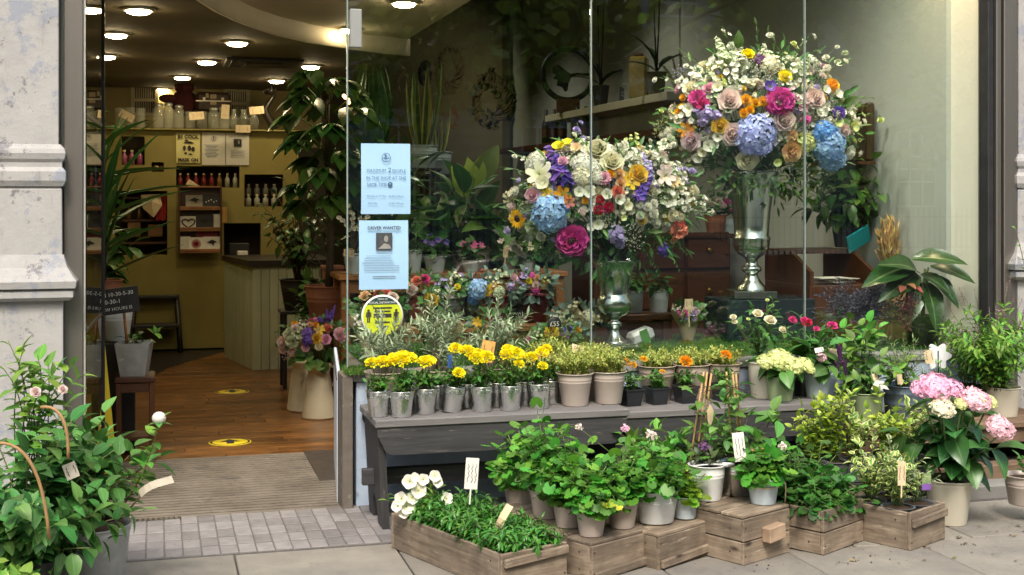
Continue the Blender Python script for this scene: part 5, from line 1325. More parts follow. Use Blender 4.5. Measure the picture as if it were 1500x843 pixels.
# ---------------------------------------------------------------- bouquets in buckets on the lower bench
M_redpot = pm('red_bucket', (.22, .02, .02), (.16, .015, .015), 10, .3); M_darkred = pm('wine_bucket', (.10, .015, .02), rough=.3); M_greypot = pm('grey_bucket', (.16, .17, .17), rough=.4, metal=.5); M_olivepot = pm('olive_bucket', (.20, .22, .08), rough=.4)
def bouquet(px, py, Y, rx, ry, its, label, base_z, mt=None, bw=.09, bh=.17, fol=G_deep, kraft=False, nfill=90, k2=None):
    p = onY(px, py, Y); k = mpp(p)
    if mt:
        tv = thing('flower_bucket', 'bucket holding the ' + label, 'bucket', (p.x, Y, base_z), 0, 'flower buckets on the lower bench'); pot(tv, bw, bw * .75, bh, mt, seg=20, soil=False)
    t = thing('bouquet', label, 'bouquet', (p.x, Y, base_z + (bh - .03 if mt else .0)), 0, 'bouquets behind the window')
    R = (rx * k, rx * k * .8, ry * k)
    arrange(t, p, R, its); filler(t, p, R, nfill, 'ovate', fol, (.035, .07)); o = t.location
    if kraft:
        B = MB(); n = 14; zt = p.z - o.z + ry * k * .2; vs = []; fs = []
        for j, (q, z) in enumerate(((.3, .0), (.55, zt * .5), (1.05, zt))):
            for i in range(n):
                a_ = 2 * PI * i / n; zz = z + (.05 * math.sin(i * 2.7) if j == 2 else 0); vs.append((R[0] * q * math.cos(a_), R[1] * q * math.sin(a_), max(0.002, zz)))
        for j in range(2):
            for i in range(n): fs.append((j * n + i, j * n + (i + 1) % n, (j + 1) * n + (i + 1) % n, (j + 1) * n + i))
        B.add(vs, fs, smooth=False); B.build('paper_wrap', M_kraft, t)
    return t
bouquet(618, 425, 7.62, 34, 26, [(610, 412, 'rose', 'coral', 15), (623, 409, 'rose', 'hot_pink', 14), (604, 425, 'rose', 'pale_pink', 16), (634, 420, 'carnation', 'rust', 14), (645, 432, 'flower_spray', 'mauve', 18), (595, 418, 'carnation', 'peach', 12)], 'pink and coral rose bouquet right of the lower notice', .72, M_redpot)
bouquet(660, 425, 7.56, 28, 20, [(650, 420, 'flower_spray', 'lilac', 18), (664, 410, 'flower_spray', 'cream', 18), (676, 405, 'agapanthus', 'lilac', 14), (670, 420, 'rose', 'lemon', 9), (655, 432, 'flower_spray', 'mauve', 16)], 'lilac and cream bouquet left of the blue hydrangea', .72, M_greypot)
bouquet(722, 425, 7.58, 42, 30, [(701, 424, 'hydrangea', 'sky', 30), (693, 440, 'hydrangea', 'blue', 16), (712, 426, 'rose', 'yellow', 17), (731, 428, 'hydrangea', 'green_white', 18), (735, 405, 'flower_spray', 'green_white', 24), (752, 408, 'carnation', 'blush', 13), (720, 412, 'flower_spray', 'cream', 18), (704, 404, 'flower_spray', 'rust', 20), (723, 420, 'carnation', 'gold', 10), (748, 420, 'agapanthus', 'lilac', 16)], 'bouquet with a sky blue hydrangea behind the olive trees', .72, M_redpot, nfill=110, fol=leafm('leaf_eucalyptus', (.12, .20, .16), None, None, .6, .15))
bouquet(785, 422, 7.6, 36, 30, [(780, 405, 'agapanthus', 'magenta', 12), (787, 408, 'rose', 'peach', 11), (785, 418, 'rose', 'pale_pink', 11), (775, 412, 'carnation', 'lemon', 9), (785, 427, 'agapanthus', 'magenta', 14), (765, 415, 'flower_spray', 'lilac', 16), (797, 412, 'flower_spray', 'lime', 14), (772, 402, 'flower_spray', 'lilac', 14)], 'mixed bouquet with magenta stock at the right end of the bench', .72, M_darkred, bw=.085, nfill=110, fol=leafm('leaf_eucalyptus', (.12, .20, .16)))
bouquet(552, 446, 7.5, 42, 18, [(535, 435, 'carnation', 'peach', 16), (555, 432, 'carnation', 'rust', 15), (575, 436, 'rose', 'pale_pink', 17), (540, 428, 'flower_spray', 'cream', 16), (566, 430, 'carnation', 'coral', 14)], 'coral and cream bouquet half hidden by the round sticker', .66, M_redpot, .1, .2)
bouquet(632, 440, 7.3, 14, 14, [(632, 440, 'carnation', 'mustard', 19), (628, 436, 'carnation', 'mustard', 12), (640, 432, 'flower_spray', 'cream', 12)], 'small mustard yellow bloom in a thin bunch behind the olives', .64, None, nfill=24)
bouquet(845, 468, 6.95, 44, 22, [(828, 462, 'flower_spray', 'green_white', 22), (846, 458, 'flower_spray', 'cream', 24), (862, 464, 'hydrangea', 'cream', 20), (818, 466, 'flower_spray', 'white', 18), (870, 472, 'flower_spray', 'cream', 18), (838, 472, 'flower_spray', 'green_white', 18)], 'cream flower bouquet in brown paper beside the silver vase foot', .645, None, kraft=True, fol=leafm('leaf_eucalyptus', (.12, .20, .16)))
bouquet(815, 495, 6.7, 36, 18, [(808, 488, 'carnation', 'mustard', 20), (775, 497, 'agapanthus', 'magenta', 14), (832, 486, 'flower_spray', 'violet', 16), (790, 487, 'flower_spray', 'green_white', 16), (845, 484, 'carnation', 'gold', 12), (825, 498, 'flower_spray', 'plum', 18)], 'low bunch with mustard and purple flowers on the turf', .645, None, nfill=120)
bouquet(548, 470, 6.72, 40, 22, [(545, 482, 'lily', 'gold', 16), (535, 476, 'flower_spray', 'white', 18), (560, 474, 'flower_spray', 'green_white', 18), (525, 470, 'flower_spray', 'white', 16)], 'kraft paper bouquet standing on the moss corner by the door', .645, None, kraft=True, nfill=40)
bouquet(645, 480, 6.75, 34, 16, [(640, 476, 'flower_spray', 'cream', 16), (655, 478, 'flower_spray', 'white', 16), (620, 480, 'flower_spray', 'green_white', 16)], 'kraft paper bouquet half hidden behind the olive trees', .645, None, kraft=True, nfill=50)
bouquet(720, 470, 6.8, 30, 16, [(706, 482, 'lily', 'orange', 20), (728, 470, 'carnation', 'plum', 14), (735, 478, 'flower_spray', 'mauve', 14), (700, 472, 'lily', 'gold', 14)], 'orange lily bunch glimpsed through the right olive tree', .645, None, nfill=60)
bouquet(1008, 458, 7.05, 26, 14, [(1000, 458, 'flower_spray', 'magenta', 14), (1010, 462, 'flower_spray', 'lilac', 16), (1018, 456, 'carnation', 'mauve', 12), (992, 454, 'flower_spray', 'white', 12)], 'kraft paper bouquet with purple flowers beside the dark plinth', .645, None, kraft=True, nfill=40)
for o in list(bpy.data.objects):
    pass
p = onY(1009, 446, 6.86); t = thing('bouquet_tag', 'cream card tag standing in the purple kraft paper bouquet', 'price tag', p); tagcard(t, (0, 0, 0), .05, .06, (0, -1, .05), 0, M_card, 2, stick=.1)
p = onY(812, 475, 6.62); t = thing('price_disc', 'round black price disc with white price in the low bunch', 'price tag', p); B = MB(); B.lathe([(.001, .003), (.038, .003), (.04, 0)], 24, 0, RX); B.box((0, .002, -.08), (.006, .003, .1)); B.build('disc', M_black, t); text('\u00a355', .036, t, FM(0, 0, -.0045), M_white_card)
p = onY(752, 463, 7.2); t = thing('name_card', 'small black name card with white writing before the grey bucket', 'name card', p); B = MB(); B.box((0, 0, 0), (.115, .006, .06)); B.box((0, .002, -.06), (.006, .003, .1)); B.build('card', M_black, t)
B = MB(); pts = [(-.045 + .0075 * i, -.0045, .012 + (.006 if i % 2 else -.006)) for i in range(13)]; B.tube(pts, .0018, 4); B.build('chalk_writing', M_white_card, t)
# little bench with bag behind the first vase
wtable('low_bench', 'low brown wooden bench on the turf right of the first vase', onY(895, 460, 7.15).x, onY(985, 460, 7.15).x, 7.08, 7.3, .80, M_brown_furn_x)
p = onY(938, 495, 7.0); t = thing('compost_bag', 'small white and green bag lying under the low bench', 'bag', (p.x, 7.0, .645)); B = MB(); B.box((0, 0, .04), (.15, .1, .08), 0, 0, .02, Matrix.Rotation(-.35, 4, 'Y')); B.build('bag', M_white_pot, t); B = MB(); B.box((0.01, -.053, .04), (.05, .004, .085), 0, 0, 0, Matrix.Rotation(-.35, 4, 'Y')); B.build('green_stripe', pm('bag_green', (.08, .3, .04)), t)
for px, mt, nm, kd in ((928, M_zinc, 'zinc bucket of greenery on the low bench', G_mid), (965, M_white_pot, 'small white pot with dark trailing plant on the low bench', G_dark)):
    p = onY(px, 450, 7.2); p.z = .80; t = thing('bench_pot', nm, 'plant', p, 0, 'pots on the low bench'); pot(t, .06, .05, .13, mt, seg=18); ss = stems_dome(V((0, 0, .12)), 9, .12, .1, .7); leaves_on(t, ss, 'ovate', kd, 5, (.04, .07), .2, droop=.5)

# ---------------------------------------------------------------- silver vases and the two big arrangements
M_silver = pm('silver_pewter', (.60, .66, .62), (.52, .58, .54), 5, .2, 1.0, rv=0)
p = onZ(900, 510, .648); k1 = mpp(p); v1 = thing('silver_vase', 'shorter silver vase with round bulb near the glass joint', 'vase', p)
def pr(c, y0, rows): return [(w_ * c / 2, (y0 - y) * c) for y, w_ in rows]
B = MB(); B.lathe(pr(k1, 505, [(505, 46), (498, 44), (492, 30), (485, 18), (478, 13), (474, 14), (471, 22), (468, 22), (465, 13), (462, 12), (459, 20), (456, 34), (450, 46), (443, 52), (436, 52), (430, 46), (427, 43), (425, 42), (410, 44), (395, 50), (385, 58), (379, 68), (377, 72), (376, 71), (380, 62), (395, 47), (420, 40)]), 36); B.build('body', M_silver, v1)
B = MB(); B.box((0, 0, (510 - 507) * k1), (66 * k1, 66 * k1, 6 * k1), rad(-14), 0, .003); B.box((0, 0, 7 * k1), (56 * k1, 56 * k1, 4 * k1), rad(-14), 0, .002); B.build('foot', M_silver, v1)
p = onZ(1100, 496, .645); pb = V((onY(1115, 490, 7.05).x, 7.08, .645)); kb = mpp(pb)
t = thing('display_plinth', 'dark box plinth under the tall silver vase', 'plinth', pb)
hb = CH + (HZ - 436) * kb - .645
B = MB(); B.box((0, 0, hb / 2), (.56, .34, hb), 0, 0, .004); B.build('box', pm('dark_plinth', (.016, .028, .034), (.012, .02, .025), 6, .25), t)
vb = V((onY(1101, 436, 7.05).x, 7.05, .645 + hb + .001)); k2 = mpp(vb); v2 = thing('silver_vase', 'tall silver trumpet vase standing on the dark plinth', 'vase', vb)
B = MB(); B.lathe(pr(k2, 436, [(424, 44), (420, 42), (412, 28), (404, 18), (400, 17), (397, 27), (393, 30), (390, 26), (387, 18), (380, 17), (376, 26), (371, 42), (364, 50), (357, 53), (352, 53), (350, 55), (347, 55), (345, 50), (330, 52), (310, 55), (290, 60), (270, 67), (256, 76), (252, 80), (251, 78), (258, 70), (290, 56)]), 40); B.build('body', M_silver, v2)
B = MB(); B.box((0, 0, 6 * k2), (62 * k2, 62 * k2, 11 * k2), rad(-14), 0, .004); B.build('foot', M_silver, v2)

a1 = thing('flower_arrangement', 'large arrangement with blue hydrangea, magenta peony and sunflower in the shorter vase', 'flower arrangement', (v1.location.x, v1.location.y, v1.location.z + 126 * k1))
C1 = V((onY(886, 300, 6.8).x, 6.8, onY(886, 300, 6.8).z)); R1 = (142 * k1, .30, 98 * k1)
def c1(x, y): return (740 + x / 3.241, 180 + y / 3.241)
it = []
for x, y, kd, cl, s_ in [(215, 430, 'hydrangea', 'sky', 52), (318, 558, 'peony', 'magenta', 42), (60, 455, 'sunflower', 'gold', 33), (270, 345, 'lily', 'orange', 24), (300, 375, 'lily', 'coral', 18), (435, 135, 'rose', 'cream', 36), (370, 200, 'hydrangea', 'white', 32), (365, 260, 'hydrangea', 'cream', 30), (410, 215, 'hydrangea', 'white', 26), (165, 250, 'lily', 'cream', 36), (180, 290, 'bell_flower', 'cream', 24),
        (505, 190, 'rose', 'cream', 34), (630, 245, 'rose', 'yellow', 28), (500, 245, 'rose', 'gold', 13), (540, 245, 'rose', 'peach', 18), (470, 265, 'carnation', 'pink', 18), (535, 330, 'rose', 'coral', 19), (550, 290, 'rose', 'peach', 16), (600, 280, 'lily', 'gold', 22), (580, 262, 'lily', 'yellow', 16), (755, 255, 'lily', 'pale_pink', 30), (800, 280, 'lily', 'peach', 18), (255, 125, 'bell_flower', 'lemon', 22), (295, 105, 'bell_flower', 'lemon', 18),
        (335, 128, 'bell_flower', 'peach', 18), (450, 365, 'carnation', 'red', 12), (440, 415, 'carnation', 'red', 13), (492, 402, 'carnation', 'red', 14), (472, 410, 'carnation', 'hot_pink', 11), (130, 345, 'rose', 'blush', 21), (275, 185, 'carnation', 'pink', 14), (130, 500, 'rose', 'green_white', 20), (30, 350, 'flower_spray', 'cream', 22), (50, 325, 'rose', 'white', 13), (20, 375, 'rose', 'white', 13), (170, 540, 'rose', 'white', 14),
        (440, 480, 'bell_flower', 'white', 18), (405, 490, 'bell_flower', 'white', 15), (480, 340, 'bell_flower', 'white', 18), (540, 365, 'bell_flower', 'white', 18), (580, 395, 'bell_flower', 'cream', 16), (560, 450, 'bell_flower', 'lime', 11), (640, 385, 'rose', 'white', 13), (675, 400, 'rose', 'white', 13), (705, 385, 'rose', 'white', 13), (705, 430, 'rose', 'white', 14), (640, 440, 'rose', 'white', 12),
        (800, 385, 'flower_spray', 'white', 34), (870, 370, 'flower_spray', 'white', 24), (930, 395, 'flower_spray', 'white', 28), (980, 425, 'rose', 'white', 11), (795, 440, 'rose', 'cream', 18), (830, 455, 'rose', 'cream', 15), (820, 505, 'carnation', 'coral', 27), (800, 555, 'rose', 'peach', 12), (530, 530, 'agapanthus', 'lilac', 32), (545, 575, 'agapanthus', 'lilac', 18), (750, 603, 'agapanthus', 'violet', 24),
        (60, 590, 'dahlia', 'grey', 30), (85, 620, 'dahlia', 'grey', 20), (230, 555, 'agapanthus', 'lilac', 10), (15, 510, 'agapanthus', 'lilac', 16), (560, 510, 'mist_flower', 'white', 30), (610, 560, 'mist_flower', 'white', 26), (480, 460, 'mist_flower', 'green_white', 26), (600, 160, 'flower_spray', 'white', 26), (600, 90, 'flower_spray', 'lime', 24), (380, 370, 'rose', 'gold', 10), (365, 425, 'carnation', 'pale_pink', 10), (65, 275, 'agapanthus', 'lilac', 10), (200, 335, 'lily', 'gold', 14), (440, 260, 'hydrangea', 'white', 20), (395, 330, 'bell_flower', 'white', 20), (350, 330, 'bell_flower', 'white', 18)]:
    a, b = c1(x, y); it.append((a, b, kd, cl, s_))
for a, b, c_, d, cl in ((205, 130, 275, 290, 'purple'), (245, 160, 300, 300, 'violet'), (655, 150, 685, 240, 'lilac'), (690, 190, 690, 270, 'lilac'), (660, 270, 620, 360, 'violet'), (690, 260, 640, 370, 'violet'), (380, 120, 380, 190, 'lilac')):
    q1, q2 = c1(a, b), c1(c_, d); it.append((q1[0], q1[1], 'delphinium', cl, 10, q2[0], q2[1]))
arrange(a1, C1, R1, it)
filler(a1, C1, R1, 520, 'ovate', G_deep, (.03, .07), True, (.45, .98)); filler(a1, C1, R1, 150, 'lance', leafm('leaf_spray', (.09, .20, .05), None, None, .5, .3), (.05, .1), True, (.8, 1.08))
filler(a1, V((C1.x + .1, C1.y, C1.z - .27)), (.38, .22, .14), 60, 'lance', G_mid, (.06, .12), False, (.6, 1.0))
# back half flowers so that the arrangement is whole from other sides
def backfill(root, Cc, R, n, kinds, k):
    o = root.location
    for i in range(n):
        a_ = rnd.uniform(-.15, PI + .15); e_ = rnd.uniform(-.2, 1.2); u = V((math.cos(a_) * math.cos(e_), math.sin(a_) * math.cos(e_), math.sin(e_))); p = Cc + V((u.x * R[0], u.y * R[1], u.z * R[2])) * .97
        kd, cl, s_ = kinds[i % len(kinds)]; flower(root, kd, cl, p - o, u, s_ * k)
KB = [('rose', 'cream', 26), ('bell_flower', 'white', 18), ('flower_spray', 'white', 24), ('rose', 'pale_pink', 24), ('hydrangea', 'white', 34), ('carnation', 'pink', 16), ('agapanthus', 'lilac', 18), ('rose', 'yellow', 22), ('bell_flower', 'lime', 16)]
backfill(a1, C1, R1, 34, KB, k1)
def frontfill(root, Cc, R, n, kinds, k):
    o = root.location
    for i in range(n):
        a_ = rnd.uniform(PI + .1, 2 * PI - .1); e_ = rnd.uniform(-.35, 1.3); u = V((math.cos(a_) * math.cos(e_), math.sin(a_) * math.cos(e_), math.sin(e_))); p = Cc + V((u.x * R[0], u.y * R[1], u.z * R[2])) * rnd.uniform(.84, .93)
        kd, cl, s_ = kinds[i % len(kinds)]; flower(root, kd, cl, p - o, u + V((0, -.4, .2)), s_ * k * rnd.uniform(.8, 1.2))
KF = [('flower_spray', 'white', 28), ('rose', 'white', 16), ('flower_spray', 'green_white', 26), ('rose', 'cream', 18), ('carnation', 'white', 16), ('flower_spray', 'cream', 26), ('mist_flower', 'white', 26), ('rose', 'white', 14), ('agapanthus', 'lilac', 14), ('carnation', 'pale_pink', 14), ('flower_spray', 'white', 30), ('rose', 'yellow', 12)]
frontfill(a1, C1, R1, 90, KF, k1)
def outliers(root, Cc, R, n, k, cols):
    o = root.location; S = MB(); L = MB(); lv, lf, lu = LEAF['lance']
    for i in range(n):
        a_ = rnd.uniform(PI * .9, 2.1 * PI); e_ = rnd.uniform(-.25, 1.35); u = V((math.cos(a_) * math.cos(e_), math.sin(a_) * math.cos(e_) * .7, math.sin(e_))); q = rnd.uniform(1.06, 1.3)
        p0, p1 = Cc + V((u.x * R[0], u.y * R[1], u.z * R[2])) * .6 - o, Cc + V((u.x * R[0], u.y * R[1], u.z * R[2])) * q - o; pl = bez(p0, (p0 + p1) / 2 + V((0, 0, .03)), p1, 7); S.tube(pl, .0016, 3)
        for j in range(3, 7):
            if i % 3: T = (pl[j] - pl[j - 1]).normalized(); w2 = V((rnd.gauss(0, 1), rnd.gauss(0, 1), rnd.gauss(0, 1))); L.add(lv, lf, 0, frame(pl[j], T + w2 * .4, w2 + V((0, -1, 1)), rnd.uniform(.03, .06)), lu)
            if i % 3 != 1: flower(root, ('carnation', 'lily', 'rose')[(i + j) % 3], cols[i % len(cols)], pl[j] + V((rnd.gauss(0, .014), -.01, rnd.gauss(0, .014))), (rnd.gauss(0, .7), -.6, .6), k * rnd.uniform(6, 12))
    S.build('stems', M_stem, root, kind='stuff'); L.build('foliage', MATS['leaf_spray'], root, kind='stuff')
outliers(a1, C1, R1, 26, k1, ['white', 'green_white', 'lilac', 'white'])
def ferns(root, pts, mt, size):
    B = MB(); o = root.location; lv, lf, lu = LEAF['lance']
    for (a, b) in pts:
        pl = bez(a - o, (a + b) / 2 + V((0, 0, .06)) - o, b - o, 14); B.tube(pl, .0015, 3)
        for j in range(2, 14):
            T = (pl[min(j + 1, 13)] - pl[j - 1]).normalized(); sd_ = T.cross(V((0, -.5, 1))).normalized()
            for s_ in (-1, 1): B.add(lv, lf, 0, frame(pl[j], sd_ * s_ + T * .7, (0, -.5, 1), size * (1.1 - j / 18)), lu)
    B.build('fern_fronds', mt, root, kind='stuff')
Yf = 6.72
ferns(a1, [(onY(*s_, Yf), onY(*e_, Yf - .05)) for s_, e_ in (((930, 350), (965, 402)), ((950, 340), (995, 395)), ((900, 370), (915, 420)), ((860, 350), (800, 372)), ((940, 340), (1005, 372)), ((835, 360), (770, 385)), ((890, 360), (880, 415)), ((925, 360), (930, 418)))], leafm('fern', (.07, .20, .03), None, None, .5, .35), .045)

a2 = thing('flower_arrangement', 'large arrangement with two blue hydrangeas and pale roses in the tall vase', 'flower arrangement', (vb.x, vb.y, vb.z + 182 * k2))
C2 = V((onY(1118, 182, 7.05).x, 7.05, onY(1118, 182, 7.05).z)); R2 = (148 * k2, .34, 112 * k2)
def c2(x, y): return (940 + x / 3.242, 40 + y / 3.242)
it = []
for x, y, kd, cl, s_ in [(540, 515, 'hydrangea', 'periwinkle', 58), (885, 560, 'hydrangea', 'sky', 50), (905, 620, 'hydrangea', 'sky', 40), (865, 500, 'hydrangea', 'blue', 34), (415, 350, 'rose', 'pale_pink', 32), (430, 510, 'rose', 'pale_pink', 32), (675, 440, 'rose', 'pale_pink', 31), (500, 628, 'rose', 'cream', 31), (712, 590, 'rose', 'peach', 30), (235, 540, 'rose', 'mauve', 28), (372, 470, 'rose', 'yellow', 24),
        (503, 130, 'rose', 'lemon', 19), (680, 235, 'rose', 'lemon', 20), (905, 278, 'rose', 'gold', 22), (655, 355, 'peony', 'magenta', 38), (265, 340, 'carnation', 'magenta', 24), (290, 370, 'carnation', 'hot_pink', 20), (318, 290, 'rose', 'pink', 17), (495, 345, 'rose', 'gold', 15), (540, 360, 'rose', 'gold', 13), (578, 353, 'rose', 'gold', 14), (485, 410, 'rose', 'gold', 13), (513, 395, 'rose', 'gold', 13), (482, 293, 'rose', 'yellow', 9),
        (197, 335, 'rose', 'gold', 11), (172, 405, 'rose', 'gold', 11), (188, 378, 'rose', 'gold', 9), (213, 487, 'lily', 'orange', 22), (605, 285, 'bell_flower', 'violet', 20), (560, 160, 'agapanthus', 'plum', 24), (930, 410, 'carnation', 'violet', 20), (440, 200, 'flower_spray', 'white', 34), (470, 250, 'flower_spray', 'white', 30), (430, 150, 'flower_spray', 'green_white', 28), (230, 260, 'flower_spray', 'white', 32), (235, 295, 'rose', 'cream', 24),
        (350, 230, 'flower_spray', 'cream', 30), (610, 180, 'hydrangea', 'cream', 28), (650, 190, 'flower_spray', 'cream', 24), (740, 220, 'flower_spray', 'white', 28), (770, 250, 'flower_spray', 'cream', 26), (130, 505, 'rose', 'white', 18), (100, 515, 'rose', 'white', 15), (155, 550, 'rose', 'white', 14), (205, 425, 'flower_spray', 'white', 30), (225, 390, 'bell_flower', 'white', 18), (180, 440, 'bell_flower', 'cream', 16),
        (320, 560, 'bell_flower', 'white', 20), (360, 520, 'bell_flower', 'white', 16), (345, 555, 'bell_flower', 'white', 16), (290, 590, 'bell_flower', 'cream', 16), (270, 615, 'bell_flower', 'white', 18), (230, 660, 'flower_spray', 'white', 28), (280, 670, 'bell_flower', 'white', 16), (820, 340, 'rose', 'pale_pink', 30), (790, 350, 'carnation', 'pale_pink', 18), (865, 425, 'flower_spray', 'white', 26), (840, 405, 'bell_flower', 'white', 16), (960, 490, 'rose', 'pale_pink', 20), (985, 595, 'rose', 'white', 22), (780, 550, 'hydrangea', 'lime', 26), (750, 525, 'bell_flower', 'lime', 18), (1000, 470, 'bell_flower', 'lime', 20), (925, 450, 'bell_flower', 'lime', 18), (715, 515, 'carnation', 'peach', 15), (925, 320, 'bell_flower', 'white', 16),
        (310, 410, 'agapanthus', 'lilac', 28), (295, 445, 'agapanthus', 'lilac', 20), (355, 420, 'agapanthus', 'lilac', 20), (270, 400, 'agapanthus', 'lilac', 18), (780, 440, 'agapanthus', 'magenta', 16), (715, 320, 'flower_spray', 'blush', 20), (755, 380, 'flower_spray', 'blush', 18), (830, 290, 'agapanthus', 'lilac', 14), (540, 230, 'mist_flower', 'white', 34), (600, 240, 'mist_flower', 'white', 30), (360, 290, 'bell_flower', 'cream', 18), (345, 330, 'flower_spray', 'green_white', 20), (700, 280, 'flower_spray', 'white', 20), (120, 440, 'mist_flower', 'lime', 28), (85, 480, 'mist_flower', 'lime', 26), (50, 540, 'bell_flower', 'white', 11), (105, 610, 'agapanthus', 'lilac', 16), (190, 215, 'mist_flower', 'lilac', 24), (870, 300, 'bell_flower', 'white', 15), (410, 390, 'bell_flower', 'green_white', 15), (1035, 600, 'rose', 'white', 10), (640, 640, 'bell_flower', 'lime', 14)]:
    a, b = c2(x, y); it.append((a, b, kd, cl, s_))
for a, b, c_, d, cl in ((360, 60, 400, 170, 'green_white'), (460, 90, 470, 190, 'white'), (790, 150, 740, 230, 'green_white'), (260, 190, 260, 270, 'white')):
    q1, q2 = c2(a, b), c2(c_, d); it.append((q1[0], q1[1], 'delphinium', cl, 10, q2[0], q2[1]))
arrange(a2, C2, R2, it)
filler(a2, C2, R2, 560, 'ovate', G_deep, (.03, .075), True, (.45, .98)); filler(a2, C2, R2, 150, 'lance', leafm('leaf_spray', (.09, .20, .05)), (.05, .1), True, (.85, 1.1))
filler(a2, V((C2.x, C2.y - .05, C2.z - .33)), (.42, .26, .14), 420, 'lance', leafm('leaf_box', (.06, .13, .02), None, (.16, .22, .06), .5, .2), (.04, .075), True, (.4, 1.0))
backfill(a2, C2, R2, 38, KB, k2)
frontfill(a2, C2, R2, 100, KF, k2); outliers(a2, C2, R2, 30, k2, ['white', 'green_white', 'white', 'lime'])
for x, y, ang, s_ in ((458, 60, .1, .11), (640, 150, -.8, .12), (690, 180, .5, .2), (665, 200, .9, .14), (990, 355, .9, .12)):
    a, b = c2(x, y); q = onY(a, b, 6.95) - a2.location; link('leaf', leafmesh('ovate', G_dark), a2, frame(q - V((math.sin(ang), 0, math.cos(ang))) * s_ * .5, (math.sin(ang), -.2, math.cos(ang)), (0, -1, .3), s_))
# leafy trailer right of the tall arrangement with a shiny leaved climber
p = V((onY(1262, 300, 7.15).x, 7.2, 1.02))
t = thing('climbing_plant', 'dark leaved climbing plant right of the tall arrangement on the bureau', 'plant', (p.x - .03, 7.28, 1.17)); pot(t, .09, .07, .13, M_black)
ss = stems_dome(V((0, 0, .12)), 38, .66, .36, .6, lo=.25); stem_part(t, ss, .004, M_stem); leaves_on(t, ss, 'ovate', leafm('leaf_ivy', (.07, .16, .025), (.13, .22, .06), None, .35, .2), 7, (.07, .12), .2, droop=.6)

# ---------------------------------------------------------------- furniture along the right wall
a, b = onY(868, 345, 9.0), onY(1072, 345, 9.0)
t = thing('chest_of_drawers', 'dark brown chest of drawers behind the arrangements', 'chest of drawers', ((a.x + b.x) / 2, 9.25, 0)); w_ = b.x - a.x; hz2 = a.z
B = MB(); B.box((0, .01, hz2 / 2 - .02), (w_, .46, hz2 - .04)); B.build('carcass', M_brown_furn_x, t)
B = MB(); B.box((0, 0, hz2 - .015), (w_ + .05, .52, .03), 0, 0, .006); B.build('top', M_brown_furn_x, t)
dm = None
for r_ in range(4):
    for c_ in range(3):
        B = MB(); B.box((0, 0, 0), (w_ / 3 - .03, .024, hz2 / 4 - .03), 0, 0, .005); dr = B.build('drawer', M_brown_furn_x, t, Matrix.Translation((-w_ / 3 + c_ * w_ / 3, -.23, .06 + hz2 / 4 * (r_ + .4))))
        B = MB(); B.lathe([(.001, .03), (.018, .03), (.02, .02), (.01, .0)], 10, 0, RX @ Matrix.Translation((0, 0, .01))); B.build('knob', pm('brass', (.3, .2, .06), rough=.35, metal=.9), dr)
for px, mt, sz, kd, col, nm in ((988, M_zinc, .075, 'ovate', None, 'zinc pot of green leaves on the chest of drawers'), (1048, M_terra, .085, 'ovate', 'pale_pink', 'terracotta pot on the chest of drawers beside the tall vase'), (1070, M_pale_pot, .07, 'ovate', 'magenta', 'pale pot with magenta flowers on the chest of drawers')):
    q = onY(px, 345, 9.12); t = thing('chest_pot', nm, 'plant', (q.x, 9.12, hz2), 0, 'pots on the chest of drawers'); pot(t, sz, sz * .75, sz * 1.7, mt, seg=18)
    ss = stems_dome(V((0, 0, sz * 1.5)), 8, .16, .12, .5); leaves_on(t, ss, kd, G_mid, 5, (.05, .08), .2)
    if col: [flower(t, 'carnation', col, (rnd.uniform(-.09, .09), -.05, sz * 1.7 + rnd.uniform(.04, .13)), (0, -1, 1), .05) for _ in range(7)]
a, b = onY(1188, 370, 6.98), onY(1284, 370, 6.98)
t = thing('bureau', 'brown wooden bureau with papers in its open top', 'bureau', ((a.x + b.x) / 2, 7.3, 0)); w_ = b.x - a.x; hz3 = a.z
B = MB(); B.box((0, -.01, (hz3 - .2) / 2), (w_, .6, hz3 - .2), 0, 0, .004); B.build('carcass', M_brown_furn, t)
for s_ in (-1, 1):
    B = MB(); B.prism([(-.31, hz3 - .2), (.29, hz3 - .2), (.29, hz3), (-.05, hz3), (-.31, hz3 - .12)], -.012, .012, 0, Matrix.Translation((s_ * (w_ / 2 - .012), 0, 0)) @ Matrix.Rotation(PI / 2, 4, 'Z')); B.build('side', M_brown_furn, t)
B = MB(); B.box((0, .12, hz3 - .01), (w_ + .02, .36, .024), 0, 0, .004); B.build('top', M_brown_furn_x, t)
B = MB(); B.box((0, -.315, hz3 * .36), (w_ - .05, .02, hz3 * .5), 0, 0, .006); B.build('front_panel', M_brown_furn, t)
t = thing('papers', 'loose white papers lying in the open bureau', 'papers', (t.location.x, 7.1, hz3 - .19)); 
for i in range(4): B = MB(); B.box((rnd.uniform(-.05, .05), rnd.uniform(-.03, .03), .006 + i * .008), (.2, .14, .004), rnd.uniform(-.5, .5)); B.build('paper', M_white_paper, t)
p = onY(1270, 343, 7.1); t = thing('turquoise_folder', 'bright turquoise folder leaning on the bureau', 'folder', (p.x, 7.2, hz3 + .005)); B = MB(); B.box((0, 0, .065), (.17, .012, .13), 0, 0, .002, Matrix.Rotation(-.5, 4, 'Y') @ Matrix.Rotation(.5, 4, 'X')); B.build('cover', pm('turquoise', (.02, .45, .52), (.02, .4, .46), 6, .4), t)
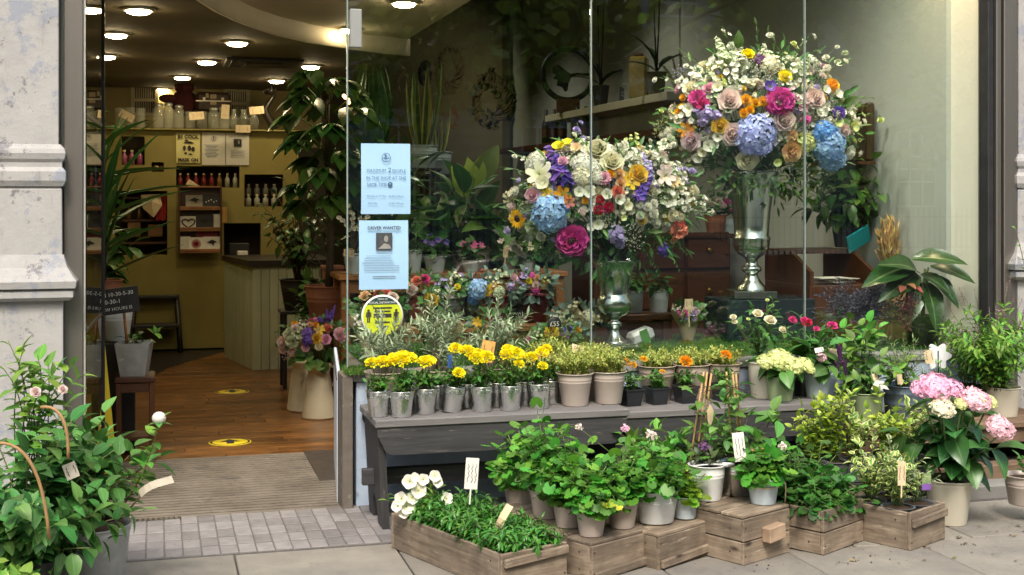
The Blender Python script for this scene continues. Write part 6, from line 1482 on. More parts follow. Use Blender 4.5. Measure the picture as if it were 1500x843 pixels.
# gilt frame on the right wall
t = thing('picture_frame', 'dark gilt picture frame leaning behind the tall arrangement', 'picture frame', onX(1246, 238, 4.29)); o = t.location
a = onX(1278, 155, 4.28); H_ = a.z - o.z + .02; 
B = MB(); 
for y_ in (-.26, .26): B.box((-.02, y_, H_ / 2), (.05, .06, H_), 0, 0, .012)
for z_ in (.035, H_ - .035): B.box((-.02, 0, z_), (.05, .458, .06), 0, 0, .012)
B.build('frame', wood('gilt_wood', (.075, .048, .016), (.03, .018, .008), None, 2, .4), t); B = MB(); B.box((-.012, 0, H_ / 2), (.01, .46, H_ - .11)); B.build('picture', pm('old_canvas', (.07, .06, .035), (.04, .035, .02), 4, .5), t)
B = MB(); B.box((-.06, 0, -.01), (.12, .6, .02)); o2 = B.build('ledge', M_brown_furn, t)
# wall shelf with sculpture and orchids
a, b = onX(975, 134, 4.02), onX(797, 166, 4.02)
t = thing('wall_shelf', 'long cream shelf on the sage wall under the ring sculpture', 'shelf', (4.17, (a.y + b.y) / 2, a.z)); 
B = MB(); B.box((0, 0, -.035), (.28, b.y - a.y, .07), 0, 0, .004); B.build('board', pm('shelf_cream', (.46, .44, .30), (.42, .40, .27), 4, .6), t); zsf = a.z
q = onX(832, 148, 4.10); q.z = zsf; kq = mpp(q); t = thing('ring_sculpture', 'dark round openwork leaf sculpture on a brown wooden block', 'sculpture', q, rad(-14)); r = 37 * kq
B = MB(); B.box((0, 0, .07), (.24, .10, .14), 0, 0, .006); B.build('block', pm('block_wood', (.16, .055, .025), (.12, .04, .02), 12, .5), t)
B = MB(); B.tube([(r * math.cos(i * 2 * PI / 40), 0, .13 + r + r * math.sin(i * 2 * PI / 40)) for i in range(41)], .03, 8, cap=False); B.build('ring', M_black, t)
B = MB(); zc = .13 + r; pts = [(.1, .03), (-.15, .22), (-.38, .40), (-.62, .30), (-.60, .05), (-.48, .02), (-.58, -.15), (-.42, -.2), (-.45, -.42), (-.22, -.50), (-.12, -.68), (-.02, -.62), (.02, -.35), (.12, -.12), (.35, -.02), (.95, -.05), (.95, .05), (.4, .08)]
B.prism([(x * r, zc + z * r) for x, z in pts], -.02, .02); B.build('leaf_shape', M_black, t)
def orchid(px, py, label, vasemat, hgt):
    q = onX(px, py, 4.12); q.z = zsf; t = thing('orchid', label, 'plant', q, 0, 'orchids on the wall shelf')
    pot(t, .085, .06, .2, vasemat, ribs=(), seg=18)
    for d, s_ in (((-.2, -.3, .9), .5), ((.35, -.2, .6), .42), ((-.5, .1, .5), .36), ((.1, .3, .8), .4), ((.45, .2, .75), .4)): link('leaf', leafmesh('strap', leafm('leaf_orchid', (.008, .022, .008), rough=.4, trans=.05)), t, frame((0, 0, .2), d, (0, -.3, 1), s_))
    for s_ in (-1, 1):
        B = MB(); pl = [V((0, 0, .2)), V((s_ * .02, 0, .6)), V((s_ * .03, 0, hgt * .8)), V((s_ * .12, -.05, hgt))]; B.tube(pl, .008, 5); B.build('flower_stem', M_black, t)
        for i in range(4): flower(t, 'bell_flower', 'green_white', (s_ * (.04 + .03 * i), -.04, hgt * (.8 + .06 * i)), (s_ * .4, -1, .2), .12)
orchid(880, 148, 'white orchid in a dark vase right of the ring sculpture', M_black, 1.25); orchid(962, 134, 'orchid with tall dark stems at the near end of the wall shelf', pm('stone_pot', (.10, .10, .06), (.07, .07, .04), 9, .7), 1.5)
q = onX(936, 138, 4.14); q.z = zsf; t = thing('ochre_jar', 'tall square ochre glass jar on the wall shelf', 'jar', q, rad(60)); B = MB(); B.box((0, 0, .19), (.16, .16, .38), 0, 0, .02); B.build('body', pm('ochre_glass', (.20, .15, .03), (.14, .1, .02), 5, .25), t); B = MB(); B.box((0, 0, .395), (.08, .08, .03), 0, 0, .01); B.build('neck', M_brown_furn, t)
q = onX(911, 140, 4.12); q.z = zsf; t = thing('shelf_card', 'small black card with white writing on the wall shelf', 'name card', q, rad(60)); B = MB(); B.box((0, 0, .07), (.2, .01, .13)); B.build('card', M_black, t); B = MB(); [B.tube([(-.07 + .014 * i, -.007, .09 - .03 * j + (.008 if i % 2 else -.004)) for i in range(11)], .003, 3) for j in range(2)]; B.build('chalk_writing', M_white_card, t)
# row of bottles and spiky succulents on the back sill below the shelf
for i, px in enumerate((800, 812, 824, 846, 858)):
    q = onX(px, 212, 4.12); t = thing('wine_bottle', 'dark bottle on the back ledge, ' + ['first', 'second', 'third', 'fourth', 'fifth'][i] + ' from the wreaths', 'bottle', q, 0, 'dark bottles on the back ledge'); B = MB(); B.lathe([(.001, 0), (.05, 0), (.05, .22), (.018, .30), (.018, .38), (.001, .38)], 12); B.build('glass_body', M_black, t); B = MB(); B.lathe([(.0505, .08), (.0505, .17)], 12); B.build('label', M_brown_furn, t)
ya, yb = onX(800, 212, 4.1).y, onX(860, 212, 4.1).y
t = thing('back_ledge', 'dark ledge below the wall shelf carrying dark bottles', 'ledge', (4.15, 11.5, onX(800, 212, 4.12).z)); B = MB(); B.box((0, .6, -.03), (.3, 6.5, .06), 0, 0, .003); B.build('board', M_brown_furn_x, t)
# wreaths on the angled wall
wa, wn = rad(23), None
def onB(px, py):
    r = ray(px, py); nx, ny = math.cos(wa), math.sin(wa); P0 = V((4.3 - .07 * nx, 15.72, 0)); d = (nx * P0.x + ny * (P0.y)) / (nx * r.x + ny * r.y); return V((0, 0, CH)) + r * d
def wreath(px, py, hpx, label, mt, ratio=.27, leafy=None, loose=44):
    q = onB(px, py); kq = mpp(q); R_ = hpx * kq / 2; t = thing('wreath', label, 'wreath', (q.x - .06, q.y - .03, q.z), wa + PI / 2, 'wreaths on the dark wall'); tr = R_ * ratio
    B = MB()
    for i in range(loose):
        ph, tw = rnd.random() * 6.28, rnd.choice((3, 4, 5)); rr = tr * rnd.uniform(.5, 1.0); pts = []
        for j in range(37):
            a_ = 2 * PI * j / 36; c_ = ph + tw * a_ ; R2_ = R_ - tr + rr * math.cos(c_); pts.append((R2_ * math.cos(a_), rr * math.sin(c_) * .8, R2_ * math.sin(a_)))
        B.tube(pts, rnd.uniform(.010, .02), 4, cap=False)
    B.build('twigs', mt, t, kind='stuff')
    if leafy:
        L = MB(); lv, lf, lu = LEAF['ovate']
        for i in range(260): a_ = rnd.random() * 6.28; c_ = rnd.random() * 6.28; R2_ = R_ - tr + tr * math.cos(c_); L.add(lv, lf, 0, frame((R2_ * math.cos(a_), tr * math.sin(c_), R2_ * math.sin(a_)), (rnd.gauss(0, 1), rnd.gauss(0, 1), rnd.gauss(0, 1)), (0, 1, .3), rnd.uniform(.05, .11)), lu)
        L.build('leaves', leafy, t, kind='stuff')
M_w1 = pm('wreath_twig', (.13, .10, .05), (.08, .06, .03), 40, .8); M_w2 = pm('wreath_pale', (.32, .27, .17), (.22, .18, .11), 40, .8); M_w3 = pm('wreath_rust', (.24, .10, .04), (.16, .07, .03), 40, .8)
wreath(668, 105, 74, 'big round twig wreath high on the dark wall', M_w1, .3); wreath(632, 108, 40, 'small dark dense wreath left of the big twig wreath', M_black, .42)
wreath(600, 122, 38, 'pale plaited straw wreath behind the snake plant', M_w2, .3, loose=16); wreath(727, 148, 86, 'large leafy wreath near the wall edge', M_w1, .26, leafm('leaf_dry', (.09, .09, .03), rough=.7)); wreath(672, 175, 36, 'small rust coloured wreath below the big twig wreath', M_w3, .34, loose=18); wreath(653, 212, 44, 'dark wreath low on the wall beside the small snake plant', M_w1, .34); wreath(575, 148, 26, 'small ochre wreath half hidden by strap leaves', M_w3, .3, loose=14)

# ---------------------------------------------------------------- right end of the display
t = thing('wheat_sheaf', 'golden sheaf of dried wheat standing by the white wall panel', 'wheat sheaf', onZ(1298, 492, .645)); o = t.location; Yw = o.y
mw = leafm('wheat', (.55, .36, .13), rough=.7, trans=.2, vv=.25); B = MB(); E = MB(); lv, lf, lu = LEAF['needle']
tie = onY(1305, 440, Yw) - o
for i in range(150):
    a_ = rnd.random() * 6.28; q = math.sqrt(rnd.random()); f_ = V((math.cos(a_) * q * .09, math.sin(a_) * q * .06, 0)); mid = tie + V((math.cos(a_) * q * .035, math.sin(a_) * q * .03, 0)); tp = onY(rnd.uniform(1290, 1350), rnd.uniform(322, 375), Yw) - o + V((0, rnd.uniform(-.07, .07), 0))
    pl = bez(f_, mid * 1.0 + V((0, 0, 0)), tp, 5); B.tube([f_, mid, (mid + tp) / 2 + V((rnd.gauss(0, .006), 0, .004)), tp], .0022, 3, cap=False)
    for j in range(5): E.add(lv, lf, 0, frame(tp - (tp - mid).normalized() * (.07 - .016 * j), (tp - mid).normalized() + V((rnd.gauss(0, .3), rnd.gauss(0, .3), 0)), (rnd.gauss(0, 1), -1, 0), .06), lu)
B.build('stalks', mw, t, kind='stuff'); E.build('ears', mw, t, kind='stuff')
B = MB(); B.lathe([(.04, -.015), (.045, 0), (.04, .015)], 14, 0, Matrix.Translation(tie)); B.build('tie', M_kraft, t)
mp = onZ(1352, 478, .645); mp = V((onY(1352, 470, 6.46).x, 6.46, .645)); t = thing('medinilla', 'exotic plant with very large arching leaves and hanging dark pink flower', 'plant', mp); k = mpp(mp); pot(t, .11, .08, .17, M_black)
M_med = leafm('leaf_medinilla', (.025, .075, .016), (.16, .24, .09), None, .28, .12, .01, .15)
hub = onY(1352, 425, 6.44) - mp
for tx, ty, bx, by in ((1268, 418, 1332, 392), (1290, 440, 1345, 402), (1402, 384, 1335, 380), (1424, 410, 1362, 390), (1400, 446, 1362, 404), (1372, 486, 1354, 412), (1326, 482, 1342, 415), (1300, 388, 1345, 400), (1385, 425, 1348, 402)):
    p0, p1 = onY(bx, by, 6.42) - mp, onY(min(tx, 1418), ty, 6.275 if tx > 1360 else 6.32) - mp; D = p1 - p0; n0 = V((-D.x / D.length * .5, -.75, 1)).normalized(); D2 = D + n0 * .36 * D.length; link('leaf', leafmesh('big', M_med), t, frame(p0, D2, n0, D2.length * 1.06))
for d in ((-.2, .7, .6), (-.6, .6, .5), (-.9, .3, .5)): link('leaf', leafmesh('big', M_med), t, frame(hub, d, (0, .3, 1), .2))
B = MB(); B.tube([(0, 0, .12), hub * .6 + V((0, 0, .02)), hub, hub + V((.0, -.02, .12))], [.014, .012, .01, .006], 6); [B.tube([hub, onY(bx, by, 6.42) - mp], .006, 5) for bx, by in ((1330, 388), (1345, 405), (1330, 378), (1360, 392), (1362, 405), (1352, 415))]; B.build('stems', M_stem, t, kind='stuff')
F = MB(); s0 = onY(1330, 424, 6.33) - mp
for i in range(150):
    z = rnd.random(); rr = .055 * (1 - .5 * z); q = s0 + V((rnd.gauss(0, rr * .6), rnd.gauss(0, rr * .5), -.02 - z * .21)); F.tube([s0 + (q - s0) * .7, q], .0012, 3, cap=False); F.add([(.006, 0, 0), (-.006, 0, 0), (0, .006, 0), (0, -.006, 0), (0, 0, .008), (0, 0, -.008)], [(0, 2, 4), (2, 1, 4), (1, 3, 4), (3, 0, 4), (2, 0, 5), (1, 2, 5), (3, 1, 5), (0, 3, 5)], 0, Matrix.Translation(q))
F.build('hanging_flower', leafm('medinilla_pink', (.16, .02, .045), rough=.5, trans=.2, vv=.4), t)
for dx, dz, d in ((-.03, .02, (-.5, -.6, -.2)), (.03, .02, (.5, -.6, -.3)), (0, .03, (.1, -1, -.1))): link('bract', leafmesh('ovate', leafm('bract_coral', (.55, .16, .12), trans=.3)), t, frame(s0 + V((dx, 0, dz)), d, (0, -.5, 1), .07))
t = thing('cardboard_panel', 'plain brown cardboard panel behind the large leaves', 'cardboard', V((4.22, 6.75, .645))); B = MB(); B.box((0, 0, .18), (.16, .05, .36), 0, 0, .003); B.build('panel', pm('cardboard', (.34, .21, .09), (.30, .18, .075), 9, .8), t)
# dried lavender bundle on the ledge
lp = V((onY(1262, 470, 6.5).x, 6.5, .645)); t = thing('lavender_bundle', 'bundle of dried dark lavender behind the herbs', 'dried flowers', lp); B = MB(); cB = onY(1262, 455, 6.5) - lp
B.tube([(0, 0, 0), cB * .5, cB], .02, 6)
lv, lf, lu = LEAF['chip']
for i in range(420):
    a_ = rnd.random() * 6.28; e_ = rnd.uniform(-.5, 1.3); R_ = rnd.uniform(.05, .17) * (1 + .35 * math.sin(a_ * 2.3 + 1)); d = V((math.cos(a_) * math.cos(e_) * 1.25, math.sin(a_) * math.cos(e_) * .7, math.sin(e_) * .8)); q = cB + d * R_; tg_ = (d * .8 + V((rnd.gauss(0, .6), rnd.gauss(0, .4), rnd.gauss(0, .4)))).normalized(); B.tube([q - tg_ * .05, q, q + tg_ * .05], .0013, 3)
    for j in range(11): w2 = V((rnd.gauss(0, 1), rnd.gauss(0, 1), rnd.gauss(0, 1))).normalized(); B.add(lv, lf, 0, frame(q + tg_ * (.05 * j / 10), w2 + tg_, w2, .016), lu)
B.build('stalks', leafm('lavender_dry', (.07, .07, .105), rough=.8, trans=0, vv=.7), t, kind='stuff')

# ================================================================= BENCHES BEFORE THE WINDOW
M_bench = wood('black_bench_wood', (.022, .022, .024), (.066, .065, .068), None, 0, .55, 1.0, .1, (.27, .23, .18))
M_bench_top = wood('grey_bench_top', (.10, .095, .095), (.20, .19, .185), None, 0, .7, 1.0, .1, (.05, .048, .048))
M_bench_z = wood('black_bench_leg', (.016, .016, .018), (.05, .048, .05), None, 2, .55, 1.0, .1, (.22, .19, .15))
def bench(label, x0, x1, y0, y1, z, nb=3):
    t = thing('plank_bench', label, 'bench', ((x0 + x1) / 2, (y0 + y1) / 2, 0), 0, 'black painted benches before the window'); L, D = x1 - x0, y1 - y0
    for i in range(nb):
        B = MB(); B.box((0, 0, 0), (L, D / nb - .005, .034), 0, 0, .004); B.build('top_plank', M_bench_top, t, Matrix.Translation((rnd.uniform(-.003, .003), -D / 2 + D / nb * (i + .5), z - .017)))
    # front and back aprons with rounded lower corners
    for s_, nm in ((-1, 'front_apron'), (1, 'back_apron')):
        c = .05; zt = z - .036; zb = z - .158; pts = [(-L / 2 + .01, zt), (-L / 2 + .01, zb + .09)] + [(-L / 2 + .035 + c - c * math.cos(a_), zb + c - c * math.sin(a_)) for a_ in [rad(10 + 16 * i) for i in range(6)]] + [(L / 2 - .035 - c + c * math.sin(a_), zb + c - c * math.cos(a_)) for a_ in [rad(16 * i) for i in range(6)]] + [(L / 2 - .01, zb + .09), (L / 2 - .01, zt)]
        B = MB(); yy = s_ * (D / 2 - .022); B.prism(pts, yy - .011, yy + .011); B.build(nm, M_bench, t)
    for sx in (-1, 1):
        B = MB(); w_ = D - .09; pts = [(-w_ / 2, 0), (-w_ / 2, z - .036), (w_ / 2, z - .036), (w_ / 2, 0), (.07, 0), (.045, .1), (0, .13), (-.045, .1), (-.07, 0)]
        B.prism(pts, -.016, .016, 0, Matrix.Rotation(PI / 2, 4, 'Z')); B.build('end_leg', M_bench_z, t, Matrix.Translation((sx * (L / 2 - .055), 0, 0)) @ Matrix.Rotation(rad(3) * sx, 4, 'Y'))
    B = MB(); B.box((0, 0, .205), (L + .05, .035, .075), 0, 0, .004); B.build('stretcher', M_bench, t)
    return t
Z1, Z2, Z3 = .50, .465, .335
bench('black worn bench carrying the yellow marigolds and tan pots', .93, 2.122, 5.68, 6.15, Z1)
bench('black worn bench carrying the orange marigolds and pale hydrangea', 2.132, 3.345, 5.80, 6.17, Z2)
t = thing('low_shelf', 'low brown plank shelf carrying the green and blue buckets', 'shelf', (3.95, 5.95, 0))
M_shelf = wood('brown_shelf_wood', (.16, .10, .06), (.26, .17, .11), (.06, .035, .02), 0, .75)
for i in range(3): B = MB(); B.box((0, 0, 0), (1.2, .148, .03), 0, 0, .004); B.build('top_plank', M_shelf, t, Matrix.Translation((0, -.16 + i * .155, Z3 - .015)))
for x in (-.55, .0, .55): B = MB(); B.box((x, 0, (Z3 - .03) / 2), (.05, .42, Z3 - .03), 0, 0, .004); B.build('leg', M_shelf, t)
B = MB(); B.box((0, -.2, Z3 - .07), (1.18, .022, .075), 0, 0, .003); B.build('front_board', M_shelf, t)
B = MB(); B.box((0, -.26, .085), (1.2, .1, .11), 0, 0, .004); B.build('lower_plank', M_shelf, t)

# ================================================================= POTTED PLANTS ON THE BENCHES
M_galv = pm('bright_galvanised', (.82, .83, .82), (.70, .72, .72), 12, .25, 1.0, rv=.04)
M_tan = pm('tan_pot_paint', (.44, .375, .33), (.40, .34, .295), 6, .42, rv=.05)
M_tanrough = pm('tan_clay', (.40, .33, .27), (.30, .25, .20), 14, .8)
M_blackpot = pm('black_plastic', (.022, .025, .03), (.016, .018, .022), 12, .4)
M_greenpot = pm('sage_green_pot', (.30, .38, .20), (.27, .345, .18), 6, .4, rv=.05)
M_creampot = pm('cream_pot', (.70, .66, .54), (.66, .62, .50), 6, .35, rv=.03)
M_bluewash = pm('blue_washed_zinc', (.55, .63, .68), (.42, .50, .56), 16, .55, .1, stretch=(1, 1, .4))
M_bluebucket = pm('blue_grey_zinc', (.13, .18, .24), (.20, .26, .33), 7, .42, .6, spots=(8, .66, (.45, .52, .58)))
G_mari = leafm('leaf_marigold', (.075, .21, .03), None, None, .45, .3)
G_thyme = leafm('leaf_thyme', (.46, .54, .13), None, None, .5, .35, .03, .4)
G_olive = leafm('leaf_olive', (.31, .40, .24), (.42, .5, .33), None, .5, .2, .02, .45)
G_ger = leafm('leaf_geranium', (.095, .30, .032), (.13, .36, .05), None, .45, .3, .025, .5)
G_rose = leafm('leaf_rose', (.055, .17, .032), (.10, .22, .06), None, .35, .22, .02, .35)
G_hyd = leafm('leaf_hydrangea', (.07, .21, .04), (.14, .28, .08), None, .4, .25, .02, .3)
G_gold = leafm('leaf_golden', (.40, .54, .06), None, None, .35, .3, .02, .25, (.18, .30, .03))
G_var = leafm('leaf_variegated', (.09, .22, .05), None, (.66, .68, .46), .4, .2, .02, .2)
G_varg = leafm('leaf_variegated_gold', (.13, .30, .05), None, (.66, .66, .26), .4, .2, .02, .25)
G_bed = leafm('leaf_bedding', (.06, .215, .028), (.09, .27, .04), None, .35, .25, .02, .35)
G_herb = leafm('leaf_herb', (.17, .36, .05), None, None, .5, .3, .03, .35)
G_rosem = leafm('leaf_rosemary', (.17, .28, .10), None, None, .55, .2, .03, .35)

def marigold(px, py, Y, label, blooms, tilt=0, tall=1.0):
    tilt += rnd.uniform(-.04, .04); tall = rnd.uniform(.85, 1.15)
    p = onY(px, py, Y); p.z = Z1; t = thing('marigold_pot', label, 'plant', p, 0, 'yellow marigolds in small galvanised pots'); h = .118; lean = Matrix.Rotation(tilt, 4, 'Y')
    pot(t, .057, .044, h, M_galv, 'tin_pot', (.74,), .004, 24, lean=lean)
    B = MB()
    for s_ in (-1, 1): B.box((s_ * .018, -.058, h * .8), (.012, .006, .02), 0, 0, .002, lean)
    B.build('pot_lugs', M_galv, t, kind='stuff')
    up = lean @ V((0, 0, 1)); base = lean @ V((0, 0, h * .9)); ss = stems_dome(base, 9, .11 * tall, .062, .5); stem_part(t, ss, .0022, M_stem); leaves_on(t, ss, 'chip', G_mari, 16, (.022, .042), .05, join=True, jit=.6)
    for dx, dy, dz, s_ in blooms:
        q = lean @ V((dx, dy, h + dz)); flower(t, 'marigold', 'lemon', q, (dx * 3, -.5 + dy * 3, 1), s_ * 1.35); B = MB(); B.tube([base, q], .0025, 4); B.build('flower_stem', M_stem, t)
mar = [(555, 606, 5.80, 'leftmost small galvanised pot of yellow marigold at the bench corner', [(-.03, 0, .12, .05), (.02, -.02, .125, .056), (.055, .01, .12, .045)], 0),
       (588, 609, 5.76, 'small galvanised pot of yellow marigold with the biggest bloom cluster', [(-.01, -.02, .135, .066), (.035, .0, .14, .056), (-.035, .01, .14, .05), (.01, .03, .15, .05)], 0),
       (622, 605, 5.81, 'narrow galvanised pot with a single round cluster of marigold', [(-.005, -.01, .115, .058), (.02, .015, .12, .046)], 0),
       (660, 603, 5.83, 'tilted galvanised pot of marigold with one bloom hanging low', [(-.02, .02, .165, .055), (.03, .0, .165, .055), (.06, .02, .16, .045), (-.005, -.05, .065, .046)], rad(12)),
       (706, 605, 5.81, 'galvanised pot of marigold left of the olive price tag', [(-.02, -.01, .125, .058), (.03, .0, .125, .058), (.0, .03, .14, .05)], 0),
       (747, 605, 5.80, 'galvanised pot of marigold below the olive price tag', [(-.02, .0, .135, .052), (.025, -.01, .14, .062), (.0, .03, .155, .052), (.03, -.04, .1, .04)], 0),
       (790, 602, 5.82, 'rightmost galvanised pot of marigold beside the tan thyme pots', [(-.03, .0, .12, .048), (.02, -.01, .14, .05), (.05, .01, .155, .04), (.015, -.03, .08, .04)], 0)]
for m_ in mar: marigold(*m_)
for i, px in enumerate((600, 640, 683, 728, 770, 806)):
    p = onY(px, 590, 5.93); p.z = Z1; t = thing('tin_pot', 'half hidden galvanised pot of green seedlings, ' + ['behind the marigold with the biggest cluster', 'behind the narrow marigold pot', 'behind the tilted marigold pot', 'behind the two marigolds left of the tag', 'behind the marigold at the tag', 'behind the rightmost marigold'][i], 'plant', p, 0, 'second row of galvanised pots'); pot(t, .055, .043, .115, M_galv, seg=20)
    ss = stems_dome(V((0, 0, .1)), 8, .08, .06, .5); leaves_on(t, ss, 'chip', G_mari, 12, (.02, .04), .05, join=True, jit=.6)
def thyme(px, py, Y, z, label, rt=.085, h=.155, mt=None, gcol=None, hh=.14, sp_=.135, n=95):
    p = onY(px, py, Y); p.z = z; t = thing('thyme_pot', label, 'plant', p, 0, 'thyme in tan pots'); pot(t, rt, rt * .74, h, mt or M_tan, ribs=(.8, .72)); ss = stems_dome(V((0, 0, h * .9)), n, hh, sp_, .3, hub=rt * .9, lo=.6)
    stem_part(t, ss, .0013, M_twig, seg=3); leaves_on(t, ss, 'chip', gcol or G_thyme, 20, (.012, .023), .05, join=True, jit=.5, lift=.8)
    return t
thyme(842, 594, 5.86, Z1, 'tan tin pot of golden thyme, front left of the two big ones'); thyme(891, 594, 5.88, Z1, 'tan tin pot of golden thyme, front right of the two big ones')
thyme(764, 580, 6.05, Z1, 'tan pot of pale thyme with a card hoop, behind the marigolds', .08, .13); thyme(805, 578, 6.06, Z1, 'tan pot of tall golden thyme behind the front pots', .085, .15, hh=.18); thyme(868, 575, 6.07, Z1, 'tan pot of thyme behind, between the two big front pots', .08, .15)
p = onY(846, 512, 5.98); t = thing('herb_tag', 'brown card tag with brush writing stuck in the thyme', 'price tag', p); tagcard(t, (0, 0, 0), .06, .045, (0, -1, .5), -.3, M_card, 2, stick=.06)
p = onY(790, 528, 5.92); t = thing('raffia_hoop', 'loop of orange raffia hanging over the pale thyme pot', 'raffia loop', p); B = MB()
for i in range(4): B.tube(bez(V((-.06 + .004 * i, 0, -.06)), V((-.03, -.03, .05 + .006 * i)), V((.07, 0, .012 * i)), 9), .0018, 4)
B.build('strands', M_orange_card, t)
def olive(px, py, Y, label, lean, hgt, potm, rt, ph):
    p = onY(px, py, Y); p.z = Z1; t = thing('olive_tree', label, 'plant', p, 0, 'young olive trees on the bench'); pot(t, rt, rt * .8, ph, potm, ribs=(.86,))
    ss = stems_dome(V((0, 0, ph * .85)), 20, hgt, .18, .35, hub=.02, lo=.5)
    B = MB(); tr = [V((0, 0, ph * .8)), V((lean * .2, 0, ph + .06)), V((lean * .4, 0, ph + .13))]; B.tube(tr, [.008, .007, .005], 6); B.build('trunk', M_twig, t)
    for pl in ss:
        for i, q in enumerate(pl): q.x += lean * i / 6
    stem_part(t, ss, .0028, pm('olive_twig', (.24, .23, .17), (.17, .16, .11), 40, .8)); leaves_on(t, ss, 'lance', G_olive, 26, (.03, .052), .25, 1.1, join=True, nup=.3)
    return t
olive(566, 585, 6.04, 'young olive tree in a tan clay pot, nearest the blue wall', .0, .30, M_tanrough, .10, .17); olive(640, 585, 6.05, 'middle young olive tree, tallest of the three', .02, .42, M_tanrough, .10, .17); olive(722, 585, 6.06, 'young olive tree with the orange price tag, leaning right', .05, .38, M_tanrough, .095, .17)
p = onY(714, 515, 5.90); t = thing('olive_tag', 'orange card price tag with brush writing before the right olive tree', 'price tag', p)
o = tagcard(t, (0, 0, 0), .064, .10, (0, -1, .12), -.22, M_orange_card, 2, stick=.05); text('12.', .042, o, Matrix.Translation((.004, -.026, .001)) @ Matrix.Rotation(.1, 4, 'Z'), M_ink)
p = onY(659, 530, 5.93); t = thing('plant_label', 'small blue plastic plant label in the bench pots', 'plant label', p); B = MB(); B.box((0, 0, 0), (.022, .002, .06)); B.build('label', pm('label_blue', (.08, .18, .5), rough=.4), t)
# bench 2: black square pots with orange marigolds
def sqpot(px, py, Y, label, blooms, w_=.05, z=Z2):
    p = onY(px, py, Y); p.z = z; t = thing('square_pot', label, 'plant', p, rad(8), 'orange marigolds in black square pots'); h = .085; B = MB()
    vs = [(x * q, y * q, zz) for zz, q in ((0, w_ * .72), (h * .9, w_ * .98), (h * .9, w_ * 1.06), (h, w_ * 1.06), (h, w_ * .97), (h * .7, w_ * .9)) for x, y in ((-1, -1), (1, -1), (1, 1), (-1, 1))]
    B.add(vs, [(i * 4 + j, i * 4 + (j + 1) % 4, i * 4 + 4 + (j + 1) % 4, i * 4 + 4 + j) for i in range(5) for j in range(4)] + [(20, 21, 22, 23)], smooth=False); B.build('pot', M_blackpot, t)
    ss = stems_dome(V((0, 0, h * .8)), 9, .10, .065, .4); stem_part(t, ss, .002, M_stem); leaves_on(t, ss, 'chip', G_mari, 14, (.02, .042), .05, join=True, jit=.6)
    for dx, dz, s_ in blooms: flower(t, 'marigold', 'gold' if s_ < .05 else 'orange', (dx, -.02, h + dz), (dx, -.7, 1), s_)
sqpot(924, 585, 5.98, 'black square pot with three small orange marigolds by the tan pots', [(-.04, .13, .05), (.0, .115, .042), (.06, .14, .04)]); sqpot(962, 583, 5.99, 'black square pot of marigold with buds only', [(.02, .075, .03)]); sqpot(1004, 584, 5.99, 'black square pot with one big orange marigold', [(-.01, .12, .072)]); sqpot(1060, 580, 6.0, 'black square pot with tall orange marigold behind the canes', [(.0, .145, .06)])
for px, hh, nm in ((962, .09, 'bench thyme in a grey pot, left of the card'), (1012, .09, 'bench thyme in a grey pot, below the glass edge'), (1058, .09, 'bench thyme in a grey pot, left of the cream rose pot')): thyme(px, 560, 6.12, Z2, nm, .095, .175, M_tanrough, None, .10, .13, 70)
# white roses in cream pot, pale hydrangea, pinks
p = onY(1118, 578, 6.04); p.z = Z2; t = thing('rose_pot', 'cream pot of pale yellow white roses', 'plant', p); pot(t, .082, .062, .185, M_creampot, ribs=()); ss = stems_dome(V((0, 0, .17)), 12, .34, .18, .35, lo=.5); stem_part(t, ss, .0028, M_stem); leaves_on(t, ss, 'ovate', G_rose, 13, (.035, .06), .12)
for px, py, s_, kd in ((1074, 465, .034, 'rose'), (1076, 472, .03, 'rose'), (1110, 460, .052, 'rose'), (1128, 470, .062, 'rose'), (1147, 484, .042, 'rose'), (1096, 468, .02, 'rose'), (1124, 440, .02, 'rose')):
    q = onY(px, py, 5.95) - p; flower(t, kd, 'cream' if s_ > .025 else 'lime', q, (rnd.uniform(-.5, .3), -.7, 1), s_); B = MB(); B.tube(bez(V((0, 0, .18)), q * .5 + V((0, 0, .08)), q, 6), .0022, 4); B.build('flower_stem', M_stem, t)
pl = bez(V((.03, 0, .2)), V((.05, 0, .4)), onY(1132, 438, 5.98) - p, 7); stem_part(t, [pl], .0025, M_stem); leaves_on(t, [pl], 'ovate', leafm('leaf_fresh', (.10, .26, .03)), 9, (.03, .05), .5)
def hydrangea(name, label, p, rt, rb, h, mt, blooms, nl, lsz, spread, hgt, gm=G_hyd, ears=False):
    t = thing(name, label, 'plant', p); pot(t, rt, rb, h, mt, ribs=() if not ears else (.9,), rim=.008)
    if ears:
        B = MB(); [B.tube([(s_ * rt, 0, h * .93), (s_ * (rt + .02), 0, h * .95), (s_ * (rt + .02), 0, h * .86), (s_ * rt, 0, h * .84)], .006, 6) for s_ in (-1, 1)]; B.build('ears', mt, t)
    ss = stems_dome(V((0, 0, h * .9)), 9, hgt, spread, .45, lo=.45); stem_part(t, ss, .005, M_stem); leaves_on(t, ss, 'hydr', gm, nl, lsz, .2, .4, droop=.15)
    for q, s_, col, sq in blooms:
        l_ = q - p; d = V((l_.x * .8, -.55 + l_.y, .9)); fl = flower(t, 'hydrangea', col, l_, d, s_); fl.scale = (s_, s_, s_ * sq); B = MB(); B.tube([V((0, 0, h)), l_ * .6 + V((0, 0, h * .3)), l_ - V((0, 0, s_ * .2))], .004, 4); B.build('flower_stem', M_stem, t)
    return t
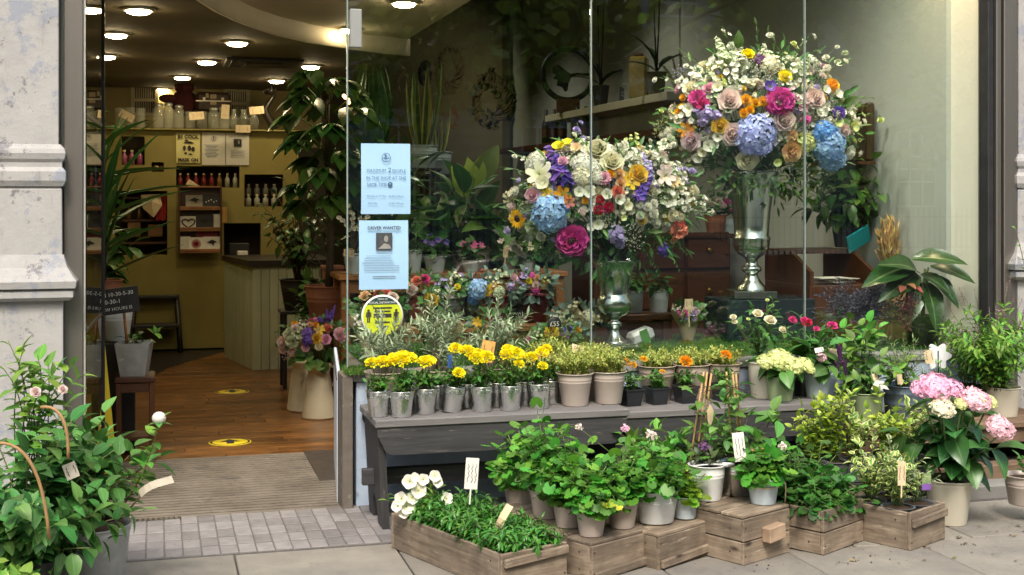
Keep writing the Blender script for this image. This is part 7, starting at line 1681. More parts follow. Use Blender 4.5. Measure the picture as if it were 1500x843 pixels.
p = onY(1143, 586, 5.93); p.z = Z2; hydrangea('hydrangea_pot', 'pale lime hydrangea in a sage green pot on the bench', p, .073, .058, .125, M_greenpot, [(onY(1143, 527, 5.86), .13, 'lime', .75), (onY(1160, 536, 5.84), .11, 'lime', .75), (onY(1122, 530, 5.86), .09, 'lime', .75), (onY(1178, 534, 5.88), .09, 'lime', .7), (onY(1186, 541, 5.86), .06, 'lime', .7)], 5, (.075, .11), .14, .13)
p = onY(1197, 582, 5.97); p.z = Z2; t = hydrangea('primula_pot', 'pink budded plant in a blue washed zinc pot with small card', p, .072, .054, .125, M_bluewash, [(onY(1203, 524, 5.88), .055, 'blush', .8)], 5, (.07, .11), .12, .22)
p = onY(1200, 513, 5.88); t = thing('pot_card', 'small pink card clipped above the pink bud', 'price tag', p); tagcard(t, (0, 0, 0), .05, .024, (0, -1, .3), .1, M_white_card, 1)
p = onY(1222, 517, 5.96); t = thing('folded_card', 'folded brown card between the pink bud and the herbs', 'price tag', p); tagcard(t, (0, 0, 0), .07, .045, (-.3, -1, .8), -.2, M_card, 0)
p = onY(1190, 575, 6.10); p.z = Z2; t = thing('dianthus_pot', 'pot of cerise pinks behind the pale hydrangea', 'plant', p); pot(t, .08, .06, .14, M_blackpot, seg=20); ss = stems_dome(V((0, 0, .13)), 12, .30, .2, .3, lo=.6); stem_part(t, ss, .0025, M_stem); leaves_on(t, ss, 'lance', G_rose, 14, (.04, .07), .15)
for px, py, s_, cl in ((1161, 470, .042, 'hot_pink'), (1181, 474, .058, 'red'), (1196, 483, .032, 'hot_pink'), (1219, 478, .05, 'hot_pink'), (1178, 470, .04, 'hot_pink')): q = onY(px, py, 6.0) - p; flower(t, 'carnation', cl, q, (0, -.6, 1), s_)
p = onY(1175, 560, 6.04); p.z = Z2 + .0; t = thing('leafy_pot', 'fresh green leaf rosette behind the pale hydrangea', 'plant', p); pot(t, .05, .04, .12, M_blackpot, seg=18)
for i in range(13): a_ = i * 2.4; e_ = .3 + .07 * i; d = V((math.cos(a_) * math.cos(e_), math.sin(a_) * math.cos(e_), math.sin(e_))); link('leaf', leafmesh('hydr', leafm('leaf_rosette', (.09, .24, .03), (.16, .3, .08))), t, frame((0, 0, .2), d, (-d.x, -d.y, 1), rnd.uniform(.09, .14)))
stem_part(t, [[V((0, 0, .11)), V((0, 0, .21))]], .006, M_stem)

# ---------------------------------------------------------------- low shelf plants
p = onY(1270, 616, 5.86); p.z = Z3; t = thing('herb_bucket', 'sage green bucket of mixed leafy herbs with a cream bird shaped tag', 'plant', p); pot(t, .083, .064, .165, M_greenpot, ribs=(.92,)); ss = stems_dome(V((0, 0, .15)), 14, .34, .17, .5, lo=.35); stem_part(t, ss, .003, M_stem); leaves_on(t, ss, 'ovate', leafm('leaf_sagey', (.09, .20, .04), (.14, .26, .07)), 7, (.04, .075), .15)
q = onY(1288, 566, 5.74) - p; B = MB(); B.prism([(-.045, -.012), (-.02, .03), (.02, .025), (.055, -.02), (.02, -.012), (-.01, -.03)], -.0015, .0015, 0, Matrix.Translation(q)); B.build('paper_tag', M_white_card, t); tagcard(t, onY(1283, 555, 5.76) - p, .03, .05, (0, -1, .3), .2, M_card, 0)
p = onY(1245, 590, 5.98); p.z = Z3; t = thing('herb_pot', 'dim green pot of purple drooping herb beside the green bucket', 'plant', p); pot(t, .075, .06, .15, M_greenpot); ss = stems_dome(V((0, 0, .14)), 10, .3, .14, .5, lo=.4); stem_part(t, ss, .0028, M_stem); leaves_on(t, ss, 'ovate', G_herb, 8, (.035, .06), .15)
for px, py, px2, py2 in ((1229, 505, 1232, 545), (1237, 530, 1240, 560), (1225, 530, 1230, 550)): a_, b_ = onY(px, py, 5.86), onY(px2, py2, 5.86); flower(t, 'delphinium', 'plum', a_ - p, b_ - a_, (b_ - a_).length * .7)
p = onY(1262, 560, 6.08); p.z = Z3; t = thing('crinkle_leaf_pot', 'bright green crinkle leaved plant below the lavender bundle', 'plant', p); pot(t, .07, .055, .16, M_blackpot); ss = stems_dome(V((0, 0, .15)), 10, .42, .12, .3, lo=.65); stem_part(t, ss, .003, M_stem); leaves_on(t, ss, 'round', leafm('leaf_bright', (.12, .34, .05), (.2, .42, .1), None, .35), 6, (.045, .07), .5)
p = onY(1322, 612, 5.90); p.z = Z3; t = thing('rosemary_bucket', 'blue grey zinc bucket of rosemary and trailing herbs', 'plant', p); pot(t, .098, .085, .19, M_bluebucket, ribs=(.78, .5)); ss = stems_dome(V((0, 0, .17)), 26, .30, .17, .4, lo=.5); stem_part(t, ss, .002, M_twig); leaves_on(t, ss, 'needle', G_rosem, 34, (.022, .04), .1, .7, join=True)
ss = stems_dome(V((-.04, -.02, .17)), 7, .2, .19, .7); leaves_on(t, ss, 'ovate', G_herb, 5, (.04, .07), .3); tagcard(t, onY(1318, 556, 5.78) - p, .03, .05, (0, -1, .2), 0, M_card, 0)
p = onY(1378, 580, 6.0); p.z = Z3; t = thing('galvanised_bucket', 'small galvanised bucket with a white flower shaped plate and seedling', 'plant', p); pot(t, .075, .062, .16, M_galv); ss = stems_dome(V((0, 0, .14)), 6, .22, .09, .5); stem_part(t, ss, .0025, M_stem); leaves_on(t, ss, 'lance', G_herb, 9, (.03, .05), .2)
q = onY(1377, 523, 5.98) - p; B = MB(); B.prism([((.062 + .012 * math.cos(6 * a_)) * math.cos(a_) * 1.15 + q.x, (.062 + .012 * math.cos(6 * a_)) * math.sin(a_) + q.z) for a_ in [i * 2 * PI / 60 for i in range(60)]], .0, .004); B.build('flower_plate', pm('white_metal', (.80, .82, .86), (.74, .77, .82), 6, .4), t); B = MB(); B.tube([(q.x, -.005, .1), (q.x, -.004, q.z + .03)], .003, 5); B.build('plate_rod', M_black, t)
p = onY(1361, 523, 5.95); t = thing('wooden_tag', 'curled brown card beside the white flower shaped plate', 'price tag', p); tagcard(t, (0, 0, 0), .045, .07, (-.4, -1, .1), .1, M_card, 2)
p = onY(1470, 610, 5.90); p.z = Z3; t = thing('flowering_herb', 'big bushy herb with tall fading flower spikes in a cream bucket', 'plant', p); pot(t, .088, .068, .155, M_creampot, ribs=(.92,)); ss = stems_dome(V((-.06, 0, .14)), 64, .46, .30, .35, hub=.06, lo=.45); stem_part(t, ss, .0025, M_stem); leaves_on(t, ss, 'bed', G_herb, 22, (.04, .062), .1, .7, join=True); L = MB(); lv, lf, lu = LEAF['chip']
for pl in ss[:34]:
    tp = pl[-1]; d = (pl[-1] - pl[-2]).normalized() + V((0, 0, .8)); d.normalize(); Lh = rnd.uniform(.07, .17); L.tube([tp, tp + d * Lh], .0015, 3)
    for j in range(16): a_ = j * 2.4; L.add(lv, lf, 0, frame(tp + d * Lh * (.25 + .75 * j / 16), V((math.cos(a_), math.sin(a_), .6)), d, .014), lu)
L.build('flower_spikes', leafm('spent_flower', (.30, .22, .20), None, None, .7, .2, .03, .4), t, kind='stuff')
p = onY(1420, 590, 6.02); p.z = Z3; t = thing('flowering_herb', 'paler bushy herb left of the one in the cream bucket', 'plant', p); pot(t, .085, .065, .15, M_blackpot); ss = stems_dome(V((0, 0, .14)), 30, .38, .2, .3, hub=.05, lo=.6); stem_part(t, ss, .0022, M_stem); leaves_on(t, ss, 'bed', G_herb, 20, (.035, .055), .1, .7, join=True)

# ================================================================= CRATES ON THE PAVEMENT
M_crate = wood('crate_wood', (.40, .32, .235), (.11, .08, .057), (.045, .028, .018), 0, .85, 1.0, .25, (.54, .45, .35))
M_crate_z = M_crate
M_knot = pm('nail_dark', (.05, .03, .02), rough=.8)
def crate(label, x, y, ang, sw, sl, h, boards=1, cleat=None, top=False, block=False, th=.016):
    """Crate with its front corner at (x, y): short side runs along ang, long side back from it."""
    t = thing('wooden_crate', label, 'crate', (x, y, 0), rad(ang), 'weathered wooden crates on the pavement')
    for i in range(boards):
        hb = h / boards; z = hb * (i + .5)
        for nm, cx, cy_, L, rz in (('end_board', sw / 2, th / 2, sw, 0), ('end_board', sw / 2, sl - th / 2, sw, 0), ('side_board', th / 2, sl / 2, sl - 2 * th - .002, 90), ('side_board', sw - th / 2, sl / 2, sl - 2 * th - .002, 90)):
            B = MB(); B.box((0, 0, 0), (L, th, hb - (.005 if boards > 1 else .001)), 0, 0, .0025); B.build(nm, M_crate, t, Matrix.Translation((cx, cy_, z + .0005)) @ Matrix.Rotation(rad(rz), 4, 'Z'))
    if top:
        n = 5
        for i in range(n):
            w_ = sl / n; B = MB(); B.box((0, 0, 0), (sw + .004, w_ - rnd.uniform(.006, .02), .013), 0, 0, .0025); B.build('top_slat', M_crate, t, Matrix.Translation((sw / 2, w_ * (i + .5), h + .0075)))
    else:
        B = MB(); B.box((sw / 2, sl / 2, .02), (sw - 2 * th - .004, sl - 2 * th - .004, .014)); B.build('bottom_board', M_crate, t)
    if cleat is not None:
        B = MB(); B.box((0, 0, 0), (sw * .97, .016, .034), 0, 0, .004); B.build('cleat', M_crate, t, Matrix.Translation((sw * .5 + .004, -.0085, cleat)) @ Matrix.Rotation(rad(-2), 4, 'Y'))
    if block:
        B = MB(); B.box((0, 0, 0), (.105, .045, .062), 0, 0, .004); B.build('block_handle', wood('pale_block', (.50, .36, .25), (.42, .29, .19), (.2, .12, .07), 0, .75), t, Matrix.Translation((sw * .55, -.023, h * .60)) @ Matrix.Rotation(rad(-4), 4, 'Y'))
    B = MB()
    for xx in (.012, sw - .012):
        for zz in (h * .2, h * .8): B.lathe([(.001, 0), (.0048, 0)], 6, 0, Matrix.Translation((xx, -.0009, zz)) @ RX)
    for yy in (.07, sl - .1):
        for zz in (h * .25, h * .75): B.lathe([(.001, 0), (.0048, 0)], 6, 0, Matrix.Translation((-.0009, yy, zz)) @ Matrix.Rotation(-PI / 2, 4, 'Y'))
    B.build('nails', M_knot, t, kind='stuff'); return t
cA = crate('long crate of white petunias and bedding plants, leftmost', 1.245, 4.70, 21, .315, .80, .148, 1, .118)
cB = crate('upturned crate under the tan geranium pots', 1.625, 4.762, 27, .33, .72, .135, 1, .022, True)
cC = crate('upturned crate under the white and pale blue pots', 1.928, 4.828, 29, .325, .64, .132, 1, .030, True)
cD = crate('tall upturned drawer like crate with a wooden block handle', 2.280, 4.796, 26, .305, .62, .188, 2, None, True, True)
cE = crate('two board crate planted with dense green geraniums', 2.665, 4.846, 30, .325, .50, .186, 2)
cF = crate('crate of variegated shrubs in round grey pots, rightmost', 3.052, 4.815, 27, .285, .50, .160, 1, .118)
def inC(c, u, v, z): return c.matrix_basis @ V((u, v, z)) if False else (Matrix.Translation(c.location) @ Matrix.Rotation(c.rotation_euler.z, 4, 'Z')) @ V((u, v, z))
for c, sw, sl, z in ((cA, .315, .8, .10), (cE, .325, .5, .13), (cF, .285, .5, .10)):
    B = MB(); B.box((sw / 2, sl / 2, z), (sw - .04, sl - .04, .02)); B.build('soil', pm('soil', (.05, .03, .02)) if c is not cF else M_blackpot, c)
# bedding plants in the long crate
nb_ = 0
for r_ in range(7):
    for c_ in range(3):
        p = inC(cA, .06 + .097 * c_, .055 + .098 * r_, .11)
        t = thing('bedding_plant', 'compact glossy green bedding plant in the long crate', 'plant', p, 0, 'bedding plants filling the long crate')
        hgt = .10 + .03 * rnd.random() + (.02 if r_ > 2 else 0); ss = stems_dome(V((0, 0, 0)), 9, hgt, .085, .35, lo=.7); stem_part(t, ss, .002, M_stem); leaves_on(t, ss, 'bed', G_bed, 20, (.026, .042), .3, .35, join=True, nup=1.0, jit=.25)
p = inC(cA, .12, .76, .11); t = thing('petunia', 'white petunias spilling over the left end of the long crate', 'plant', p); ss = stems_dome(V((0, 0, 0)), 16, .16, .17, .4); stem_part(t, ss, .0022, M_stem); leaves_on(t, ss, 'ovate', leafm('leaf_petunia', (.16, .30, .05), None, None, .5, .3), 9, (.03, .05), .15, join=True)
for px, py, s_, dx in ((600, 706, .075, -.3), (613, 719, .08, .0), (588, 731, .07, -.7), (582, 742, .06, -.8), (596, 742, .085, .1), (640, 706, .06, .4), (637, 698, .06, -.2), (654, 731, .065, .2), (592, 752, .055, -.3), (620, 703, .06, -.1), (604, 730, .065, .1), (607, 700, .05, .2)):
    q = onY(px, py, 5.32) - p; flower(t, 'petunia', 'white', q, (dx, -1, .35), s_ * .88); B = MB(); B.tube([V((0, 0, .05)), q * .7 + V((0, 0, .03)), q + V((0, .02, 0))], .002, 4); B.build('flower_stem', M_stem, t)
p = onY(691, 694, 5.12); t = thing('crate_tag', 'upright cream card tag with printed writing at the back of the long crate', 'price tag', p); tagcard(t, (0, 0, 0), .055, .125, (0, -1, .12), -.1, M_white_card, 3, stick=.06)
p = onY(738, 757, 4.93); t = thing('crate_tag', 'curled wooden tag among the bedding plants', 'price tag', p); tagcard(t, (0, 0, 0), .03, .10, (-.4, -1, .3), -.45, M_card, 0, stick=.04, bend=.02)

# geraniums
def geranium(p, label, mt, rt, rb, h, nst, hgt, sp_, per=9, sz=(.038, .058), ribs=(.88, .80), bl=(), sx=1.0, gm=None, lo=.45, start=.2, fl=True):
    t = thing('geranium', label, 'plant', p, 0, 'geraniums on the crates'); pot(t, rt, rb, h, mt, ribs=ribs, sx=sx); ss = stems_dome(V((0, 0, h * .85)), int(nst * 1.35), hgt * .92, sp_, .5, hub=rt * .5, lo=.5); stem_part(t, ss, .003, leafm('geranium_stem', (.16, .28, .07)))
    leaves_on(t, ss, 'fan', gm or G_ger, per + 2, sz, start, .3, petiole=.035, pm_=M_stem, nup=1.0, jit=.35, droop=.55)
    leaves_on(t, stems_dome(V((0, 0, h * .85)), 14, hgt * .8, sp_ * .9, .6, lo=.4), 'fan', gm or G_ger, 9, (sz[0] * .8, sz[1] * .9), .15, .3, join=True, nup=1.0, droop=.55)
    for q, s_, cl in bl:
        l_ = q - p; flower(t, 'geranium_bloom', cl, l_, (0, -.6, 1), s_); B = MB(); B.tube([V((0, 0, h)), l_ * .6 + V((0, 0, h * .4)), l_], .002, 4); B.build('flower_stem', M_stem, t)
    return t
hB = .150
p = onZ(866, 784, hB); geranium(p, 'geranium in a tan pot with yellowing leaf, foremost on its crate', M_tan, .062, .047, .105, 12, .24, .13)
l_ = bpy.data.objects[-1] if False else None
gt = thing('yellow_leaf_pair', None, None) if False else None
geranium(onZ(833, 771, hB), 'geranium in a tan pot with wire handle, left on its crate', M_tan, .066, .05, .105, 14, .30, .15)
geranium(onZ(911, 772, hB), 'geranium in a tan pot, right end of its crate', M_tan, .066, .05, .105, 14, .30, .15)
q = onZ(801, 757, hB); geranium(q, 'big geranium at the rear left of the tan pots', M_tan, .075, .055, .12, 16, .36, .18, bl=[])
q = onZ(762, 752, .02); q = V((onY(762, 735, 5.52).x, 5.52, .10)); B = MB(); tt = thing('pot_stand', 'low dark block under the rear geraniums', 'block', (q.x + .05, 5.54, 0)); B.box((0, 0, .05), (.42, .17, .098), 0, 0, .004); B.build('block', M_black, tt); geranium(q, 'geranium in a tan pot nearest the bench', M_tan, .075, .055, .13, 15, .28, .16)
B = MB()
for (px, py, Y, s_) in ((884, 745, 4.78, .07), (895, 748, 4.76, .055)):
    pass
g2 = onZ(866, 784, hB)
tg = [o for o in bpy.data.objects if o.type == 'EMPTY' and o.get('label', '').startswith('geranium in a tan pot with yellowing')][0]
for px, py, s_, d in ((886, 742, .062, (.3, -.6, -.25)), (897, 748, .05, (.8, -.5, -.3))): link('leaf', leafmesh('fan', leafm('leaf_yellow', (.45, .52, .05), None, None, .5, .3)), tg, frame(onY(px, py - 8, 4.80) - g2, d, (0, -.6, 1), s_))['label'] = 'yellowing leaf'
p = onZ(961, 764, hB); geranium(p, 'geranium in a white oval bucket', M_white_pot, .082, .064, .135, 15, .30, .17, ribs=(.72, .64), sx=1.15, bl=[(onY(916, 629, 5.0), .045, 'pink'), (onY(848, 627, 5.0), .04, 'pale_pink'), (onY(953, 639, 5.02), .055, 'pale_pink')])
p = onZ(1003, 758, hB); geranium(p, 'small lime leaved geranium in a pale blue washed pot', M_bluewash, .056, .046, .092, 7, .12, .075, 3, (.04, .055), ribs=(.8,), gm=leafm('leaf_lime_geranium', (.22, .40, .03), None, None, .5, .3))
hD = .203
p = onZ(1118, 737, hD); geranium(p, 'pink geranium in a white pot tied with twine', M_bluewash, .068, .052, .108, 10, .20, .125, 4, (.045, .07), ribs=(.86,), bl=[(onY(1146, 655, 5.0), .045, 'pale_pink'), (onY(1102, 660, 5.0), .016, 'coral'), (onY(1116, 658, 5.0), .016, 'coral')])
t = thing('twine', 'brown twine with bow round the white geranium pot', 'twine', p); B = MB(); B.tube([(.066 * math.cos(i * 2 * PI / 28), .066 * math.sin(i * 2 * PI / 28), .075) for i in range(29)], .003, 5, cap=False); [B.tube(bez(V((.062, -.02, .075)), V((.09, -.05, .10 + .02 * j)), V((.085, -.03, .06 - .03 * j)), 8), .0022, 4) for j in range(3)]; B.build('cord', M_card, t)
p = onZ(1036, 731, hD); t = thing('white_bucket', 'white enamel bucket with wooden bail handle holding dark seedlings', 'plant', p); pot(t, .078, .06, .15, M_white_pot, ribs=(.74, .66)); B = MB(); hp = bez(V((-.08, 0, .14)), V((-.05, -.1, .175)), V((.075, -.06, .152)), 9); B.tube(hp, .003, 5); B.build('bail', M_white_pot, t); B = MB(); B.tube([hp[-2] + V((-.005, 0, 0)), hp[-1] + V((.018, -.002, 0))], .010, 10); B.build('grip', M_white_pot, t)
ss = stems_dome(V((0, 0, .13)), 10, .12, .11, .5); stem_part(t, ss, .002, M_stem); leaves_on(t, ss, 'ovate', leafm('leaf_darkred', (.06, .09, .03)), 7, (.03, .05), .2); flower(t, 'geranium_bloom', 'plum', onY(1030, 655, 5.05) - p, (0, -.6, 1), .06)
p = onZ(1084, 722, hD); p.x += -.01; t = thing('zinc_tub', 'shiny oval zinc tub with climbing plant on three canes', 'plant', p); pot(t, .09, .08, .135, M_galv, ribs=(.8, .72), sx=1.1)
def canes(t, p, tips, foot, Ys, n=16):
    B = MB(); cl = []
    for (px, py), f in zip(tips, foot): q = onY(px, py, Ys) - p; pl = [f, (f + q) / 2, q]; B = MB(); B.tube(pl, .0045, 6); B.build('cane', wood('cane', (.52, .34, .15), (.42, .26, .10), None, 2, .6), t); cl.append((f, q))
    vines = []
    for f, q in cl:
        for s_ in range(2):
            ph = rnd.random() * 6; pl = [f.lerp(q, i / 12) + V((.02 * math.cos(ph + i), .02 * math.sin(ph + i), 0)) for i in range(11)]; end = pl[-1]; pl += [end + V((rnd.uniform(-.06, .06), rnd.uniform(-.05, .02), .02)), end + V((rnd.uniform(-.16, .16), rnd.uniform(-.08, .02), rnd.uniform(-.03, .06)))]; vines.append(pl)
    return vines
vn = canes(t, p, [(1064, 545), (1073, 545), (1078, 548)], [V((-.03, -.02, .11)), V((.0, -.03, .11)), V((.03, .01, .11))], 5.15); stem_part(t, vn, .0018, M_twig)
ss = stems_dome(V((.0, 0, .12)), 14, .26, .24, .3, lo=.4); stem_part(t, ss, .002, M_twig); leaves_on(t, ss + vn, 'ovate', leafm('leaf_clematis', (.10, .26, .045), (.15, .32, .09), None, .5, .3), 6, (.05, .085), .25, .3, petiole=.02, pm_=M_stem)
pl = bez(V((.05, 0, .13)), V((.2, -.05, .42)), onY(1124, 607, 5.1) - p, 9); p2_ = bez(pl[5], pl[7] + V((.03, 0, .03)), onY(1141, 620, 5.05) - p, 6); stem_part(t, [pl, p2_], .002, M_twig); leaves_on(t, [pl, p2_], 'ovate', leafm('leaf_clematis', (.06, .17, .03)), 5, (.06, .09), .5)
q = onY(1083, 655, 5.0) - p; tagcard(t, q, .05, .12, (-.2, -1, .1), .1, M_white_card, 3, name='plant_label')
p = V((onY(1012, 640, 5.5).x, 5.5, 0)); t = thing('climber_pot', 'dark pot with climbing plant on pale canes behind the white bucket', 'plant', p); pot(t, .10, .08, .22, M_blackpot); ss = stems_dome(V((0, 0, .2)), 14, .24, .26, .3, lo=.4); stem_part(t, ss, .002, M_twig)
vn = canes(t, p, [(1031, 545), (1036, 545), (1042, 548)], [V((-.03, -.02, .18)), V((.0, -.03, .18)), V((.03, .01, .18))], 5.45); stem_part(t, vn, .0018, M_twig); leaves_on(t, ss + vn, 'ovate', leafm('leaf_clematis', (.06, .17, .03)), 5, (.05, .08), .25, .3, petiole=.02, pm_=M_stem)
p = onY(1040, 612, 5.3); t = thing('cane_tag', 'pale wooden leaf shaped tag hanging on the canes', 'price tag', p); B = MB(); B.prism([(0, .06), (.018, .03), (.014, -.01), (.0, -.05), (-.012, -.01), (-.014, .03)], -.001, .001); B.build('tag', M_card, t)
for px, nm in ((945, 'leafy seedlings in a dark pot against the bench front'), (985, 'leafy seedlings in a clear pot left of the canes')):
    p = V((onY(px, 640, 5.58).x, 5.58, 0)); t = thing('seedling_pot', nm, 'plant', p, 0, 'seedling pots against the bench'); pot(t, .085, .07, .22, M_blackpot); ss = stems_dome(V((0, 0, .2)), 11, .25, .16, .3, lo=.6); stem_part(t, ss, .0022, M_twig); leaves_on(t, ss, 'ovate', leafm('leaf_seedling', (.12, .30, .045), (.16, .36, .08)), 8, (.045, .075), .35, .2)
# dense geraniums in the two-board crate
for i, (u, v) in enumerate(((.07, .07), (.17, .07), (.26, .07), (.08, .2), (.18, .2), (.27, .2), (.12, .32), (.24, .32))):
    p = inC(cE, u, v, .14); t = thing('crate_geranium', 'ivy leaved geranium packed in the two board crate', 'plant', p, 0, 'geraniums packed in the two board crate'); ss = stems_dome(V((0, 0, 0)), 13, .28 if v > .1 else .17, .12, .5, lo=.4); stem_part(t, ss, .0032, leafm('geranium_stem', (.16, .28, .07))); leaves_on(t, ss, 'fan', leafm('leaf_geranium_dark', (.055, .19, .03), (.09, .26, .05), None, .45, .3, .02, .45), 8, (.036, .052), .3, .3, petiole=.025, pm_=M_stem, nup=1.0, droop=.5)
# golden and variegated shrubs behind and in the last crate
def euonymus(p, label, gm, nst, hgt, sp_, rt=.07, h=.10, sz=(.03, .05), per=13, key='ovate', grp='golden and variegated shrubs'):
    t = thing('variegated_shrub', label, 'plant', p, 0, grp); pot(t, rt, rt * .8, h, pm('grey_pot', (.10, .11, .12), (.08, .085, .095), 9, .45), seg=22, ribs=()); ss = stems_dome(V((0, 0, h * .8)), nst, hgt, sp_, .25, hub=.02, lo=.55); stem_part(t, ss, .0025, M_stem)
    leaves_on(t, ss, key, gm, per + 4, sz, .12, .8, jit=.25, nup=.5); return t
tb = thing('shrub_block', 'low dark block under the golden shrubs behind the crates', 'block', (3.02, 5.50, 0)); B = MB(); B.box((0, 0, .075), (.75, .17, .15), 0, 0, .004); B.build('block', M_black, tb)
for px, gm, hh, nm in ((1192, G_gold, .30, 'golden leaved shrub farthest left, below the bench end'), (1222, G_gold, .36, 'tall golden leaved shrub beside the bench end'), (1252, G_varg, .28, 'gold edged shrub below the green bucket'), (1300, G_gold, .30, 'golden leaved shrub below the blue bucket'), (1340, G_varg, .27, 'gold edged shrub beside the pink hydrangea')):
    euonymus(V((onY(px, 660, 5.48).x, 5.48, .15)), nm, gm, 15, hh * 1.15, .125, .065, .10, per=10)
euonymus(inC(cF, .07, .10, .112), 'green gold shrub in a round grey pot, left in the last crate', G_varg, 10, .26, .13, .068, .05, (.028, .045), 9)
euonymus(inC(cF, .20, .085, .112), 'white edged shrub in the foremost round grey pot of the last crate', G_var, 9, .20, .11, .072, .05, (.028, .045), 9, 'lance')
euonymus(inC(cF, .225, .23, .112), 'white edged shrub with purple label in the last crate', G_var, 13, .28, .15, .068, .05, (.028, .048), 9, 'ovate')
euonymus(inC(cF, .09, .25, .112), 'gold edged shrub at the back of the last crate', G_varg, 12, .30, .14, .068, .05, (.028, .045), 9)
q = inC(cF, .16, .05, .25); t = thing('shrub_tag', 'tall brown wooden tag in the white edged shrub', 'price tag', onY(1321, 694, 4.83)); tagcard(t, (0, 0, 0), .034, .10, (-.2, -1, .1), -.05, M_card, 2, stick=.05)
p = onY(1357, 706, 4.93); t = thing('shrub_label', 'purple and green picture label in a grey pot of the last crate', 'plant label', p); B = MB(); B.box((0, 0, 0), (.045, .002, .07)); B.build('card', pm('label_green', (.12, .22, .06), (.3, .36, .2), 60), t); B = MB(); B.box((0, -.0015, -.022), (.045, .002, .026)); B.build('purple_band', pm('label_purple', (.22, .10, .42)), t)

# pink hydrangea in the cream pot on the pavement
p = onZ(1390, 766, 0); hb_ = .205; k = mpp(p)
t = hydrangea('pink_hydrangea', 'large pink mophead hydrangea in a cream pot on the pavement', p, .108, .078, hb_, M_creampot, [(onY(1372, 566, 5.05), .15, 'pink', .5), (onY(1351, 570, 5.08), .10, 'pink', .5), (onY(1395, 569, 5.08), .11, 'pink', .5), (onY(1381, 598, 4.98), .105, 'cream', .6), (onY(1430, 586, 5.0), .13, 'blush', .6), (onY(1416, 582, 5.06), .08, 'blush', .6), (onY(1448, 588, 5.06), .08, 'lime', .6), (onY(1465, 627, 4.95), .125, 'blush', .7), (onY(1408, 592, 5.0), .06, 'lime', .6)], 12, (.10, .16), .26, .42, leafm('leaf_hydrangea_dark', (.045, .155, .035), (.11, .24, .08), None, .35, .2, .02, .3), True)
# tan pot at the right edge
p = onZ(1499, 738, .075); t = thing('edge_pot', 'tan pot with a small seedling on the stone step at the right edge', 'plant', p); pot(t, .085, .065, .135, M_tan); ss = stems_dome(V((0, 0, .12)), 4, .12, .05, .5); leaves_on(t, ss, 'ovate', G_hyd, 4, (.03, .05), .3)
p = onY(1498, 345, 6.0); t = thing('wall_sprig', 'thin leafy sprig against the right stone pillar', 'plant', (p.x + .03, 5.98, .0)); pl = bez(V((.1, 0, .0)), V((.08, 0, .8)), onY(1486, 330, 5.98) - t.location, 9); stem_part(t, [pl], .004, M_twig); leaves_on(t, [pl], 'ovate', G_herb, 14, (.025, .04), .6)

# ================================================================= LEFT FOREGROUND: PEONY AND ROSE BUSH
p = onZ(132, 872, 0); t = thing('peony_bucket', 'zinc bucket of peony with one white bud at the left front', 'plant', p); hb_ = .27; pot(t, .148, .115, hb_, M_zinc, 'bucket', ribs=(.9,)); 
B = MB(); B.lathe([(.118, .235), (.122, .29), (.116, .295), (.11, .24)], 24); B.build('inner_pot', M_brown_furn, t)
G_peo = leafm('leaf_peony', (.09, .255, .05), (.15, .33, .10), None, .45, .25, .02, .3)
ss = stems_dome(V((0, 0, hb_ * .9)), 16, .40, .27, .4, hub=.07, lo=.6); stem_part(t, ss, .0035, pm('peony_stem', (.22, .20, .06), (.30, .14, .06), 12, .6))
leaves_on(t, ss, 'ovate', G_peo, 10, (.055, .10), .28, .5, petiole=.03, pm_=M_stem, jit=.3)
leaves_on(t, stems_dome(V((-.06, 0, hb_ * .95)), 18, .38, .22, .35, hub=.07, lo=.6), 'ovate', G_peo, 13, (.05, .085), .35, .5, join=True)
bud = onY(233, 615, 4.95) - p; pl = bez(V((.06, 0, hb_)), V((.2, -.02, hb_ + .12)), bud, 8); stem_part(t, [pl], .004, pm('peony_stem', (.22, .20, .06))); leaves_on(t, [pl], 'ovate', leafm('leaf_fresh', (.10, .26, .03)), 11, (.05, .075), .45, .5)
B = MB(); ico(B, (0, 0, .006), .026, (1, 1, .9), 14); B.build('bud', leafm('peony_bud', (.80, .77, .70), vv=.05, hv=0), t, Matrix.Translation(bud))
for a_ in range(4): link('sepal', leafmesh('ovate', G_peo), t, frame(bud - V((0, 0, .014)), (math.cos(a_ * 1.57), math.sin(a_ * 1.57), .1), (0, 0, 1), .045))
q = onY(228, 712, 4.92) - p; o = tagcard(t, q, .03, .125, (-.35, -1, .6), -1.05, M_white_card, 0, 'plant_label', bend=.02); o.data = o.data.copy(); o.data.materials[0] = pm('worn_label', (.52, .47, .38), (.44, .39, .31), 30, .8); B = MB(); B.tube([V((.09, -.03, hb_)), V((.13, -.05, hb_ + .04)), q - V((.05, 0, .03))], .0035, 5); B.build('label_stick', M_twig, t)
# rose bush
p = V((onY(40, 840, 4.85).x, 4.85, 0)); t = thing('rose_bush', 'large leafy rose bush with small pale buds and cane hoops in the left corner', 'plant', p); pot(t, .16, .12, .24, M_blackpot)
G_rb = leafm('leaf_rose_bush', (.09, .25, .055), (.15, .33, .10), None, .45, .3, .03, .5); G_rn = leafm('leaf_rose_new', (.21, .40, .06), (.28, .46, .12), None, .4, .3, .03, .3)
ss = stems_dome(V((0, 0, .2)), 27, .62, .37, .45, hub=.08, lo=.25); stem_part(t, ss, .0038, pm('rose_stem', (.13, .20, .05), (.16, .14, .05), 20, .6)); leaves_on(t, ss, 'ovate', G_rb, 11, (.055, .095), .08, .45, petiole=.02, pm_=M_stem)
leaves_on(t, stems_dome(V((0, -.02, .15)), 54, .80, .42, .5, hub=.08, lo=.2), 'ovate', G_rb, 16, (.05, .085), .15, .45, join=True)
tops = []
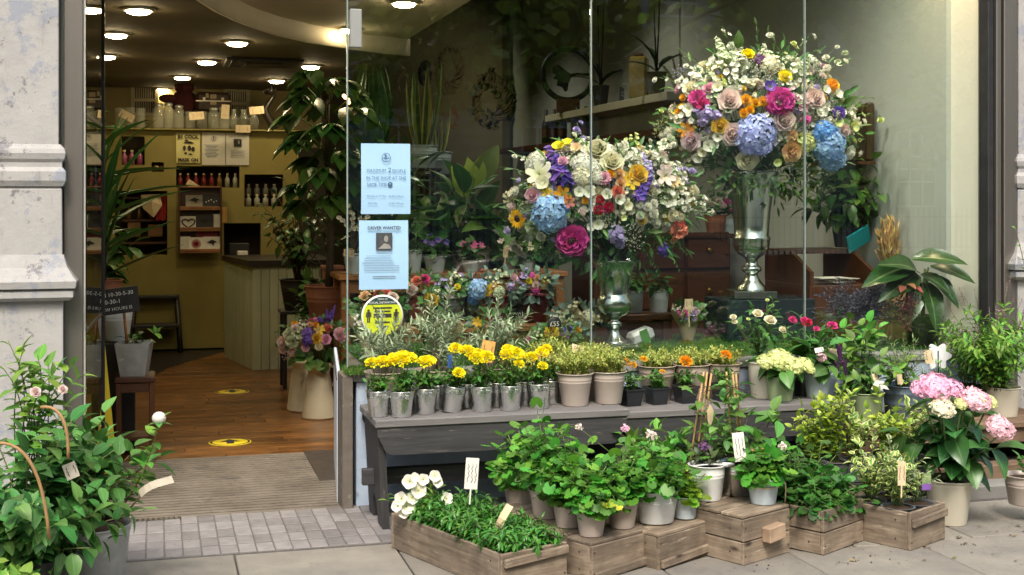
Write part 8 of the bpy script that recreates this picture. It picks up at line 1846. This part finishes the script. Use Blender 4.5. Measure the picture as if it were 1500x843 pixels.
for px, py in ((12, 500), (35, 505), (55, 520), (70, 530), (25, 525), (5, 540), (48, 545), (80, 545), (110, 530), (130, 545)): tops.append(bez(V((rnd.uniform(-.1, .1), 0, .4)), V((rnd.uniform(-.1, .1), 0, .75)), onY(px, py, 4.85 + rnd.uniform(-.1, .1)) - p, 8))
stem_part(t, tops, .003, M_stem); leaves_on(t, tops, 'ovate', G_rn, 12, (.045, .08), .3, .5)
for px, py, s_ in ((52, 575, .035), (92, 571, .03)): q = onY(px, py, 4.55) - p; flower(t, 'rose', 'pale_pink' if py < 600 else 'white', q, (.2, -1, .5), s_)
B = MB()
for a, b, c_ in (((-8, 650), (60, 640), (72, 790)), ((60, 597), (102, 590), (100, 672))): pl = bez(onY(*a, 4.45) - p, onY(*b, 4.42) - p, onY(*c_, 4.42) - p, 12); B.tube(pl, .0055, 7)
B.build('cane_hoop', wood('hoop_cane', (.36, .21, .09), (.26, .15, .06), None, 2, .6), t)
# second low leafy pot in the extreme corner
p = V((onY(110, 830, 4.45).x - .18, 4.42, 0)); t = thing('rose_pot', 'low green rose pot at the very front of the left corner', 'plant', p); pot(t, .12, .09, .18, M_tanrough); ss = stems_dome(V((-.06, 0, .16)), 15, .2, .18, .6, lo=.4); stem_part(t, ss, .003, M_stem); leaves_on(t, ss, 'ovate', G_rn, 9, (.045, .08), .25)
p = onY(104, 690, 4.72); t = thing('care_label', 'small white care label tied in the rose bush', 'plant label', p); tagcard(t, (0, 0, 0), .045, .055, (.3, -1, .2), .3, pm('worn_label', (.52, .47, .38)), 2)

# fallen leaves and petals, spilt soil
L = MB(); lv, lf, lu = LEAF['ovate']
for i in range(46):
    x, y = rnd.uniform(.2, 3.9), rnd.uniform(4.55, 5.5); a_ = rnd.random() * 6.28; L.add(lv, lf, 0, frame((x, y, .006), (math.cos(a_), math.sin(a_), .12), (rnd.gauss(0, .2), rnd.gauss(0, .2), 1), rnd.uniform(.012, .03)), lu)
o = L.build('fallen_leaves', leafm('leaf_fallen', (.20, .17, .06), rough=.8, hv=.06, vv=.6)); o['kind'] = 'stuff'
L = MB()
for i in range(60):
    c_ = rnd.choice([(1.35, 4.68), (1.72, 4.72), (2.4, 4.78), (2.8, 4.8), (3.2, 4.85), (3.5, 5.0), (.15, 4.95)]); q = V((c_[0] + rnd.gauss(0, .12), c_[1] - abs(rnd.gauss(0, .05)), .003)); s_ = rnd.uniform(.002, .006)
    L.add([(s_, 0, 0), (-s_, 0, 0), (0, s_, 0), (0, -s_, 0), (0, 0, s_)], [(0, 2, 4), (2, 1, 4), (1, 3, 4), (3, 0, 4)], 0, Matrix.Translation(q))
o = L.build('soil_crumbs', pm('soil', (.05, .03, .02))); o['kind'] = 'stuff'
